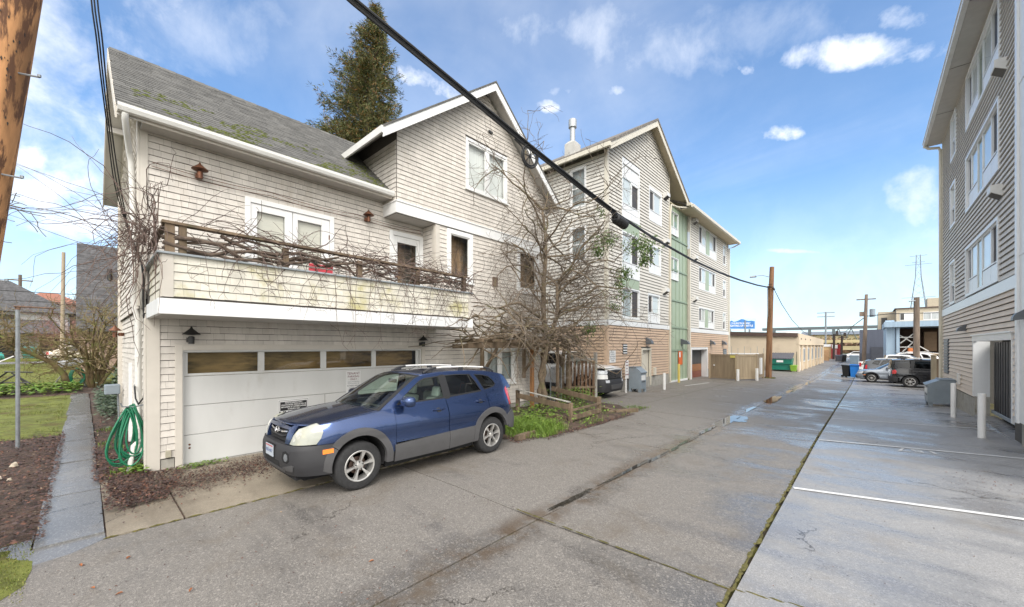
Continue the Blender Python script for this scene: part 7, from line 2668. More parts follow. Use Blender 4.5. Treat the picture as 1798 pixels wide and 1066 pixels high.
def leaves(name, n, pick, m_, L, w, seed, h=.03):
 r = random.Random(seed)
 b = MB()
 for k in range(n):
  p = pick(r)
  if p is None: continue
  c = Vector(p) + Vector((0, 0, r.random() * h))
  a = r.uniform(0, 6.283)
  d = Vector((math.cos(a), math.sin(a), r.gauss(0, .28)))
  leaf(b, c, d, Vector((r.gauss(0, .35), r.gauss(0, .35), 1)), r.uniform(*L), r.uniform(*w))
 return b.build(name, m_, None, fix=False, kind='stuff')
def litter_bed(r):
 x, y = r.uniform(-14, -6.4), -.30 - 3.1 * r.random() ** 1.4
 return (x, y, .05 + .03 * nz(x, y, 1.3, 2))
def litter_side(r):
 x = -7.0 - abs(r.gauss(0, 3.2))
 y = r.uniform(.10, .74)
 if x > -8.6: y = r.uniform(.17, .75 + .35 * max(0, -7.2 - x))
 return (x, y, .045)
def litter_band(r):
 y = r.uniform(.3, 3.6)
 mid = -7.55 - .22 * (y - .5)
 x = r.gauss(mid, .34)
 if x < -8.7 or x > -6.3: return None
 return (x, y, .03)
def litter_garden(r):
 a = r.uniform(6.3, 13)
 x = -5.55 - abs(r.gauss(0, .25)) + (.25 if 7 < a < 11.5 else 0)
 return (x, a, .012)
leaves('leaf_litter', 9000, litter_bed, M_litter, (.02, .065), (.006, .018), 1, .04)
leaves('leaf_litter', 6000, litter_side, M_litter, (.02, .06), (.006, .017), 2, .04)
leaves('leaf_litter', 9500, litter_band, M_litter, (.015, .05), (.004, .012), 3, .03)
leaves('leaf_litter', 2600, litter_garden, M_litter, (.02, .06), (.006, .016), 4, .015)
leaves('leaf_litter', 260, lambda r: (r.uniform(-6, -3), r.uniform(-.4, 4), .004 + az(-4, 2) * 0), M_litter, (.012, .03), (.004, .008), 5, .004)
leaves('leaf_litter', 420, lambda r: (r.uniform(-.7, 2.2), r.uniform(3, 13), .008), M_litter, (.008, .022), (.003, .006), 6, .004)
leaves('leaf_litter', 180, lambda r: (r.gauss(1.35, .3), r.gauss(9.3, .5), .008), M_litter, (.01, .03), (.004, .008), 7, .006)
leaves('weeds', 1500, lambda r: (r.gauss(-7.0, .7), r.gauss(9.0, 1.2), r.uniform(.05, .22)), M_weed, (.05, .11), (.015, .035), 8, .12)
leaves('weeds', 900, lambda r: (r.gauss(-8.0, .35), r.gauss(12.0, .6), r.uniform(.05, .5)), M_weed, (.05, .12), (.015, .03), 9, .1)
leaves('weeds', 1800, lambda r: (r.gauss(-26.6, .7), r.uniform(-4.6, -.1), r.uniform(.05, .35)), M_weed, (.10, .22), (.03, .07), 10, .2)
leaves('weeds', 260, lambda r: (r.gauss(-8.95, .10), r.gauss(.6, .07), r.uniform(.03, .12)), M_weed, (.04, .08), (.015, .03), 11, .05)
leaves('weeds', 220, lambda r: (r.gauss(-8.55, .06), r.gauss(1.35, .18), r.uniform(.03, .07)), M_weed, (.03, .06), (.01, .02), 12, .03)
leaves('ivy', 2600, lambda r: (r.gauss(-17.5, 1.6), r.uniform(.25, 1.0), r.uniform(.05, .5)), M_ivy, (.06, .12), (.02, .04), 13, .3)
# single fallen leaves big enough to see on the asphalt
M_drop = mat('fallen_leaf', (.28, .10, .035), rough=.7, var=.3, scale=20)
r5 = random.Random(4)
LEAFL = ['fallen leaf nearest the middle of the alley at bottom left', 'fallen leaf on the asphalt in front of the apron joint', 'fallen leaf furthest from the house near the bottom edge', 'fallen leaf at the mouth of the garden path',
   'fallen leaf closest to the bottom left corner of the picture', 'fallen leaf on the wet concrete tongue beside the moss', 'fallen leaf on dry asphalt beside the front wheel of the blue car']
for (x, y) in ((-4.67, .20), (-4.3, .62), (-4.95, .05), (-5.4, .30), (-4.05, .06), (-5.55, -.02), (-3.6, 1.9)):
 b = MB()
 c = Vector((x, y, az(x, y) + .012))
 a = r5.uniform(0, 6.28)
 d = Vector((math.cos(a), math.sin(a), .1))
 s_ = d.cross(Vector((0, 0, 1))).normalized()
 L = r5.uniform(.025, .042)
 b.add([c - d * L, c - d * L * .3 + s_ * L * .38 + Vector((0, 0, .012)), c + d * L * .5 + s_ * L * .3 + Vector((0, 0, .010)), c + d * L, c + d * L * .5 - s_ * L * .3 + Vector((0, 0, .012)), c - d * L * .3 - s_ * L * .38 + Vector((0, 0, .010)), c],
   [(0, 1, 6), (1, 2, 6), (2, 3, 6), (3, 4, 6), (4, 5, 6), (5, 0, 6)])
 tag(b.build('fallen_leaf', M_drop, None, fix=False), LEAFL.pop(0), 'leaf', 'fallen leaves on the asphalt')
# ---- bare shrubs and trees on the left
def bare_shrub(name, label, loc, n, h, seed, lean=(0, 0, 1), rad=.05, spread=.8, cat='shrub', mm=M_shrub, depth=3, kids=4, droop=.0):
 r = random.Random(seed)
 o = thing(name, label, cat, loc)
 b = [MB(), MB(), MB()]
 for k in range(n):
  a = 2 * math.pi * k / n + r.uniform(-.4, .4)
  d = Vector((math.cos(a) * spread, math.sin(a) * spread, 0)) + Vector(lean) * 1.3
  p = Vector(loc) + Vector((math.cos(a), math.sin(a), 0)) * .15
  spray(b, r, p, d, h * r.uniform(.45, .7), rad * r.uniform(.7, 1.1), depth, .13, droop, .02, kids, (6, 4, 3), 0, .62, .75, .006)
 b[0].build('trunk', mm, o, smooth=True, angle=180, fix=False, kind='stuff')
 b[1].build('branches', mm, o, smooth=True, angle=180, fix=False, kind='stuff')
 b[2].build('twigs', mm, o, fix=False, kind='stuff')
 return o
bare_shrub('bare_shrub', 'large bare many stemmed shrub at the end of the path before the pinkish wall', (-28.5, .35, 0), 11, 5.4, 3, (.0, .0, 1), .085, .62, depth=3, kids=5)
# leaning bare tree
r6 = random.Random(14)
lt = thing('leaning_tree', 'bare mossy tree leaning left across the lawn towards the white garage', 'tree', (-27.5, -.45, 0))
b = [MB(), MB(), MB()]
tp = [Vector(q) for q in ((-27.5, -.45, -.1), (-27.4, -.62, .8), (-27.2, -.95, 1.35), (-27.0, -1.5, 1.75), (-26.9, -1.95, 2.1), (-26.8, -2.35, 2.55))]
b[0].tube(tp, [.13, .12, .10, .08, .06, .045], 8)
for k in range(20):
 i = r6.randint(2, 5)
 spray(b, r6, tp[i], Vector((r6.gauss(0, .5), r6.gauss(-.35, .6), r6.uniform(.2, 1.2))), r6.uniform(1.0, 1.9), .03, 2, .18, .0, .03, 4, (5, 4, 3), 0, .6, .9, .006)
b[0].build('trunk', M_shrub, lt, smooth=True, angle=180, fix=False, kind='stuff')
b[1].build('branches', M_shrub, lt, fix=False, kind='stuff')
b[2].build('twigs', M_shrub, lt, fix=False, kind='stuff')
bare_shrub('bare_tree', 'small bare tree on the far verge above the teal bin', (-40, -4.2, .75), 5, 4.4, 31, (0, 0, 1), .07, .55, 'tree', M_shrub, 3, 4)
bare_shrub('bare_shrub', 'pinkish budding shrub in front of the white house across the street', (-58, -1.5, .9), 8, 5.0, 33, (0, 0, 1), .05, .6, 'shrub', mat('red_twig', (.22, .11, .09), rough=.9, var=.3), 3, 5)
bare_shrub('bare_tree', 'bare tree behind the roof of the white house across the street', (-86, -5.5, .9), 6, 9.5, 35, (0, 0, 1), .14, .5, 'tree', M_twig, 3, 5)
bare_shrub('bare_tree', 'bare tree beside the pale wooden pole across the street', (-80, -.6, .9), 6, 10, 36, (0, 0, 1), .14, .5, 'tree', M_twig, 3, 5)
# tree just outside the left edge whose twigs reach into view
r7 = random.Random(9)
ot = thing('bare_tree', 'bare lichen covered branches reaching in at the left edge beside the leaning pole', 'tree', (-9.4, -3.3, 0))
b = [MB(), MB(), MB()]
b[0].tube([(-9.4, -3.3, -.1), (-9.45, -3.25, 1.5), (-9.4, -3.1, 2.9), (-9.5, -2.9, 3.6)], [.14, .12, .10, .08], 8)
for (z, L, up) in ((3.1, 1.5, .12), (3.5, 1.75, .30), (3.6, 1.6, .55), (3.3, 1.3, .0), (3.6, 1.3, .9)):
 for s_ in range(2):
  spray(b, r7, (-9.45, -2.95, z), Vector((r7.gauss(-.35, .2), 1.0, up + r7.gauss(0, .1))), L * r7.uniform(.85, 1.15), .046, 3, .14, .0, .02, 4, (5, 4, 3), 0, .55, .8, .0062)
b[0].build('trunk', M_bark, ot, smooth=True, angle=180, fix=False, kind='stuff')
b[1].build('branches', M_bark, ot, fix=False, kind='stuff')
b[2].build('twigs', M_bark, ot, fix=False, kind='stuff')
# ---- leafy bushes
def bush(name, label, loc, rx, ry, h, n, m_, L, seed, cat='bush'):
 r = random.Random(seed)
 o = thing(name, label, cat, loc)
 b = MB()
 for k in range(n):
  d = rv(r)
  d.z = abs(d.z)
  q = r.uniform(.65, 1.0) * (1 + .25 * noise.noise(d * 2.2 + Vector((seed, 0, 0))))
  p = Vector(loc) + Vector((d.x * rx * q, d.y * ry * q, d.z * h * q + .05))
  leaf(b, p, rv(r) + d, d + rv(r) * .6, r.uniform(*L), L[1] * .28)
 b.build('foliage', m_, o, fix=False, kind='stuff')
 b = MB()
 for k in range(6):
  a = r.uniform(0, 6.28)
  b.tube([Vector(loc), Vector(loc) + Vector((math.cos(a) * rx * .4, math.sin(a) * ry * .4, h * .7))], [.03, .012], 5)
 b.build('stems', M_bark, o, kind='stuff')
 return o
bush('hedge', 'dark green clipped bush at the left edge of the lawn', (-27.5, -3.35, 0), .9, .95, 2.15, 2600, M_dgreen, (.07, .13), 2)
bush('bush', 'grey green ivy bush against the rear corner of the shingled house', (-17.5, .95, 0), .8, .5, 1.5, 1500, M_ivy, (.07, .13), 3)
for i, (x, y, h, lab) in enumerate(((-66, -13, 4, 'dark green bush beside the white house across the street at the far left'), (-62.5, .8, 3, 'low brown hedge beyond the beige sedan'))):
 bush('bush', lab, (x, y, .9), 2.2, 2.2, h, 1100, M_dgreen if i == 0 else M_litter, (.2, .4), 40 + i)
# ------------------------------------------------------------------ poles and cables overhead
M_pole = mat('brown_pole', (.19, .10, .05), rough=.85, var=.45, scale=5, stretch=(1, 1, .12), bump=.004, bscale=25, stain=(.09, .05, .03), stain_scale=2.2, stain_lo=.52, stain_hi=.7)
M_pole0 = mat('split_pole', (.40, .20, .085), rough=.85, var=.4, scale=7, stretch=(1, 1, .10), bump=.006, bscale=14, stain=(.11, .05, .025), stain_scale=13, stain_lo=.50, stain_hi=.60)
M_pole2 = mat('grey_pole', (.17, .13, .10), rough=.9, var=.35, scale=5, stretch=(1, 1, .12))
M_steel = mat('galvanised_steel', (.23, .25, .27), rough=.45, metal=.4, var=.15, scale=8)
Fv, Rv = Vector((-math.sin(R(TH)), math.cos(R(TH)), 0)), Vector((math.cos(R(TH)), math.sin(R(TH)), 0))
up_ = thing('utility_pole', 'leaning orange brown wooden pole with steel steps at the left edge', 'utility pole', (-6.1, -.96, 0))
base, lean = Vector((-6.16, -1.01, 0)), Rv * .172
P_ = lambda z, off=0: base + lean * z + Vector((0, 0, z)) + Rv * off
mb = MB()
zs = [-.1, 1, 2, 3, 4, 5, 6, 7, 8, 9.5]
mb.tube([P_(z) for z in zs], taper(len(zs), .185, .135), 20)
mb.build('pole', M_pole0, up_, smooth=True)
# weathering checks and staple holes
rk = random.Random(2)
mb = MB()
for k in range(230):
 z = rk.uniform(2.6, 5.6)
 a = rk.uniform(-1.6, 1.6)
 rr = .185 - .005 * z + .0005
 c = P_(z) + (Rv * math.sin(a) - Fv * math.cos(a)) * (rr + .001)
 s_ = rk.uniform(.003, .007)
 t_ = (Rv * math.cos(a) + Fv * math.sin(a))
 n_ = (Rv * math.sin(a) - Fv * math.cos(a))
 mb.add([c + t_ * s_, c + Vector((0, 0, s_ * rk.uniform(.8, 4.5))), c - t_ * s_, c - Vector((0, 0, s_ * rk.uniform(.8, 4.5)))], [(0, 1, 2, 3)])
mb.build('staples', M_dark, up_, kind='stuff', fix=False)
for (z, L) in ((4.48, .18), (3.60, .18), (2.70, .2), (5.4, .18), (1.8, .18)):
 mb = MB()
 a_ = P_(z, .16)
 b_ = P_(z, .16 + L) - Vector((0, 0, .035))
 mb.tube([a_, b_], .008, 6).tube([b_, b_ + Vector((0, 0, .022))], .012, 6)
 mb.build('pole_step', M_steel, up_)
# bundled cable along the alley
cab = [(-6.05, -1.2, 8.5), (-6.05, 1.0, 8.02), (-6.04, 2.9, 7.6), (-5.95, 5.0, 7.2), (-5.86, 7.0, 6.80), (-5.72, 9.0, 6.41), (-5.6, 10.7, 6.12), (-5.52, 13.5, 5.88), (-5.45, 17.1, 5.74), (-5.38, 21, 5.73), (-5.3, 24.7, 5.82), (-5.25, 29, 6.03), (-5.2, 33, 6.31)]
oc = thing('overhead_cable', 'thick black bundled cable running over the alley to the far brown pole', 'cable', (-5.6, 10.7, 6.12))
def off_path(path, o):
 out = []
 for i, p in enumerate(path):
  a = Vector(path[max(i - 1, 0)])
  b = Vector(path[min(i + 1, len(path) - 1)])
  t = (b - a).normalized()
  s_ = t.cross(Vector((0, 0, 1))).normalized()
  out.append(Vector(p) + s_ * o[0] + s_.cross(t) * o[1])
 return out
mb = MB()
mb.tube(cab, [.019] * 13, 7)
mb.build('support_strand', M_cable, oc)
for o_, r_, n_ in (((.0, -.045), .030, 13), ((.05, -.018), .026, 7), ((-.048, -.028), .026, 7), ((.018, -.095), .024, 7)):
 mb = MB()
 mb.tube(off_path(cab[:n_], o_), r_, 7)
 mb.build('cable', M_cable, oc)
mb = MB()
for i in range(22):
 t = i / 21 * 5.6
 k = int(t)
 p = Vector(cab[k]).lerp(Vector(cab[k + 1]), t - k)
 d = (Vector(cab[k + 1]) - Vector(cab[k])).normalized()
 mb.tube([p + Vector((0, 0, .045)) - d * .012, p + Vector((0, 0, .045)) + d * .012], .015, 6)
mb.build('clips', M_cable, oc, kind='stuff')
# spare cable looped on a snowshoe frame
cc = thing('cable_loop', 'black spoked snowshoe frame holding spare cable under the overhead line', 'cable storage frame', (-5.84, 7.3, 6.6))
cpos = Vector((-5.86, 7.05, 6.55))
dcab = (Vector(cab[5]) - Vector(cab[3])).normalized()
upv = Vector((.15, 0, 1)).normalized()
upv = (upv - dcab * upv.dot(dcab)).normalized()
rad = .245
mb = MB()
for k, (rr, th_) in enumerate(((rad, .024), (rad * .82, .018))):
 mb.tube([cpos + dcab * (rr * 1.05 * math.cos(a)) + upv * (rr * math.sin(a)) for a in [i * math.pi / 16 for i in range(33)]], th_, 7, cap=False)
mb.build('ring', M_cable, cc, smooth=True, angle=180)
mb = MB()
for k in range(8):
 a = k * math.pi / 4 + .2
 mb.tube([cpos, cpos + dcab * (rad * math.cos(a)) + upv * (rad * math.sin(a))], .010, 5)
mb.lathe([(0, -.02), (.04, -.02), (.04, .02), (0, .02)], cpos, 10, 'x')
mb.build('spoke_wheel', M_cable, cc)
mb = MB()
for s_ in (-1, 1):
 mb.tube([cpos - dcab * .55 + upv * .10, cpos - dcab * .3 + upv * (.10 + s_ * .03), cpos - dcab * .1 + upv * s_ * rad * 1.02, cpos + dcab * .02 + upv * s_ * rad], .018, 6)
mb.build('cable_tail', M_cable, cc, smooth=True)
# splice enclosure hung below the line
sp = thing('splice_case', 'black ribbed cylindrical splice case hanging on the overhead cable in front of the apartment block', 'splice case', (-5.6, 11, 6.0))
a_, b_ = Vector((-5.60, 10.7, 5.93)), Vector((-5.50, 11.2, 5.80))
mb = MB()
n = 11
pts = [a_.lerp(b_, i / (n - 1)) for i in range(n)]
mb.tube(pts, [.12, .148, .14, .152, .14, .152, .14, .152, .14, .148, .12], 16)
mb.build('case', M_cable, sp)
mb = MB()
d_ = (a_ - b_).normalized()
for k in range(5):
 w = k * 2 * math.pi / 5
 o_ = d_.orthogonal().normalized()
 o2 = d_.cross(o_)
 c_ = a_ + o_ * math.cos(w) * .08 + o2 * math.sin(w) * .08
 mb.tube([c_, c_ + d_ * .06], .03, 7)
mb.tube([a_ + d_ * .03, a_ + d_ * .35 + Vector((0, 0, .17))], .009, 5)
mb.tube([a_ + d_ * .03, a_ + d_ * .22 + Vector((0, 0, .22))], .012, 5)
mb.build('end_cap', M_cable, sp)
# service drop to the house corner
sv = thing('service_drop', 'thin black service wires dropping past the left gable to the house corner', 'cable', (-8.95, .55, 3.85))
W_ = lambda d, a, z: Fv * d + Rv * (d * a) + Vector((0, 0, z))
for k, dx in enumerate((-.03, 0, .035)):
 mb = MB()
 pts = [P_(9.3) + Rv * dx, W_(4.4, -1.075 + dx * .25, 6.6), W_(4.75, -1.055 + dx * .22, 5.75), W_(5.5, -1.033 + dx * .16, 5.25), W_(6.0, -1.010 + dx * .2, 4.55), Vector((-8.95 - dx, .52, 3.86))]
 q = [tuple(p) for p in pts]
 sm = []
 for i in range(len(q) - 1):
  p0, p1, p2, p3 = (Vector(q[max(i - 1, 0)]), Vector(q[i]), Vector(q[i + 1]), Vector(q[min(i + 2, len(q) - 1)]))
  for s_ in range(6):
   t = s_ / 6
   sm.append(.5 * ((2 * p1) + (p2 - p0) * t + (2 * p0 - 5 * p1 + 4 * p2 - p3) * t * t + (3 * p1 - p0 - 3 * p2 + p3) * t ** 3))
 sm.append(Vector(q[-1]))
 mb.tube(sm, .0085, 5)
 mb.build('wire', M_cable, sv)
mb = MB()
mb.tube([(-8.95, .54, 3.86), (-8.86, .60, 3.6), (-8.80, .64, 3.45), (-8.80, .66, 3.2), (-8.86, .66, 2.9), (-8.88, .68, 2.2), (-8.9, .69, 1.7), (-8.95, .68, 1.25), (-9.1, .62, 1.12), (-9.3, .60, 1.2), (-9.5, .60, 1.38), (-9.8, .62, 1.40)], .013, 6)
mb.build('wire', M_cable, sv, smooth=True)
# ---- mid alley pole with its street light
mp_ = thing('utility_pole', 'brown wooden pole with a street light arm standing beside the tan bin enclosure', 'utility pole', (-5.2, 33, -.2))
mb = MB()
mb.tube([(-5.28, 33, -.25), (-5.22, 33, 3), (-5.14, 33.02, 5.8), (-5.08, 33.05, 7.75)], [.20, .18, .16, .14], 14)
mb.build('pole', M_pole, mp_, smooth=True)
mb = MB()
mb.tube([(-5.12, 33.0, 7.0), (-5.6, 32.8, 7.18), (-6.0, 32.6, 7.15)], .025, 6)
ar_ = mb.build('lamp_arm', M_steel, mp_)
mb = MB()
mb.hexa([(-6.35, 32.35, 7.05), (-6.0, 32.55, 7.06), (-5.96, 32.75, 7.06), (-6.38, 32.6, 7.05), (-6.30, 32.4, 7.16), (-6.0, 32.58, 7.22), (-5.97, 32.7, 7.22), (-6.32, 32.55, 7.16)])
mb.build('lamp_head', M_steel, ar_, bevel=.03)
mb = MB()
mb.box(-5.32, 32.80, 4.2, -5.24, 32.87, 6.4)
mb.build('conduit', M_pole2, mp_)
mb = MB()
mb.tube([(-5.28, 32.86, 6.35), (-4.95, 32.86, 6.30)], .02, 6).tube([(-4.98, 32.86, 6.24), (-4.90, 32.84, 6.08)], .06, 8)
mb.tube([(-5.30, 32.84, 6.5), (-5.02, 32.84, 6.5)], .015, 6)
mb.build('bracket', M_cable, mp_)
oc2 = MB()
oc2.tube([(-4.95, 33, 6.15), (-4.9, 36, 5.3), (-4.85, 41, 4.35), (-4.83, 48, 3.6), (-4.8, 56, 3.25), (-4.75, 60, 3.22)], .022, 5)
tag(oc2.build('overhead_cable', M_cable), 'black cable sloping down from the brown pole to the cream warehouse', 'cable')
# ---- steel post on the left
ps = thing('steel_post', 'grey galvanised clothes line post standing in the soil bed at the left', 'post', (-12.7, -.9, 0))
mb = MB()
mb.lathe([(.032, -.1), (.031, 2.86)], (-12.7, -.9, 0), 14)
mb.build('pipe', M_steel, ps, smooth=True)
mb = MB()
mb.lathe([(.038, 2.84), (.039, 2.9), (.0, 2.92)], (-12.7, -.9, 0), 14)
mb.tube([(-12.66, -.95, 2.9), (-12.75, -.4, 2.9)], .018, 6)
mb.build('rusty_cap', mat('rust', (.16, .10, .07), rough=.9, var=.4, scale=20), ps)
mb = MB()
mb.tube([(-12.7, -.95, 1.9), (-12.8, -1.25, 1.72), (-12.9, -1.7, 1.68)], .012, 5)
mb.build('line', M_white, ps)
# scrap boards in the bed
for i, (x, y, z, lab, m_, rz) in enumerate(((-11.3, -1.35, .10, 'weathered grey plank lying in the soil bed by the steel post', M_woodgrey, .3), (-10.5, -1.5, .05, 'blue grey board half buried in the soil bed', M_capgrey, -.2))):
 b = MB()
 b.box(-.45, -.12, 0, .45, .12, .025)
 o = b.build('plank', m_, None)
 o.location = (x, y, z)
 o.rotation_euler = (.12, .05, rz)
 tag(o, lab, 'plank')
rs = random.Random(6)
M_stone = mat('tan_stone', (.38, .33, .26), rough=.9, var=.25, scale=15)
for i in range(9):
 x, y = rs.uniform(-11, -9.4), rs.uniform(-1.6, -.75)
 s_ = rs.uniform(.03, .065)
 b = MB()
 vs_ = [(math.cos(a) * s_ * rs.uniform(.7, 1.2), math.sin(a) * s_ * rs.uniform(.7, 1.2)) for a in [k * math.pi / 3 for k in range(6)]]
 b.add([(p, q, 0) for p, q in vs_] + [(p * .6, q * .6, s_ * rs.uniform(.7, 1.1)) for p, q in vs_], [(k, (k + 1) % 6, 6 + (k + 1) % 6, 6 + k) for k in range(6)] + [tuple(range(6, 12))])
 o = b.build('stone', M_stone)
 o.location = (x, y, .05)
 tag(o, 'tan stone among the dead leaves in the soil bed', 'stone', 'stones in the soil bed')
# ---- green garden hose
M_hose = mat('green_hose', (.012, .15, .075), rough=.35, var=.15, scale=4)
hz = thing('garden_hose', 'coiled dark green garden hose hanging on the house corner beside the garage', 'hose', (-8.95, .55, 1.1))
rh = random.Random(12)
mb = MB()
for k in range(11):
 w = rh.uniform(.10, .22)
 cx = -8.92 - .012 * k + rh.gauss(0, .012)
 cy = .52 - rh.uniform(-.04, .05)
 top, bot = rh.uniform(1.06, 1.15), rh.uniform(.02, .34)
 sk = rh.uniform(-.04, .20)
 pts = []
 for i in range(25):
  a = 2 * math.pi * i / 24
  zz = (top + bot) / 2 + (top - bot) / 2 * math.cos(a)
  f = (top - zz) / (top - bot)
  wy = w * (.35 + .9 * f) * math.sin(a) if f < .85 else w * 1.1 * math.sin(a)
  pts.append((cx + .02 * math.sin(a * 2), cy - sk * f + wy, max(zz, .03)))
 mb.tube(pts, .0135, 7, cap=False)
mb.build('coil', M_hose, hz, smooth=True, angle=180, fix=False, kind='stuff')
mb = MB()
mb.tube([(-9.0, .70, 1.12), (-8.95, .56, 1.10), (-8.93, .42, 1.12), (-8.93, .40, 1.18)], .012, 6)
mb.build('hook', M_steel, hz)
mb = MB()
mb.tube([(-9.05, .70, .5), (-9.0, .62, .52), (-8.98, .55, .45), (-8.97, .52, .2), (-8.97, .50, .04)], .035, 10)
tag(mb.build('drain_pipe', M_metal_w, None, smooth=True), 'short white drain elbow behind the green hose', 'pipe')
# grey meter box on the side wall
mx_ = thing('meter_box', 'grey electric box on the side wall of the house by the path', 'meter box', (-14.05, .5, .9))
mb = MB()
mb.box(-14.2, .34, .90, -13.9, .62, 1.14)
mb.build('box', M_grey, mx_, bevel=.02)
mb = MB()
mb.tube([(-14.05, .58, .9), (-14.05, .60, .3)], .02, 8)
mb.build('conduit', M_steel, mx_)
# ---- wooden trellis, fence, gate, raised bed beside the house
tl_ = thing('trellis', 'weathered timber trellis carrying the bare tree against the gabled wing', 'trellis', (-8.4, 8, 0))
def beam(name, a, b_, w, h, parent, m_=None):
 """square timber between two points"""
 a, b_ = Vector(a), Vector(b_)
 d = (b_ - a).normalized()
 s_ = d.cross(Vector((0, 0, 1)))
 if s_.length < .01: s_ = Vector((1, 0, 0))
 s_.normalize()
 u = s_.cross(d)
 pts = [a - s_ * w / 2 - u * h / 2, a + s_ * w / 2 - u * h / 2, a + s_ * w / 2 + u * h / 2, a - s_ * w / 2 + u * h / 2]
 q = MB()
 q.hexa([tuple(p) for p in pts] + [tuple(p + (b_ - a)) for p in pts])
 return q.build(name, m_ or M_wood, parent, bevel=.006)
for y in (7.95, 9.85):
 beam('post', (-8.45, y, 1.05), (-8.45, y, 2.1), .09, .09, tl_)
for y in (7.95, 9.85):
 beam('brace', (-8.5, y, 1.15), (-7.85, y + .02, 2.05), .07, .07, tl_)
beam('beam', (-7.9, 6.9, 2.13), (-7.9, 10.3, 2.13), .09, .16, tl_)
beam('beam', (-8.5, 6.9, 2.10), (-8.5, 10.3, 2.10), .09, .12, tl_)
for y in (7.1, 7.8, 8.5, 9.2, 9.9):
 beam('rafter', (-8.65, y, 2.255), (-7.5, y, 2.255), .06, .09, tl_)
M_newwood = mat('orange_wood', (.26, .125, .05), rough=.85, var=.3, scale=5, stretch=(1, 1, .2))
beam('post', (-8.35, 10.15, 0), (-8.35, 10.15, 2.08), .11, .11, tl_, M_newwood)
beam('post', (-8.2, 11.4, 0), (-8.2, 11.4, 2.08), .09, .09, tl_)
beam('post', (-8.3, 12.25, 0), (-8.3, 12.25, 2.08), .12, .12, tl_)
beam('beam', (-8.25, 10.1, 2.14), (-8.25, 12.6, 2.14), .10, .13, tl_)
# chain-link gate
gtc = thing('chain_link_gate', 'chain link gate between the trellis posts beside the fence', 'gate', (-8.6, 11.7, 0))
mb = MB()
G0, G1 = Vector((-8.55, 11.45, 0)), Vector((-8.6, 12.2, 0))
fr_ = [G0 + Vector((0, 0, .08)), G0 + Vector((0, 0, 1.28)), G0.lerp(G1, .1) + Vector((0, 0, 1.33)), G0.lerp(G1, .9) + Vector((0, 0, 1.33)), G1 + Vector((0, 0, 1.28)), G1 + Vector((0, 0, .08)), G0 + Vector((0, 0, .08))]
mb.tube(fr_, .02, 8)
mb.build('frame', M_steel, gtc)
mb = MB()
for i in range(-12, 20):
 for s_ in (1, -1):
  pts = []
  for t in (0, 1):
   y_ = i / 12 + t * 1.2 * .55 * s_
   pts.append((y_, .10 + t * 1.2))
  (ya, za), (yb, zb_) = pts
  # clip to the frame
  if ya == yb: continue
  ts = sorted([max(0, min(1, (0 - ya) / (yb - ya))), max(0, min(1, (1 - ya) / (yb - ya)))])
  if ts[1] - ts[0] < .05: continue
  p0 = G0.lerp(G1, max(0, min(1, ya + (yb - ya) * ts[0]))) + Vector((0, 0, za + (zb_ - za) * ts[0]))
  p1 = G0.lerp(G1, max(0, min(1, ya + (yb - ya) * ts[1]))) + Vector((0, 0, za + (zb_ - za) * ts[1]))
  mb.tube([p0, p1], .003, 3, cap=False)
mb.build('mesh', M_steel, gtc, kind='stuff', fix=False)
# plank fence
fn = thing('wooden_fence', 'short weathered picket fence panel in front of the white pickup', 'fence', (-8.3, 13, 0))
A0, A1 = Vector((-8.78, 12.45, 0)), Vector((-7.93, 13.56, 0))
beam('post', A1, A1 + Vector((0, 0, 1.86)), .11, .11, fn, M_woodgrey)
beam('post', A0, A0 + Vector((0, 0, 1.75)), .10, .10, fn)
M_picket = mat('brown_picket', (.15, .085, .05), rough=.9, var=.4, scale=4, stretch=(1, 1, .15), island=.25, stain=(.28, .24, .19), stain_scale=3, stain_lo=.55, stain_hi=.75)
nrm_ = (A1 - A0).normalized().cross(Vector((0, 0, 1)))
for i in range(9):
 t = (i + .5) / 9
 p = A0.lerp(A1, t)
 beam('picket', p + Vector((0, 0, .05)), p + Vector((0, 0, 1.52 + rs.uniform(-.02, .02))), .105, .02, fn, M_picket).rotation_euler = (0, 0, 0)
beam('rail', A0 + Vector((0, 0, 1.58)), A1 + Vector((0, 0, 1.60)), .05, .09, fn, M_woodgrey)
beam('rail', A0 - nrm_ * -.05 + Vector((0, 0, .5)), A1 - nrm_ * -.05 + Vector((0, 0, .5)), .04, .09, fn)
st_ = MB()
st_.tube([(-8.85, 12.35, 0), (-8.8, 12.42, .5), (-8.72, 12.4, 1.0), (-8.75, 12.5, 1.6), (-8.6, 12.45, 2.1)], [.14, .12, .10, .09, .06], 9)
tag(st_.build('tree_stump', M_bark, None, smooth=True), 'thick gnarled trunk stub between the gate and the picket fence', 'tree trunk')
# raised bed rails
rbd = thing('raised_bed', 'low weathered timber rail frame round the weedy bed beside the blue car', 'raised bed', (-6.6, 9.2, 0))
c0, c1, c2, c3 = Vector((-8.15, 9.2, 0)), Vector((-6.0, 8.95, 0)), Vector((-6.1, 10.65, 0)), Vector((-8.2, 11.0, 0))
for c in (c0, c1, c2):
 beam('post', c, c + Vector((0, 0, .72 if c is c0 else .55)), .10, .10, rbd)
beam('rail', c0 + Vector((.03, -.06, .56)), c1 + Vector((0, -.06, .44)), .04, .15, rbd)
beam('rail', c0 + Vector((.0, -.03, .745)), c1 + Vector((0, -.03, .575)), .10, .025, rbd, M_woodgrey)
beam('rail', c1 + Vector((.05, 0, .15)), c2 + Vector((.05, 0, .15)), .05, .14, rbd)
beam('rail', c1 + Vector((.05, 0, .36)), c2 + Vector((.05, 0, .36)), .03, .06, rbd)
beam('rail', c2 + Vector((0, .06, .42)), c3 + Vector((0, .06, .62)), .04, .16, rbd)
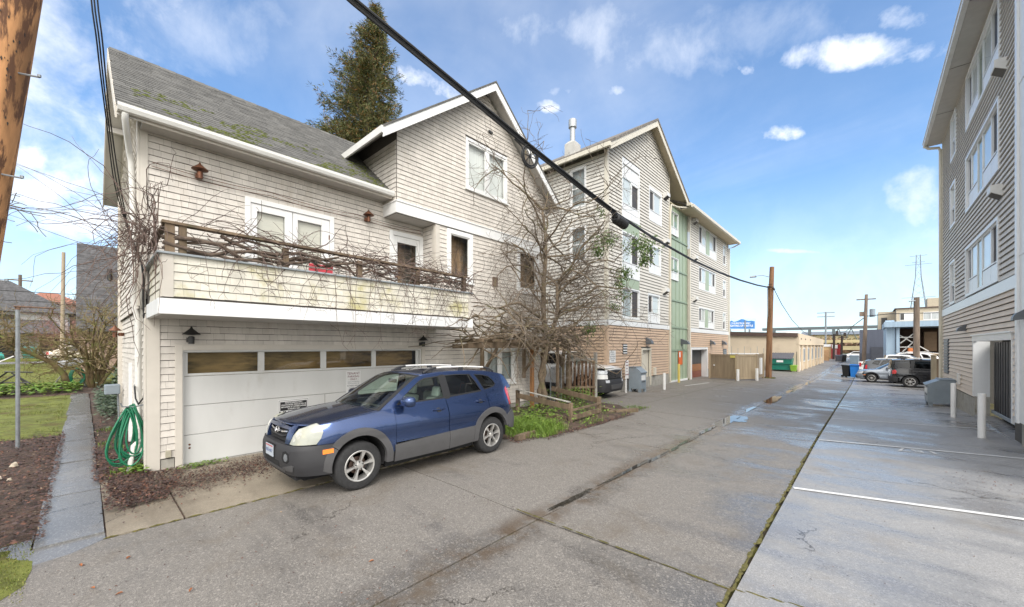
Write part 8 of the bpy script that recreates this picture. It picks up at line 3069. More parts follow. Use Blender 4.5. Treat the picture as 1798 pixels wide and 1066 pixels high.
beam('rail', c1 + Vector((-.1, -.05, .10)), c1.lerp(c0, .4) + Vector((0, -.05, .12)), .05, .16, rbd)
for i, (a, b_, lab) in enumerate((((-5.95, 10.9, .05), (-5.5, 12.0, .05), 'dark edging timber lying at the edge of the weedy bed'), ((-5.75, 6.45, .06), (-5.85, 7.2, .06), 'short black edging timber behind the rear wheel of the blue car'), ((-6.5, 11.5, .06), (-5.7, 11.1, .06), 'grey edging timber near the puddled corner of the bed'))):
 o = beam('edging_timber', a, b_, .12, .12, None)
 tag(o, lab, 'timber')
puddle(-5.95, 11.35, .22, .16, 12, .015)
# ---- gear in the back garden on the left
M_plast = mat('grey_plastic', (.45, .46, .47), rough=.5, var=.1)
M_ylw = mat('yellowed_plastic', (.55, .50, .30), rough=.6, var=.15)
ct_ = thing('plastic_tub', 'grey plastic tub tipped on its side on top of the garden hose cart', 'tub', (-29.5, -.40, 1.2))
b = MB()
b.hexa([(-29.9, -0.95, 1.05), (-29.2, -0.95, 1.0), (-29.2, 0.10, 1.25), (-29.9, 0.10, 1.3), (-29.85, -1.00, 1.30), (-29.25, -1.00, 1.25), (-29.25, 0.15, 1.62), (-29.85, 0.15, 1.66)])
b.build('body', M_plast, ct_, bevel=.05)
b = MB()
b.hexa([(-29.7, -0.55, 1.48), (-29.3, -0.55, 1.48), (-29.3, 0.40, 1.6), (-29.7, 0.40, 1.6), (-29.7, -0.55, 1.6), (-29.3, -0.55, 1.6), (-29.3, 0.40, 1.85), (-29.7, 0.40, 1.85)])
b.build('lid', M_ylw, ct_, bevel=.04)
hc = thing('hose_cart', 'white tube hose cart with a green hose standing at the end of the garden path', 'hose cart', (-29.3, -.45, 0))
for (p, q) in (((-29.2, -1.05, .1), (-29.5, -0.55, 1.05)), ((-28.9, -0.85, .1), (-29.3, -0.25, 1.05)), ((-29.3, 0.05, .1), (-29.4, -0.15, 1.05)), ((-28.9, 0.05, .1), (-29.1, -0.15, 1.1))):
 b = MB()
 b.tube([p, q], .025, 6)
 b.build('leg', M_woodgrey, hc)
b = MB()
b.tube([(-29.2, -1.05, .12), (-28.9, 0.05, .12)], .022, 6).tube([(-29.25, -0.85, .5), (-29.0, -0.05, .5)], .018, 6)
b.build('crossbar', M_woodgrey, hc)
b = MB()
for k in range(6):
 b.tube([(-29.05 + .05 * k, -.27 + .22 * math.sin(a) + .02 * k, .62 + .38 * math.cos(a)) for a in [i * math.pi / 8 for i in range(17)]], .022, 5, cap=False)
b.build('hose', M_hose, hc, kind='stuff')
fc = thing('chair_frame', 'black folding chair frame tipped over on the lawn behind the steel post', 'chair frame', (-27.3, -2.2, 0))
for (p, q) in (((-27.6, -3.1, .1), (-27.4, -2.2, 1.0)), ((-27.2, -2.9, .1), (-27.0, -1.9, .95)), ((-27.4, -2.3, 1.0), (-27.2, -1.5, .95)), ((-27.3, -2.1, .95), (-27.0, -1.2, .1)), ((-27.6, -2.0, .9), (-27.3, -1.5, .05)), ((-27.5, -2.6, .55), (-27.1, -1.6, .5))):
 b = MB()
 b.tube([p, q], .03, 6)
 b.build('tube', M_black, fc)
M_teal = mat('teal_bin', (.05, .19, .16), rough=.5, var=.1)
def wheelie(name, label, x, y, z, rz, m_, h=1.05, w=.58, lid=None, group=None, wheels=True):
 o = thing(name, label, 'bin', (x, y, z), rz, group)
 b = MB()
 b.hexa([(-w * .40, -w * .40, .06), (w * .40, -w * .40, .06), (w * .40, w * .40, .06), (-w * .40, w * .40, .06), (-w * .5, -w * .52, h * .9), (w * .5, -w * .52, h * .9), (w * .5, w * .5, h * .9), (-w * .5, w * .5, h * .9)])
 b.build('body', m_, o, bevel=.03, local=True)
 b = MB()
 b.hexa([(-w * .55, -w * .57, h * .905), (w * .55, -w * .57, h * .905), (w * .55, w * .56, h * .905), (-w * .55, w * .56, h * .905), (-w * .52, -w * .54, h * .95), (w * .52, -w * .54, h * .95), (w * .5, w * .56, h), (-w * .5, w * .56, h)])
 b.build('lid', lid or m_, o, bevel=.02, local=True)
 b = MB()
 b.tube([(-w * .45, w * .62, h * .93), (w * .45, w * .62, h * .93)], .018, 6)
 b.build('handle', lid or m_, o, local=True)
 if wheels:
  for s_ in (-1, 1):
   b = MB()
   b.lathe([(.0, -.03), (.10, -.03), (.10, .03), (0, .03)], (s_ * w * .42, w * .42, .10), 12, 'x')
   b.build('wheel', M_tyre, o, local=True)
 return o
wheelie('wheelie_bin', 'teal green bin standing on the far verge in front of the white garage', -59.5, -3.5, .9, R(90), M_teal, 1.15, .95)
b = MB()
b.lathe([(0, -.42), (.28, -.42), (.33, .30), (.36, .34), (.33, .36), (0, .36)], (0, 0, 0), 14, 'y')
o = b.build('tub', mat('turquoise_plastic', (.02, .28, .24), rough=.5))
o.location = (-55.6, -5.1, 1.15)
o.rotation_euler = (.2, .1, .4)
tag(o, 'turquoise tub lying on its side on the far verge left of the teal bin', 'tub')
# ---- houses on the left
M_stucco = mat('pinkish_stucco', (.36, .255, .20), rough=.9, var=.12, scale=2, stain=(.28, .20, .155), stain_scale=1.2)
M_dkroof = mat('dark_grey_roof', (.085, .083, .085), rough=.9, var=.3, scale=4, island=.15, bump=.004)
nh = thing('stucco_house', 'pinkish stucco house with a steep dark shingle roof beyond the bare shrub', 'house', (-35, 4, .4))
b = MB()
b.box(-43, -.12, .2, -35, 8, 3.2)
b.poly([(-35, -.12, 3.2), (-43, -.12, 3.2), (-39, -.12, 8.7)])
b.build('wall', M_stucco, nh)
for i in range(7):
 b = MB()
 b.box(-35, -.10, .42 + i * .40, -34.985, 8, .80 + i * .40)
 b.build('wall_board', M_stucco, nh)
b = MB()
b.hexa([(-34.3, -.32, 3.0), (-34.3, 8.2, 3.0), (-39, 8.2, 8.85), (-39, -.32, 8.85), (-34.3, -.32, 3.12), (-34.3, 8.2, 3.12), (-39, 8.2, 9.0), (-39, -.32, 9.0)])
b.hexa([(-43.7, -.32, 3.0), (-39, -.32, 8.85), (-39, 8.2, 8.85), (-43.7, 8.2, 3.0), (-43.7, -.32, 3.12), (-39, -.32, 9.0), (-39, 8.2, 9.0), (-43.7, 8.2, 3.12)])
b.build('roof', M_dkroof, nh)
b = MB()
rr_ = random.Random(3)
dv = Vector((-39 + 34.3, 0, 9.0 - 3.12))
Ld = dv.length
dv /= Ld
nv_ = Vector((dv.z, 0, -dv.x))
for i in range(int(Ld / .22)):
 y = -.32
 while y < 4:
  w = rr_.choice((.3, .45, .6))
  a_ = Vector((-34.3, 0, 3.12)) + dv * (i * .22)
  c_ = a_ + dv * .23
  b.add([(a_.x + nv_.x * .02, y, a_.z + nv_.z * .02), (a_.x + nv_.x * .02, y + w - .01, a_.z + nv_.z * .02), (c_.x + nv_.x * .004, y + w - .01, c_.z + nv_.z * .004), (c_.x + nv_.x * .004, y, c_.z + nv_.z * .004)], [(0, 1, 2, 3)])
  y += w
b.build('roof_shingles', M_dkroof, nh, kind='stuff', fix=False)
b = MB()
b.tube([(-37, 1.15, 6.0), (-37, 1.15, 7.2)], .12, 10)
b.build('vent_pipe', M_black, nh)
b = MB()
b.hexa([(-35.9, 1.75, 5.6), (-35.9, 2.4, 5.6), (-37.5, 2.4, 6.8), (-37.5, 1.75, 6.8), (-35.9, 1.75, 6.7), (-35.9, 2.4, 7.0), (-37.5, 2.4, 7.4), (-37.5, 1.75, 7.2)])
b.build('dormer', mat('red_dormer', (.42, .07, .03), rough=.7), nh)
M_whouse = mat('white_siding', (.62, .62, .60), rough=.7, var=.05)
wh = thing('white_house', 'white two storey house with dark hip roofs across the street at the left', 'house', (-66, -8, .9))
b = MB()
b.box(-76, -16, .8, -66, -1.2, 6.0)
b.build('wall', M_whouse, wh)
b = MB()
b.hexa([(-65, -17, 5.7), (-65, -.6, 5.7), (-77, -.6, 5.7), (-77, -17, 5.7), (-69, -12, 9.2), (-69, -5.4, 9.2), (-73, -5.4, 9.2), (-73, -12, 9.2)])
b.build('roof', M_dkroof, wh)
b = MB()
b.hexa([(-62.4, -17, 3.4), (-62.4, -1.0, 3.4), (-66.02, -1.0, 3.4), (-66.02, -17, 3.4), (-65.6, -17, 4.9), (-65.6, -2.2, 4.9), (-66.02, -2.2, 4.9), (-66.02, -17, 4.9)])
b.build('porch_roof', M_dkroof, wh)
for (y0, y1, z0, z1, nm) in ((-9.8, -8.6, 4.4, 5.4, 'window'), (-5.9, -4.9, 4.4, 5.4, 'window'), (-3.2, -1.9, 1.5, 3.1, 'window'), (-7.9, -5.0, .95, 3.0, 'garage_door'), (-10.5, -9.4, .95, 3.0, 'door')):
 b = MB()
 b.box(-66.0, y0 - .1, z0 - .1, -65.96, y1 + .1, z1 + .1)
 f_ = b.build(nm, M_whouse if nm != 'garage_door' else M_dark, wh)
 b = MB()
 b.box(-65.96, y0, z0, -65.94, y1, z1)
 b.build('pane', M_wdark if nm != 'door' else M_white, f_)
os_ = thing('orange_shed', 'bright orange painted shed behind the beige sedan', 'shed', (-52, -.2, .9))
b = MB()
b.box(-66, .3, .8, -63.2, 2.4, 4.9)
b.build('wall', mat('orange_paint', (.55, .10, .02), rough=.6, var=.1), os_)
b = MB()
b.hexa([(-66.3, .0, 4.9), (-62.9, .0, 4.9), (-62.9, 2.7, 4.9), (-66.3, 2.7, 4.9), (-65, .5, 5.5), (-64, .5, 5.5), (-64, 2.2, 5.5), (-65, 2.2, 5.5)])
b.build('roof', M_dkroof, os_)
pw = thing('utility_pole', 'pale bare wooden pole rising left of the dark shingle roof', 'utility pole', (-47, -.75, .8))
b = MB()
b.tube([(-45.6, -1.12, .7), (-45.6, -1.05, 9.3)], [.13, .10], 12)
b.build('pole', mat('pale_pole', (.36, .29, .21), rough=.9, var=.2, stretch=(1, 1, .1), scale=4), pw, smooth=True)
tp_ = thing('utility_pole', 'distant thin pole with a crossarm at the far left skyline', 'utility pole', (-92, -6.3, 1))
b = MB()
b.tube([(-92, -6.3, .5), (-92, -6.3, 12.6)], .18, 8)
b.build('pole', M_pole2, tp_)
b = MB()
b.box(-92.1, -7.5, 11.7, -91.9, -5.1, 11.85)
b.build('crossarm', M_pole2, tp_)
wl = MB()
for z in (6.4, 7.3):
 wl.tube([(-60, -24, z + .8), (-60, -8, z), (-60, 0, z + .1), (-60, 14, z + .6)], .03, 4)
tag(wl.build('power_lines', M_cable), 'two black power lines crossing in front of the white house roof', 'power lines')
rbk = thing('brick_building', 'reddish brown building on the skyline behind the white house', 'building', (-100, -3, 1))
b = MB()
b.box(-110, -7.5, .5, -100, -.2, 9.2)
b.build('wall', mat('brown_brick', (.24, .13, .10), rough=.9, var=.2, scale=1), rbk)
b = MB()
b.hexa([(-111, -8, 9.2), (-99.5, -8, 9.2), (-99.5, .2, 9.2), (-111, .2, 9.2), (-106, -5, 11.2), (-104, -5, 11.2), (-104, -3, 11.2), (-106, -3, 11.2)])
b.build('roof', mat('clay_roof', (.28, .12, .08), rough=.9), rbk)
# ------------------------------------------------------------------ street furniture along the alley
def bollard(label, x, y, h, r, m_=None, group='white bollards'):
 o = thing('bollard', label, 'bollard', (x, y, zg(x, y)), 0, group)
 b = MB()
 b.lathe([(r, -.1), (r, h - .02), (r * .93, h), (0, h + .006)], (0, 0, 0), 20)
 b.build('post', m_ or M_bol, o, smooth=True, local=True)
 return o
bollard('white bollard standing nearest in front of the dark garage gate', 1.98, 14.32, 1.05, .068)
bollard('white bollard between the grey clothing bin and the garage gate', 1.99, 18.6, 1.08, .062)
bollard('thin white bollard by the tan siding right of the grey drop box', -7.48, 19.4, .82, .07)
bollard('white bollard at the middle post of the tan enclosure', -6.20, 28.3, .74, .085)
bollard('white bollard at the right corner of the tan enclosure', -5.38, 29.6, .80, .085)
bollard('yellowish post in front of the sage green stair bay', -8.35, 23.9, 1.1, .07, M_yellow, None)
# painted scuffs
sg = thing('post_sign', 'narrow white sign on a white post between the pickup and the grey drop box', 'sign', (-8.2, 16.75, 0))
mb = MB()
mb.box(-8.24, 16.72, -.05, -8.18, 16.78, 1.4)
mb.build('post', M_white, sg)
mb = MB()
mb.box(-8.175, 16.60, .62, -8.165, 16.92, 1.46)
pb = mb.build('board', M_sign, sg)
for i, s in enumerate(('TENANT', 'PARKING', 'ONLY', 'NO', 'STOPPING')):
 text_part(s, .085, frame_mtx((-8.1635, 16.76, 1.36 - i * .14), (0, 1, 0), (0, 0, 1)), M_inkred, pb, xscale=.75, depth=.001, bold=.002)
def drop_box(label, loc, rz, w, d, h, group):
 """grey steel collection box : sloping hopper front, skirt and feet"""
 o = thing('drop_box', label, 'drop box', loc, rz, group)
 b = MB()
 prof = [(-d / 2, .14), (d / 2, .14), (d / 2, h), (-d * .12, h), (-d / 2 - .06, h * .80), (-d / 2 - .02, h * .74), (-d / 2, h * .74)]
 b.prism([(x, -w / 2, z) for x, z in prof], (0, w, 0))
 b.build('body', M_grey, o, bevel=.012, local=True)
 b = MB()
 b.prism([(-d * .14, -w / 2 - .025, h + .004), (d / 2 + .02, -w / 2 - .025, h + .004), (d / 2 + .02, -w / 2 - .025, h + .03), (-d * .14, -w / 2 - .025, h + .03)], (0, w + .05, 0))
 b.build('lid', M_grey, o, local=True)
 for s_ in (-1, 1):
  for q in (-1, 1):
   b = MB()
   b.box(q * d * .40 - .06, s_ * w * .42 - .05, -.02, q * d * .40 + .06, s_ * w * .42 + .05, .139)
   b.build('foot', M_grey, o, local=True)
 b = MB()
 b.box(-d / 2 - .012, -w * .35, h * .48, -d / 2 - .001, w * .35, h * .68)
 b.build('label_plate', M_sign, o, local=True)
 b = MB()
 b.box(-d / 2 - .014, -w * .3, h * .40, -d / 2 - .001, w * .3, h * .43)
 b.build('slot', M_black, o, local=True)
 return o
drop_box('grey steel drop box with feet standing against the tan siding beside the pickup', (-8.05, 17.6, -.03), R(180), .62, .58, 1.14, 'grey drop boxes')
g_ = drop_box('large grey steel drop box with sloping front beside the white bollards on the right', (2.16, 23.1, -.27), R(0), 1.15, .86, 1.05, 'grey drop boxes')
# timber posts beside the black SUV
wp = thing('wooden_post', 'tall square timber post between the black SUV and the right hand building', 'post', (2.62, 30.9, -.4))
mb = MB()
mb.box(2.50, 30.85, -.45, 2.70, 31.05, 1.55)
mb.lathe([(.11, 1.55), (.13, 1.58), (.10, 1.64), (0, 1.66)], (2.6, 30.95, 0), 10)
mb.build('post', mat('tan_post', (.36, .30, .21), rough=.9, var=.2, stretch=(1, 1, .2)), wp)
wp = thing('wooden_post', 'dark timber post beside the drainpipe of the right hand building', 'post', (2.95, 32.3, -.4))
mb = MB()
mb.box(2.82, 32.2, -.45, 3.02, 32.4, 1.4)
mb.box(3.02, 32.25, 1.0, 6, 32.35, 1.2)
mb.box(3.02, 32.25, .3, 6, 32.35, .5)
mb.build('post', M_wood, wp)
# tan timber bin enclosure
M_encl = mat('taupe_board', (.27, .21, .14), rough=.75, var=.14, scale=3, stretch=(1, 1, .15), island=.05)
M_encl2 = mat('taupe_board_light', (.38, .30, .20), rough=.75, var=.14, scale=3, stretch=(1, 1, .15), island=.05)
en = thing('bin_enclosure', 'taupe board bin enclosure with gates beside the brown utility pole', 'enclosure', (-6.6, 29, -.12))
EP = [(-8.05, 29.0), (-6.33, 28.55), (-5.45, 29.9), (-5.55, 32.6)]
def enc_panel(a, b_, m_, n, fr_m):
 a, b_ = Vector((a[0], a[1], 0)), Vector((b_[0], b_[1], 0))
 za, zt = -.10, 1.56
 for i in range(n):
  p, q = a.lerp(b_, (i + .04) / n), a.lerp(b_, (i + .96) / n)
  beam('board', (p + q) / 2 + Vector((0, 0, za + .06)), (p + q) / 2 + Vector((0, 0, zt - .06)), (q - p).length * 1.0, .03, en, m_)
 for z in (za + .04, zt - .04):
  beam('rail', a + Vector((0, 0, z)), b_ + Vector((0, 0, z)), .06, .09, en, fr_m)
 for p in (a, b_):
  beam('post', p + Vector((0, 0, za - .1)), p + Vector((0, 0, zt + .04)), .10, .10, en, fr_m)
def oriented_board(p, q, z0, z1, th, parent, m_, name='board'):
 b = MB()
 d = (q - p)
 n_ = d.cross(Vector((0, 0, 1))).normalized() * th / 2
 b.hexa([tuple(v + Vector((0, 0, z0))) for v in (p + n_, q + n_, q - n_, p - n_)] + [tuple(v + Vector((0, 0, z1))) for v in (p + n_, q + n_, q - n_, p - n_)])
 return b.build(name, m_, parent)
for (a, b_, m_, n) in ((EP[0], EP[1], M_encl, 9), (EP[1], EP[2], M_encl2, 7), (EP[2], EP[3], M_encl, 8)):
 a, b_ = Vector((*a, 0)), Vector((*b_, 0))
 for i in range(n):
  oriented_board(a.lerp(b_, (i + .03) / n), a.lerp(b_, (i + .97) / n), -.06, 1.52, .03, en, m_)
 for z in (-.05, 1.44):
  oriented_board(a + (b_ - a).cross(Vector((0, 0, 1))).normalized() * .03, b_ + (b_ - a).cross(Vector((0, 0, 1))).normalized() * .03, z, z + .10, .02, en, m_, 'rail')
 oriented_board(a, b_, 1.525, 1.57, .10, en, m_, 'cap')
for p in EP:
 mb = MB()
 mb.box(p[0] - .06, p[1] - .06, -.25, p[0] + .06, p[1] + .06, 1.60)
 mb.build('post', M_encl2, en)
mb = MB()
a, b_ = Vector((*EP[0], 0)), Vector((*EP[1], 0))
oriented_board(a.lerp(b_, .78) + Vector((0, -.06, 0)), a.lerp(b_, .96) + Vector((0, -.06, 0)), 1.34, 1.5, .01, en, mat('yellow_tag', (.62, .55, .14), rough=.5), 'notice')
mb = MB()
mb.lathe([(0, -.02), (.05, -.02), (.05, .02), (0, .02)], (-7.75, 28.86, .82), 10, 'y')
mb.build('latch', M_white, en)
mb = MB()
mb.box(-5.48, 30.9, .2, -5.40, 31.5, 1.3)
mb.build('notice', M_white, en)
# wire stakes behind the enclosure
sk = thing('wire_stakes', 'row of thin metal stakes rising behind the tan enclosure', 'stakes', (-7.2, 34, 0))
for i in range(8):
 mb = MB()
 x = -8.8 + i * .42
 mb.tube([(x, 36 + .2 * i, -.2), (x, 36 + .2 * i, 1.95 + .15 * (i % 2))], .014, 4)
 mb.build('stake', M_steel, sk)
wb_ = MB()
wb_.box(-8.8, 36.6, -.2, -6.6, 37.2, 1.52)
tag(wb_.build('crate', M_wpanel, None, bevel=.03), 'white crate top showing above the tan enclosure', 'crate')
# green dumpster
M_dump = mat('dumpster_green', (.012, .17, .12), rough=.45, var=.12, scale=2)
M_dlid = mat('dumpster_lid', (.10, .105, .125), rough=.6, var=.15)
M_lime = mat('lime_bin', (.22, .40, .04), rough=.5)
dm = thing('dumpster', 'green steel dumpster with grey ribbed lid in front of the cream warehouse', 'dumpster', (-5.85, 43.2, -.19))
b = MB()
DX0, DX1, DY0, DY1 = -6.75, -5.05, 42.6, 43.9
b.hexa([(DX0 + .1, DY0 + .1, -.05), (DX1 - .1, DY0 + .1, -.05), (DX1 - .1, DY1, -.05), (DX0 + .1, DY1, -.05), (DX0, DY0, .93), (DX1, DY0, .93), (DX1, DY1, 1.0), (DX0, DY1, 1.0)])
b.build('body', M_dump, dm, bevel=.02)
b = MB()
b.box(DX0 - .03, DY0 - .04, .50, DX1 + .03, DY0 + .1, .58)
b.build('rib', M_dump, dm)
b = MB()
b.hexa([(DX0 - .03, DY0 - .04, .94), (DX1 + .03, DY0 - .04, .94), (DX1 + .03, DY1 + .05, 1.45), (DX0 - .03, DY1 + .05, 1.45), (DX0 - .03, DY0 - .04, 1.0), (DX1 + .03, DY0 - .04, 1.0), (DX1 + .03, DY1 + .05, 1.50), (DX0 - .03, DY1 + .05, 1.50)])
ld_ = b.build('lid', M_dlid, dm)
for i in range(9):
 x = DX0 + .08 + i * .19
 b = MB()
 b.hexa([(x, DY0 - .04, 1.001), (x + .07, DY0 - .04, 1.001), (x + .07, DY1, 1.47), (x, DY1, 1.47), (x, DY0 - .04, 1.04), (x + .07, DY0 - .04, 1.04), (x + .07, DY1, 1.52), (x, DY1, 1.52)])
 b.build('lid_rib', M_dlid, ld_)
b = MB()
b.box(-6.2, DY0 - .012, .64, -5.7, DY0 + .03, .84)
b.build('notice', M_sign, dm)
wheelie('food_waste_bin', 'small lime green bin beside the green dumpster', -4.95, 42.8, -.2, 0, M_lime, .62, .5)
wheelie('wheelie_bin', 'black wheelie bin beside the blue bin at the edge of the alley', -1.30, 42.9, -.48, R(60), M_black, 1.05, .55, group='bins by the parked cars')
wheelie('wheelie_bin', 'bright blue bin beside the black wheelie bin and the silver wagon', -.85, 42.6, -.49, R(180), mat('blue_plastic', (.012, .17, .55), rough=.4, var=.08), 1.12, .58, group='bins by the parked cars', wheels=False)
wheelie('wheelie_bin', 'grey blue bin far down the alley by the dark blue building', -1.5, 74, -.49, 0, mat('slate_plastic', (.17, .23, .28), rough=.5), 1.3, 1.0, lid=M_grey)
wheelie('wheelie_bin', 'dark grey bin beside the red building far down the alley', -3.55, 82, -.4, .3, M_dlid, 1.1, .8)
wheelie('wheelie_bin', 'black open bin next to the dark grey bin far down the alley', -2.95, 82.6, -.4, .1, M_black, 1.15, .7)
# ------------------------------------------------------------------ cream warehouse
M_cream = mat('cream_stucco', (.60, .50, .37), rough=.8, var=.04, scale=1, stain=(.50, .41, .30), stain_scale=.7, stain_lo=.55, stain_hi=.8)
M_brownf = mat('brown_fascia', (.085, .055, .045), rough=.7, var=.15)
cw = thing('cream_warehouse', 'low cream stucco warehouse with brown fascia and pilasters along the alley', 'warehouse', (-4.7, 43.7, -.2))
CX = -4.66
b = MB()
b.box(-30, 44.41, -.3, CX - .18, 70, 2.9)
b.prism([(-30, 43.9, -.3), (CX - .18, 43.9, -.3), (CX - .18, 43.9, 2.965), (-30, 43.9, 3.94)], (0, .5, 0))
b.build('wall', M_cream, cw)
b = MB()
b.hexa([(-30, 43.7, 3.95), (CX - .1, 43.7, 2.97), (CX - .1, 44.4, 2.97), (-30, 44.4, 3.95), (-30, 43.7, 4.5), (CX - .1, 43.7, 3.30), (CX - .1, 44.4, 3.30), (-30, 44.4, 4.5)])
b.build('fascia', M_brownf, cw)
b = MB()
b.hexa([(CX - .17, 43.9, 2.25), (CX, 43.9, 2.25), (CX, 70, 2.25), (CX - .17, 70, 2.25), (CX - .17, 43.9, 3.28), (CX, 43.9, 3.28), (CX, 70, 3.05), (CX - .17, 70, 3.05)])
b.build('parapet', M_cream, cw)
b = MB()
b.box(CX, 43.88, 2.22, CX + .06, 70, 2.28)
b.build('string_course', M_cream, cw)
ys_ = [43.9, 46.3, 50.0, 53.8, 57.6, 61.5, 65.5, 69.6]
for i, y in enumerate(ys_):
 b = MB()
 b.box(CX - .17, y, -.3, CX, y + .75, 2.215)
 b.build('pilaster', M_cream, cw)
for i in range(len(ys_) - 1):
 y0, y1 = ys_[i] + 1.1, ys_[i + 1] - .35
 b = MB()
 b.box(CX - .17, y0, .55 if i else -.2, CX - .10, y1, 1.95)
 f_ = b.build('window_frame' if i else 'door_frame', M_white, cw)
 nc = 3
 for q in range(nc):
  a0, a1 = y0 + .08 + (y1 - y0 - .1) * q / nc, y0 + (y1 - y0 - .1) * (q + 1) / nc
  b = MB()
  b.box(CX - .099, a0, .65, CX - .09, a1, 1.85)
  b.build('pane', mat('frosted_pane', (.30, .33, .35), rough=.3, var=.15), f_)
for y in (45.2, 48.5, 53):
 b = MB()
 b.box(CX, y, 2.72, CX + .03, y + .3, 2.86)
 b.build('vent', M_black, cw)
b = MB()
b.box(CX - .2, 43.88, -.3, CX - .16, 44.6, 1.6)
b.build('door', M_black, cw)
b = MB()
for (x, h) in ((-10.9, 4.75), (-9.4, 4.75)):
 b.tube([(x, 46, 3.4), (x, 46, h)], .07, 6)
b.tube([(-11.4, 46, 3.5), (-10.95, 46, 4.4)], .03, 5)
b.build('roof_pipe', M_steel, cw)
b = MB()
b.lathe([(.9, 3.0), (.9, 3.6), (0, 3.7)], (-6.6, 52, 0), 12)
b.build('roof_vent', M_metal_w, cw)
# billboard beyond the warehouse
bb = thing('billboard', 'blue billboard lettered LIGHTING UP SEATTLE above the cream warehouse roof', 'billboard', (-20, 92, 0))
rt_ = Rv
o_ = Vector((-19.6, 92, 6.75))
b = MB()
fm = frame_mtx(o_, Rv, (0, 0, 1))
hw_, hh_ = 3.1, 1.12
b.hexa([tuple(fm @ Vector(p)) for p in ((-hw_, -hh_, -.2), (hw_, -hh_, -.2), (hw_, -hh_, 0), (-hw_, -hh_, 0), (-hw_, hh_, -.2), (hw_, hh_, -.2), (hw_, hh_, 0), (-hw_, hh_, 0))])
b.build('board', mat('billboard_sky', (.42, .58, .72), rough=.5, var=.05), bb)
b = MB()
ridge = [(-3.0, -.2), (-2.6, .25), (-2.2, .55), (-1.9, .68), (-1.5, .42), (-1.0, .50), (-.4, .75), (.1, .98), (.6, .95), (1.1, .72), (1.6, .62), (2.2, .68), (2.9, .55), (2.9, -1.0), (-3.0, -1.0)]
b.poly([tuple(fm @ Vector((x, z, .012))) for x, z in ridge])
b.build('mountain_print', mat('billboard_blue', (.035, .16, .42), rough=.5, var=.15, scale=1), bb, fix=False)
for s_, z, sz in (('YOUR ELECTRICAL EXPERT', .12, .38), ('LIGHTING UP SEATTLE', -.42, .58)):
 text_part(s_, sz, fm @ Matrix.Translation((0, z, .02)), M_sign, bb, xscale=.86, depth=.004, bold=.008)
for x in (-2, 2):
 b = MB()
 p = fm @ Vector((x, -1.1, -.3))
 b.tube([(p.x, p.y, -.5), (p.x, p.y, 6.6)], .18, 8)
 b.build('post', M_steel, bb)
# ------------------------------------------------------------------ far end of the alley
M_slate = mat('slate_blue_siding', (.075, .085, .115), rough=.6, var=.1, stretch=(6, 6, .2), scale=1)
M_slate2 = mat('dark_slate', (.045, .05, .065), rough=.6, var=.1)
db = thing('slate_building', 'dark slate blue metal shed with roll-up door beyond the parked cars', 'building', (3, 76, -.5))
b = MB()
b.box(-.95, 75, -.6, 9, 88, 4.45)
b.build('wall', M_slate, db)
b = MB()
b.box(.25, 74.9, -.5, 2.6, 74.99, 2.0)
b.build('roll_up_door', M_slate2, db)
b = MB()
b.box(-.97, 74.95, -.5, .1, 74.99, 1.1)
b.build('base_panel', M_slate2, db)
# pale blue building with its loading dock
M_pblue = mat('pale_blue_siding', (.30, .40, .50), rough=.6, var=.08, stretch=(5, 5, .2), scale=1)
pb_ = thing('loading_dock', 'pale blue timber building with an open lumber dock and posts behind the parked cars', 'building', (4, 57, -.5))
b = MB()
b.box(1.35, 56.2, -.6, 2.05, 66, 4.15)
b.prism([(1.35, 66, 4.15), (1.35, 56.2, 4.15), (1.35, 59, 4.9)], (.7, 0, 0))
b.box(2.05, 64.5, -.6, 14, 66, 4.1)
b.build('wall', M_pblue, pb_)
b = MB()
b.box(1.2, 55.4, 4.05, 14, 64.6, 4.60)
b.build('roof', M_pblue, pb_)
b = MB()
b.box(2.06, 60.5, 1.2, 14, 64.4, 4.0)
b.build('dock_interior', mat('dock_brown', (.07, .042, .03), rough=.9, var=.5, scale=.9, stretch=(1, 1, .4), stain=(.16, .08, .05), stain_scale=.7, stain_lo=.5, stain_hi=.6), pb_)
b = MB()
b.box(2.06, 56.4, -.5, 14, 64, 1.18)
b.build('dock_floor', M_wood, pb_)
for x in (2.1, 3.5, 5.6):
 b = MB()
 b.box(x, 56.0, -.5, x + .25, 56.3, 4.04)
 b.build('post', M_pblue if x < 3 else M_metal_w, pb_)
for (p, q) in (((2.4, 56.5, 1.3), (3.4, 56.5, 2.6)), ((2.4, 56.5, 2.4), (3.4, 56.5, 3.4)), ((2.4, 56.5, 3.2), (4.4, 56.5, 1.6)), ((2.3, 56.4, 2.0), (3.5, 56.4, 2.0)), ((2.3, 56.4, 3.0), (3.5, 56.4, 3.0))):
 b = MB()
 b.tube([p, q], .05, 5)
 b.build('rack_brace', M_metal_w, pb_)
for i, (x0, x1, z0, z1, m_) in enumerate(((5.9, 7.6, 2.3, 3.5, M_grey), (5.9, 7.6, 1.2, 2.1, mat('pink_stack', (.42, .25, .20), rough=.8)), (4.3, 5.2, 1.6, 3.6, mat('kraft_stack', (.28, .19, .12), rough=.8)))):
 b = MB()
 b.box(x0, 59.2, z0, x1, 60.4, z1)
 tag(b.build('pallet_stack', m_, None), ('grey wrapped pallet on the upper shelf of the lumber dock', 'pinkish pallet load under the grey one in the lumber dock', 'brown board stack in the middle of the lumber dock')[i], 'pallet load')
rl2 = random.Random(7)
M_lumb = mat('raw_lumber', (.36, .27, .18), rough=.85, var=.25, island=.2)
lb = thing('lumber_pile', 'pile of rough sawn lumber on the edge of the loading dock', 'lumber', (4.5, 55.8, .6))
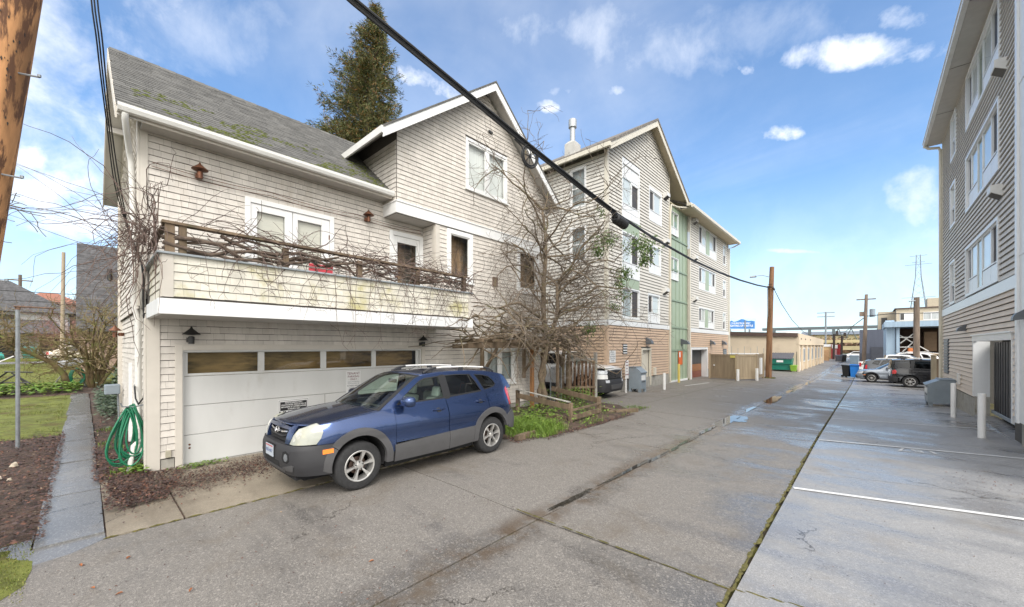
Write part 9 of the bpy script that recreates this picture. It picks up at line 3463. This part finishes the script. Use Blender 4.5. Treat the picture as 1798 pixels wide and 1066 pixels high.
for i in range(16):
 b = MB()
 x = 3.6 + rl2.uniform(-.2, .3)
 z = .75 + (i % 5) * .14
 b.box(x, 55.2 + (i // 5) * .22, z, x + 3.6, 55.4 + (i // 5) * .22, z + .11)
 b.build('plank', M_lumb, lb)
b = MB()
b.box(2.9, 55.5, .9, 3.35, 55.9, 1.9)
tag(b.build('barrel', mat('orange_barrel', (.55, .16, .04), rough=.6), None, bevel=.1), 'orange barrel standing at the left of the lumber pile', 'barrel')
wpo = thing('utility_pole', 'plain grey wooden pole standing in front of the lumber dock', 'utility pole', (3.2, 50.5, -.5))
b = MB()
b.tube([(3.18, 50.5, -.6), (3.2, 50.5, 6.5)], [.24, .20], 10)
b.build('pole', M_pole2, wpo, smooth=True)
b = MB()
b.tube([(3.2, 50.4, 6.2), (2.7, 50.2, 6.15)], .06, 6)
b.build('lamp_arm', M_steel, wpo)
be = thing('beige_block', 'beige flat roofed apartment block behind the pale blue dock', 'apartment building', (5, 89, 0))
M_beigeb = mat('beige_stucco', (.46, .40, .30), rough=.8, var=.06)
b = MB()
b.box(3.3, 88, -.5, 16, 98, 8.05)
b.box(1.2, 91, -.5, 3.3, 98, 7.9)
b.build('wall', M_beigeb, be)
b = MB()
b.box(3.1, 87.8, 8.05, 16.2, 98, 8.2)
b.build('cornice', M_brownf, be)
for (x0, x1, z0, z1) in ((3.7, 5.9, 6.2, 7.4), (6.3, 8.0, 6.2, 7.4), (8.6, 9.6, 6.0, 7.2)):
 b = MB()
 b.box(x0, 87.95, z0, x1, 88.0, z1)
 f_ = b.build('window', M_white, be)
 n_ = 4 if x1 - x0 > 2 else 2
 for q in range(n_):
  if n_ == 4 and q in (1, 2): continue
  b = MB()
  w = (x1 - x0) / n_
  b.box(x0 + q * w + .06, 87.93, z0 + .1, x0 + (q + 1) * w - .06, 87.949, z1 - .1)
  b.build('pane', M_wdark if n_ == 4 else M_gcurtain, f_)
b = MB()
b.box(1.6, 90.95, 4.9, 2.3, 91.0, 6.9)
b.build('door', M_wdark, be)
b = MB()
b.box(6.8, 89, 8.2, 9.8, 92, 9.6)
b.build('penthouse', M_beigeb, be)
b = MB()
b.box(3.3, 86, 5.15, 12, 87.9, 5.3)
for x in (3.4, 4.8, 6.2, 7.6, 9):
 b.box(x, 85.98, 5.3, x + .06, 86.04, 6.0)
b.box(3.3, 85.98, 6.0, 12, 86.05, 6.07)
b.build('balcony', M_metal_w, be)
# poles, wires
M_dpole = mat('dark_pole', (.045, .032, .027), rough=.9, var=.3)
tpo = thing('utility_pole', 'wooden pole with transformer can and crossarm beside the parked cars', 'utility pole', (-.3, 58, -.5))
b = MB()
b.tube([(-.42, 58, -.6), (-.28, 58, 3.5), (-.17, 58, 7.8)], [.20, .18, .14], 10)
b.build('pole', M_pole2, tpo, smooth=True)
b = MB()
b.lathe([(0, 5.3), (.24, 5.3), (.24, 6.15), (0, 6.2)], (.32, 58, 0), 12)
b.build('transformer', M_grey, tpo, smooth=True)
b = MB()
b.box(-1.0, 57.92, 7.2, .6, 58.05, 7.32)
b.box(-.75, 57.9, 5.4, -.3, 58.05, 5.9)
b.build('crossarm', M_pole2, tpo)
to = thing('utility_pole', 'distant grey double crossarm pole above the end of the alley', 'utility pole', (-8.2, 130, 0))
b = MB()
b.tube([(-8.25, 130, -.5), (-8.2, 130, 11)], .19, 8)
b.build('pole', M_steel, to)
for z in (9.7, 10.7):
 b = MB()
 b.box(-10.0, 129.9, z, -6.4, 130.1, z + .18)
 b.build('crossarm', M_steel, to)
for i, (x, y, h, lab) in enumerate(((-4.55, 91, 4.3, 'dark pole with switch gear on top left of the red building'), (-3.55, 93, 4.0, 'dark pole right of the red building'))):
 o = thing('utility_pole', lab, 'utility pole', (x, y, -.4))
 b = MB()
 b.tube([(x - .12, y, -.5), (x, y, h)], .17, 8)
 b.build('pole', M_dpole, o)
 b = MB()
 b.box(x - .5, y - .06, h - .35, x + .9, y + .06, h - .2)
 b.box(x + .2, y - .2, h - .1, x + .55, y + .15, h + .55)
 b.build('crossarm', M_dpole, o)
wr_ = MB()
wr_.tube([(-4.5, 91, 4.2), (-2.5, 76, 4.3), (-.3, 58, 5.3)], .04, 5)
wr_.tube([(-.2, 58, 5.4), (1.6, 57, 5.5), (6, 57, 5.4)], .04, 5)
tag(wr_.build('power_lines', M_cable), 'black wires strung from the transformer pole across to the dark poles', 'power lines')
# red shop, tan shed, box stack
rs_ = thing('red_shop', 'small red building between two dark poles at the end of the alley', 'building', (-4, 94, -.4))
b = MB()
b.box(-5.1, 93.6, -.5, -3.7, 97, 2.4)
b.build('wall', mat('red_wall', (.30, .025, .03), rough=.7, var=.15), rs_)
b = MB()
b.box(-5.0, 93.5, 1.7, -4.2, 93.59, 2.35)
b.build('sign_board', M_sign, rs_)
b = MB()
b.box(-4.85, 93.5, -.4, -4.3, 93.59, 1.5)
b.build('door', mat('pale_red_door', (.36, .20, .20), rough=.6), rs_)
ts_ = thing('tan_shed', 'low tan building with white roof edge past the cream warehouse', 'building', (-7, 95, -.3))
b = MB()
b.box(-14, 94, -.5, -5.15, 99, 2.0)
b.build('wall', mat('tan_stucco', (.52, .36, .18), rough=.8, var=.08), ts_)
b = MB()
b.box(-14, 93.9, 2.0, -5.1, 99, 2.45)
b.build('roof_edge', M_white, ts_)
bs_ = thing('box_stack', 'tall brown cardboard crate stack behind the far white van', 'crate', (-5.3, 82, -.3))
for i in range(3):
 b = MB()
 b.box(-6.1, 81.5, -.3 + i * .6, -4.75, 82.5, .28 + i * .6)
 b.build('crate', mat('kraft', (.42, .25, .13), rough=.85, var=.1), bs_)
# viaduct, bridge, trees
M_viad = mat('viaduct_concrete', (.40, .34, .20), rough=.85, var=.15, scale=.4)
vd = thing('viaduct', 'yellowish concrete viaduct decks crossing the end of the alley', 'viaduct', (-10, 172, 0))
for (z0, z1, y) in ((3.3, 4.25, 172), (.9, 2.15, 168)):
 b = MB()
 b.box(-70, y, z0, 30, y + 6, z1)
 b.build('deck', M_viad, vd)
for x in range(-65, 30, 9):
 b = MB()
 b.box(x, 173, -.6, x + 1.2, 175, 3.3)
 b.build('column', M_viad, vd)
b = MB()
b.box(-90, 185, -.6, 40, 186, 3.0)
tag(b.build('retaining_wall', mat('brown_bank', (.16, .10, .06), rough=.95, var=.5, scale=.5), None), 'brown planted bank behind the viaduct', 'bank')
M_brush = leafmat('brown_brush', [((.16, .09, .05), 3), ((.22, .13, .07), 2), ((.12, .12, .04), 2), ((.20, .19, .05), 1.2)])
bk = random.Random(4)
b = MB()
for k in range(5200):
 x = bk.uniform(-60, 20)
 y = bk.uniform(176, 200)
 h = 5.3 + 1.6 * noise.noise(Vector((x * .12, y * .1, 0)))
 z = bk.uniform(0, max(.5, h))
 leaf(b, Vector((x, y, z)), rv(bk), rv(bk), bk.uniform(.5, 1.1), bk.uniform(.15, .35))
b.build('far_brush', M_brush, None, kind='stuff', fix=False)
br = thing('steel_bridge', 'grey steel truss bridge spanning the skyline at the end of the alley', 'bridge', (-5, 262, 0))
M_bridge = mat('bridge_steel', (.11, .13, .14), rough=.7, var=.1)
b = MB()
b.box(-45, 262, 11.0, 30, 266, 12.4)
b.build('deck', M_bridge, br)
b = MB()
b.box(-14, 262, 4.6, 30, 262.6, 5.1)
b.build('lower_chord', M_bridge, br)
for i in range(9):
 x = -14 + i * 5
 b = MB()
 b.tube([(x, 262.3, 4.8), (x + 2.5, 262.3, 11.2)], .22, 5).tube([(x + 2.5, 262.3, 11.2), (x + 5, 262.3, 4.8)], .22, 5)
 b.build('truss_bay', M_bridge, br)
for x in (-40, -24, -14):
 b = MB()
 b.box(x, 262, -1, x + 1.2, 264, 11)
 b.build('pier', M_bridge, br)
# transmission tower
tw_ = thing('transmission_tower', 'thin steel lattice transmission tower behind the beige block', 'tower', (13, 200, 0))
M_tower = mat('tower_steel', (.26, .30, .33), rough=.6)
TC = Vector((13.1, 200, 0))
for sx in (-1, 1):
 for sy in (-1, 1):
  b = MB()
  b.tube([TC + Vector((sx * 3.6, sy * 3.6, 0)), TC + Vector((sx * .7, sy * .7, 27)), TC + Vector((sx * .5, sy * .5, 34.6))], .085, 4)
  b.build('leg', M_tower, tw_)
b = MB()
for k in range(14):
 z0, z1 = k * 2.45, (k + 1) * 2.45
 w0, w1 = lin(z0, [(0, 3.6), (27, .7), (35, .5)]), lin(z1, [(0, 3.6), (27, .7), (35, .5)])
 for (a0, a1) in (((-1, -1), (1, -1)), ((1, -1), (1, 1)), ((-1, 1), (-1, -1))):
  b.tube([TC + Vector((a0[0] * w0, a0[1] * w0, z0)), TC + Vector((a1[0] * w1, a1[1] * w1, z1))], .04, 3)
  b.tube([TC + Vector((a1[0] * w0, a1[1] * w0, z0)), TC + Vector((a0[0] * w1, a0[1] * w1, z1))], .04, 3)
b.build('lattice', M_tower, tw_, kind='stuff')
for (z, w) in ((34.3, 2.2), (32.0, 1.6), (31.2, 3.4), (19.5, 4.2)):
 b = MB()
 b.tube([TC + Vector((-w, 0, z)), TC + Vector((w, 0, z))], .07, 4)
 b.build('arm', M_tower, tw_)
# masts and rooftops on the skyline behind the bridge
for i, (x, y, w, h, lab) in enumerate(((-30, 300, 26, 9, 'pale roofline far behind the bridge at the left'), (-2, 310, 12, 9.5, 'white shed roof seen under the bridge truss'))):
 o = thing('warehouse', lab, 'building', (x, y, 0))
 b = MB()
 b.box(x, y, -1, x + w, y + 12, h)
 b.build('wall', M_viad if i == 0 else M_white, o)
 b = MB()
 b.hexa([(x - 1, y - 1, h), (x + w + 1, y - 1, h), (x + w + 1, y + 13, h), (x - 1, y + 13, h), (x - 1, y + 5, h + 2), (x + w + 1, y + 5, h + 2), (x + w + 1, y + 7, h + 2), (x - 1, y + 7, h + 2)])
 b.build('roof', M_steel, o)
for i in range(6):
 pass
# parked cars too far off to show their parts
M_fc = [M_whitep, M_charp, M_silver]
for i, (x, y, lab) in enumerate(((-1.6, 118, 'white car parked across the far end of the alley'), (2.8, 122, 'dark car parked beyond the grey bin at the far end'), (-6.5, 121, 'silver car parked under the viaduct at the far end'))):
 o = thing('parked_car', lab, 'car', (x, y, -.5), 0, 'cars at the far end of the alley')
 b = MB()
 b.prism([(-2.1, -.8, .3), (2.1, -.8, .3), (2.15, -.8, .75), (1.2, -.8, .9), (.7, -.8, 1.4), (-.9, -.8, 1.45), (-1.6, -.8, .95), (-2.15, -.8, .8)], (0, 1.6, 0))
 b.build('body', M_fc[i], o, local=True, bevel=.08)
 b = MB()
 b.prism([(1.05, -.81, .92), (.62, -.81, 1.34), (-.85, -.81, 1.38), (-1.4, -.81, .96)], (0, 1.62, 0))
 b.build('windows', M_wdark, o, local=True)
 for xx in (-1.3, 1.3):
  b = MB()
  b.lathe([(0, -.85), (.32, -.85), (.32, .85), (0, .85)], (xx, 0, .32), 12, 'y')
  b.build('wheel', M_tyre, o, local=True)
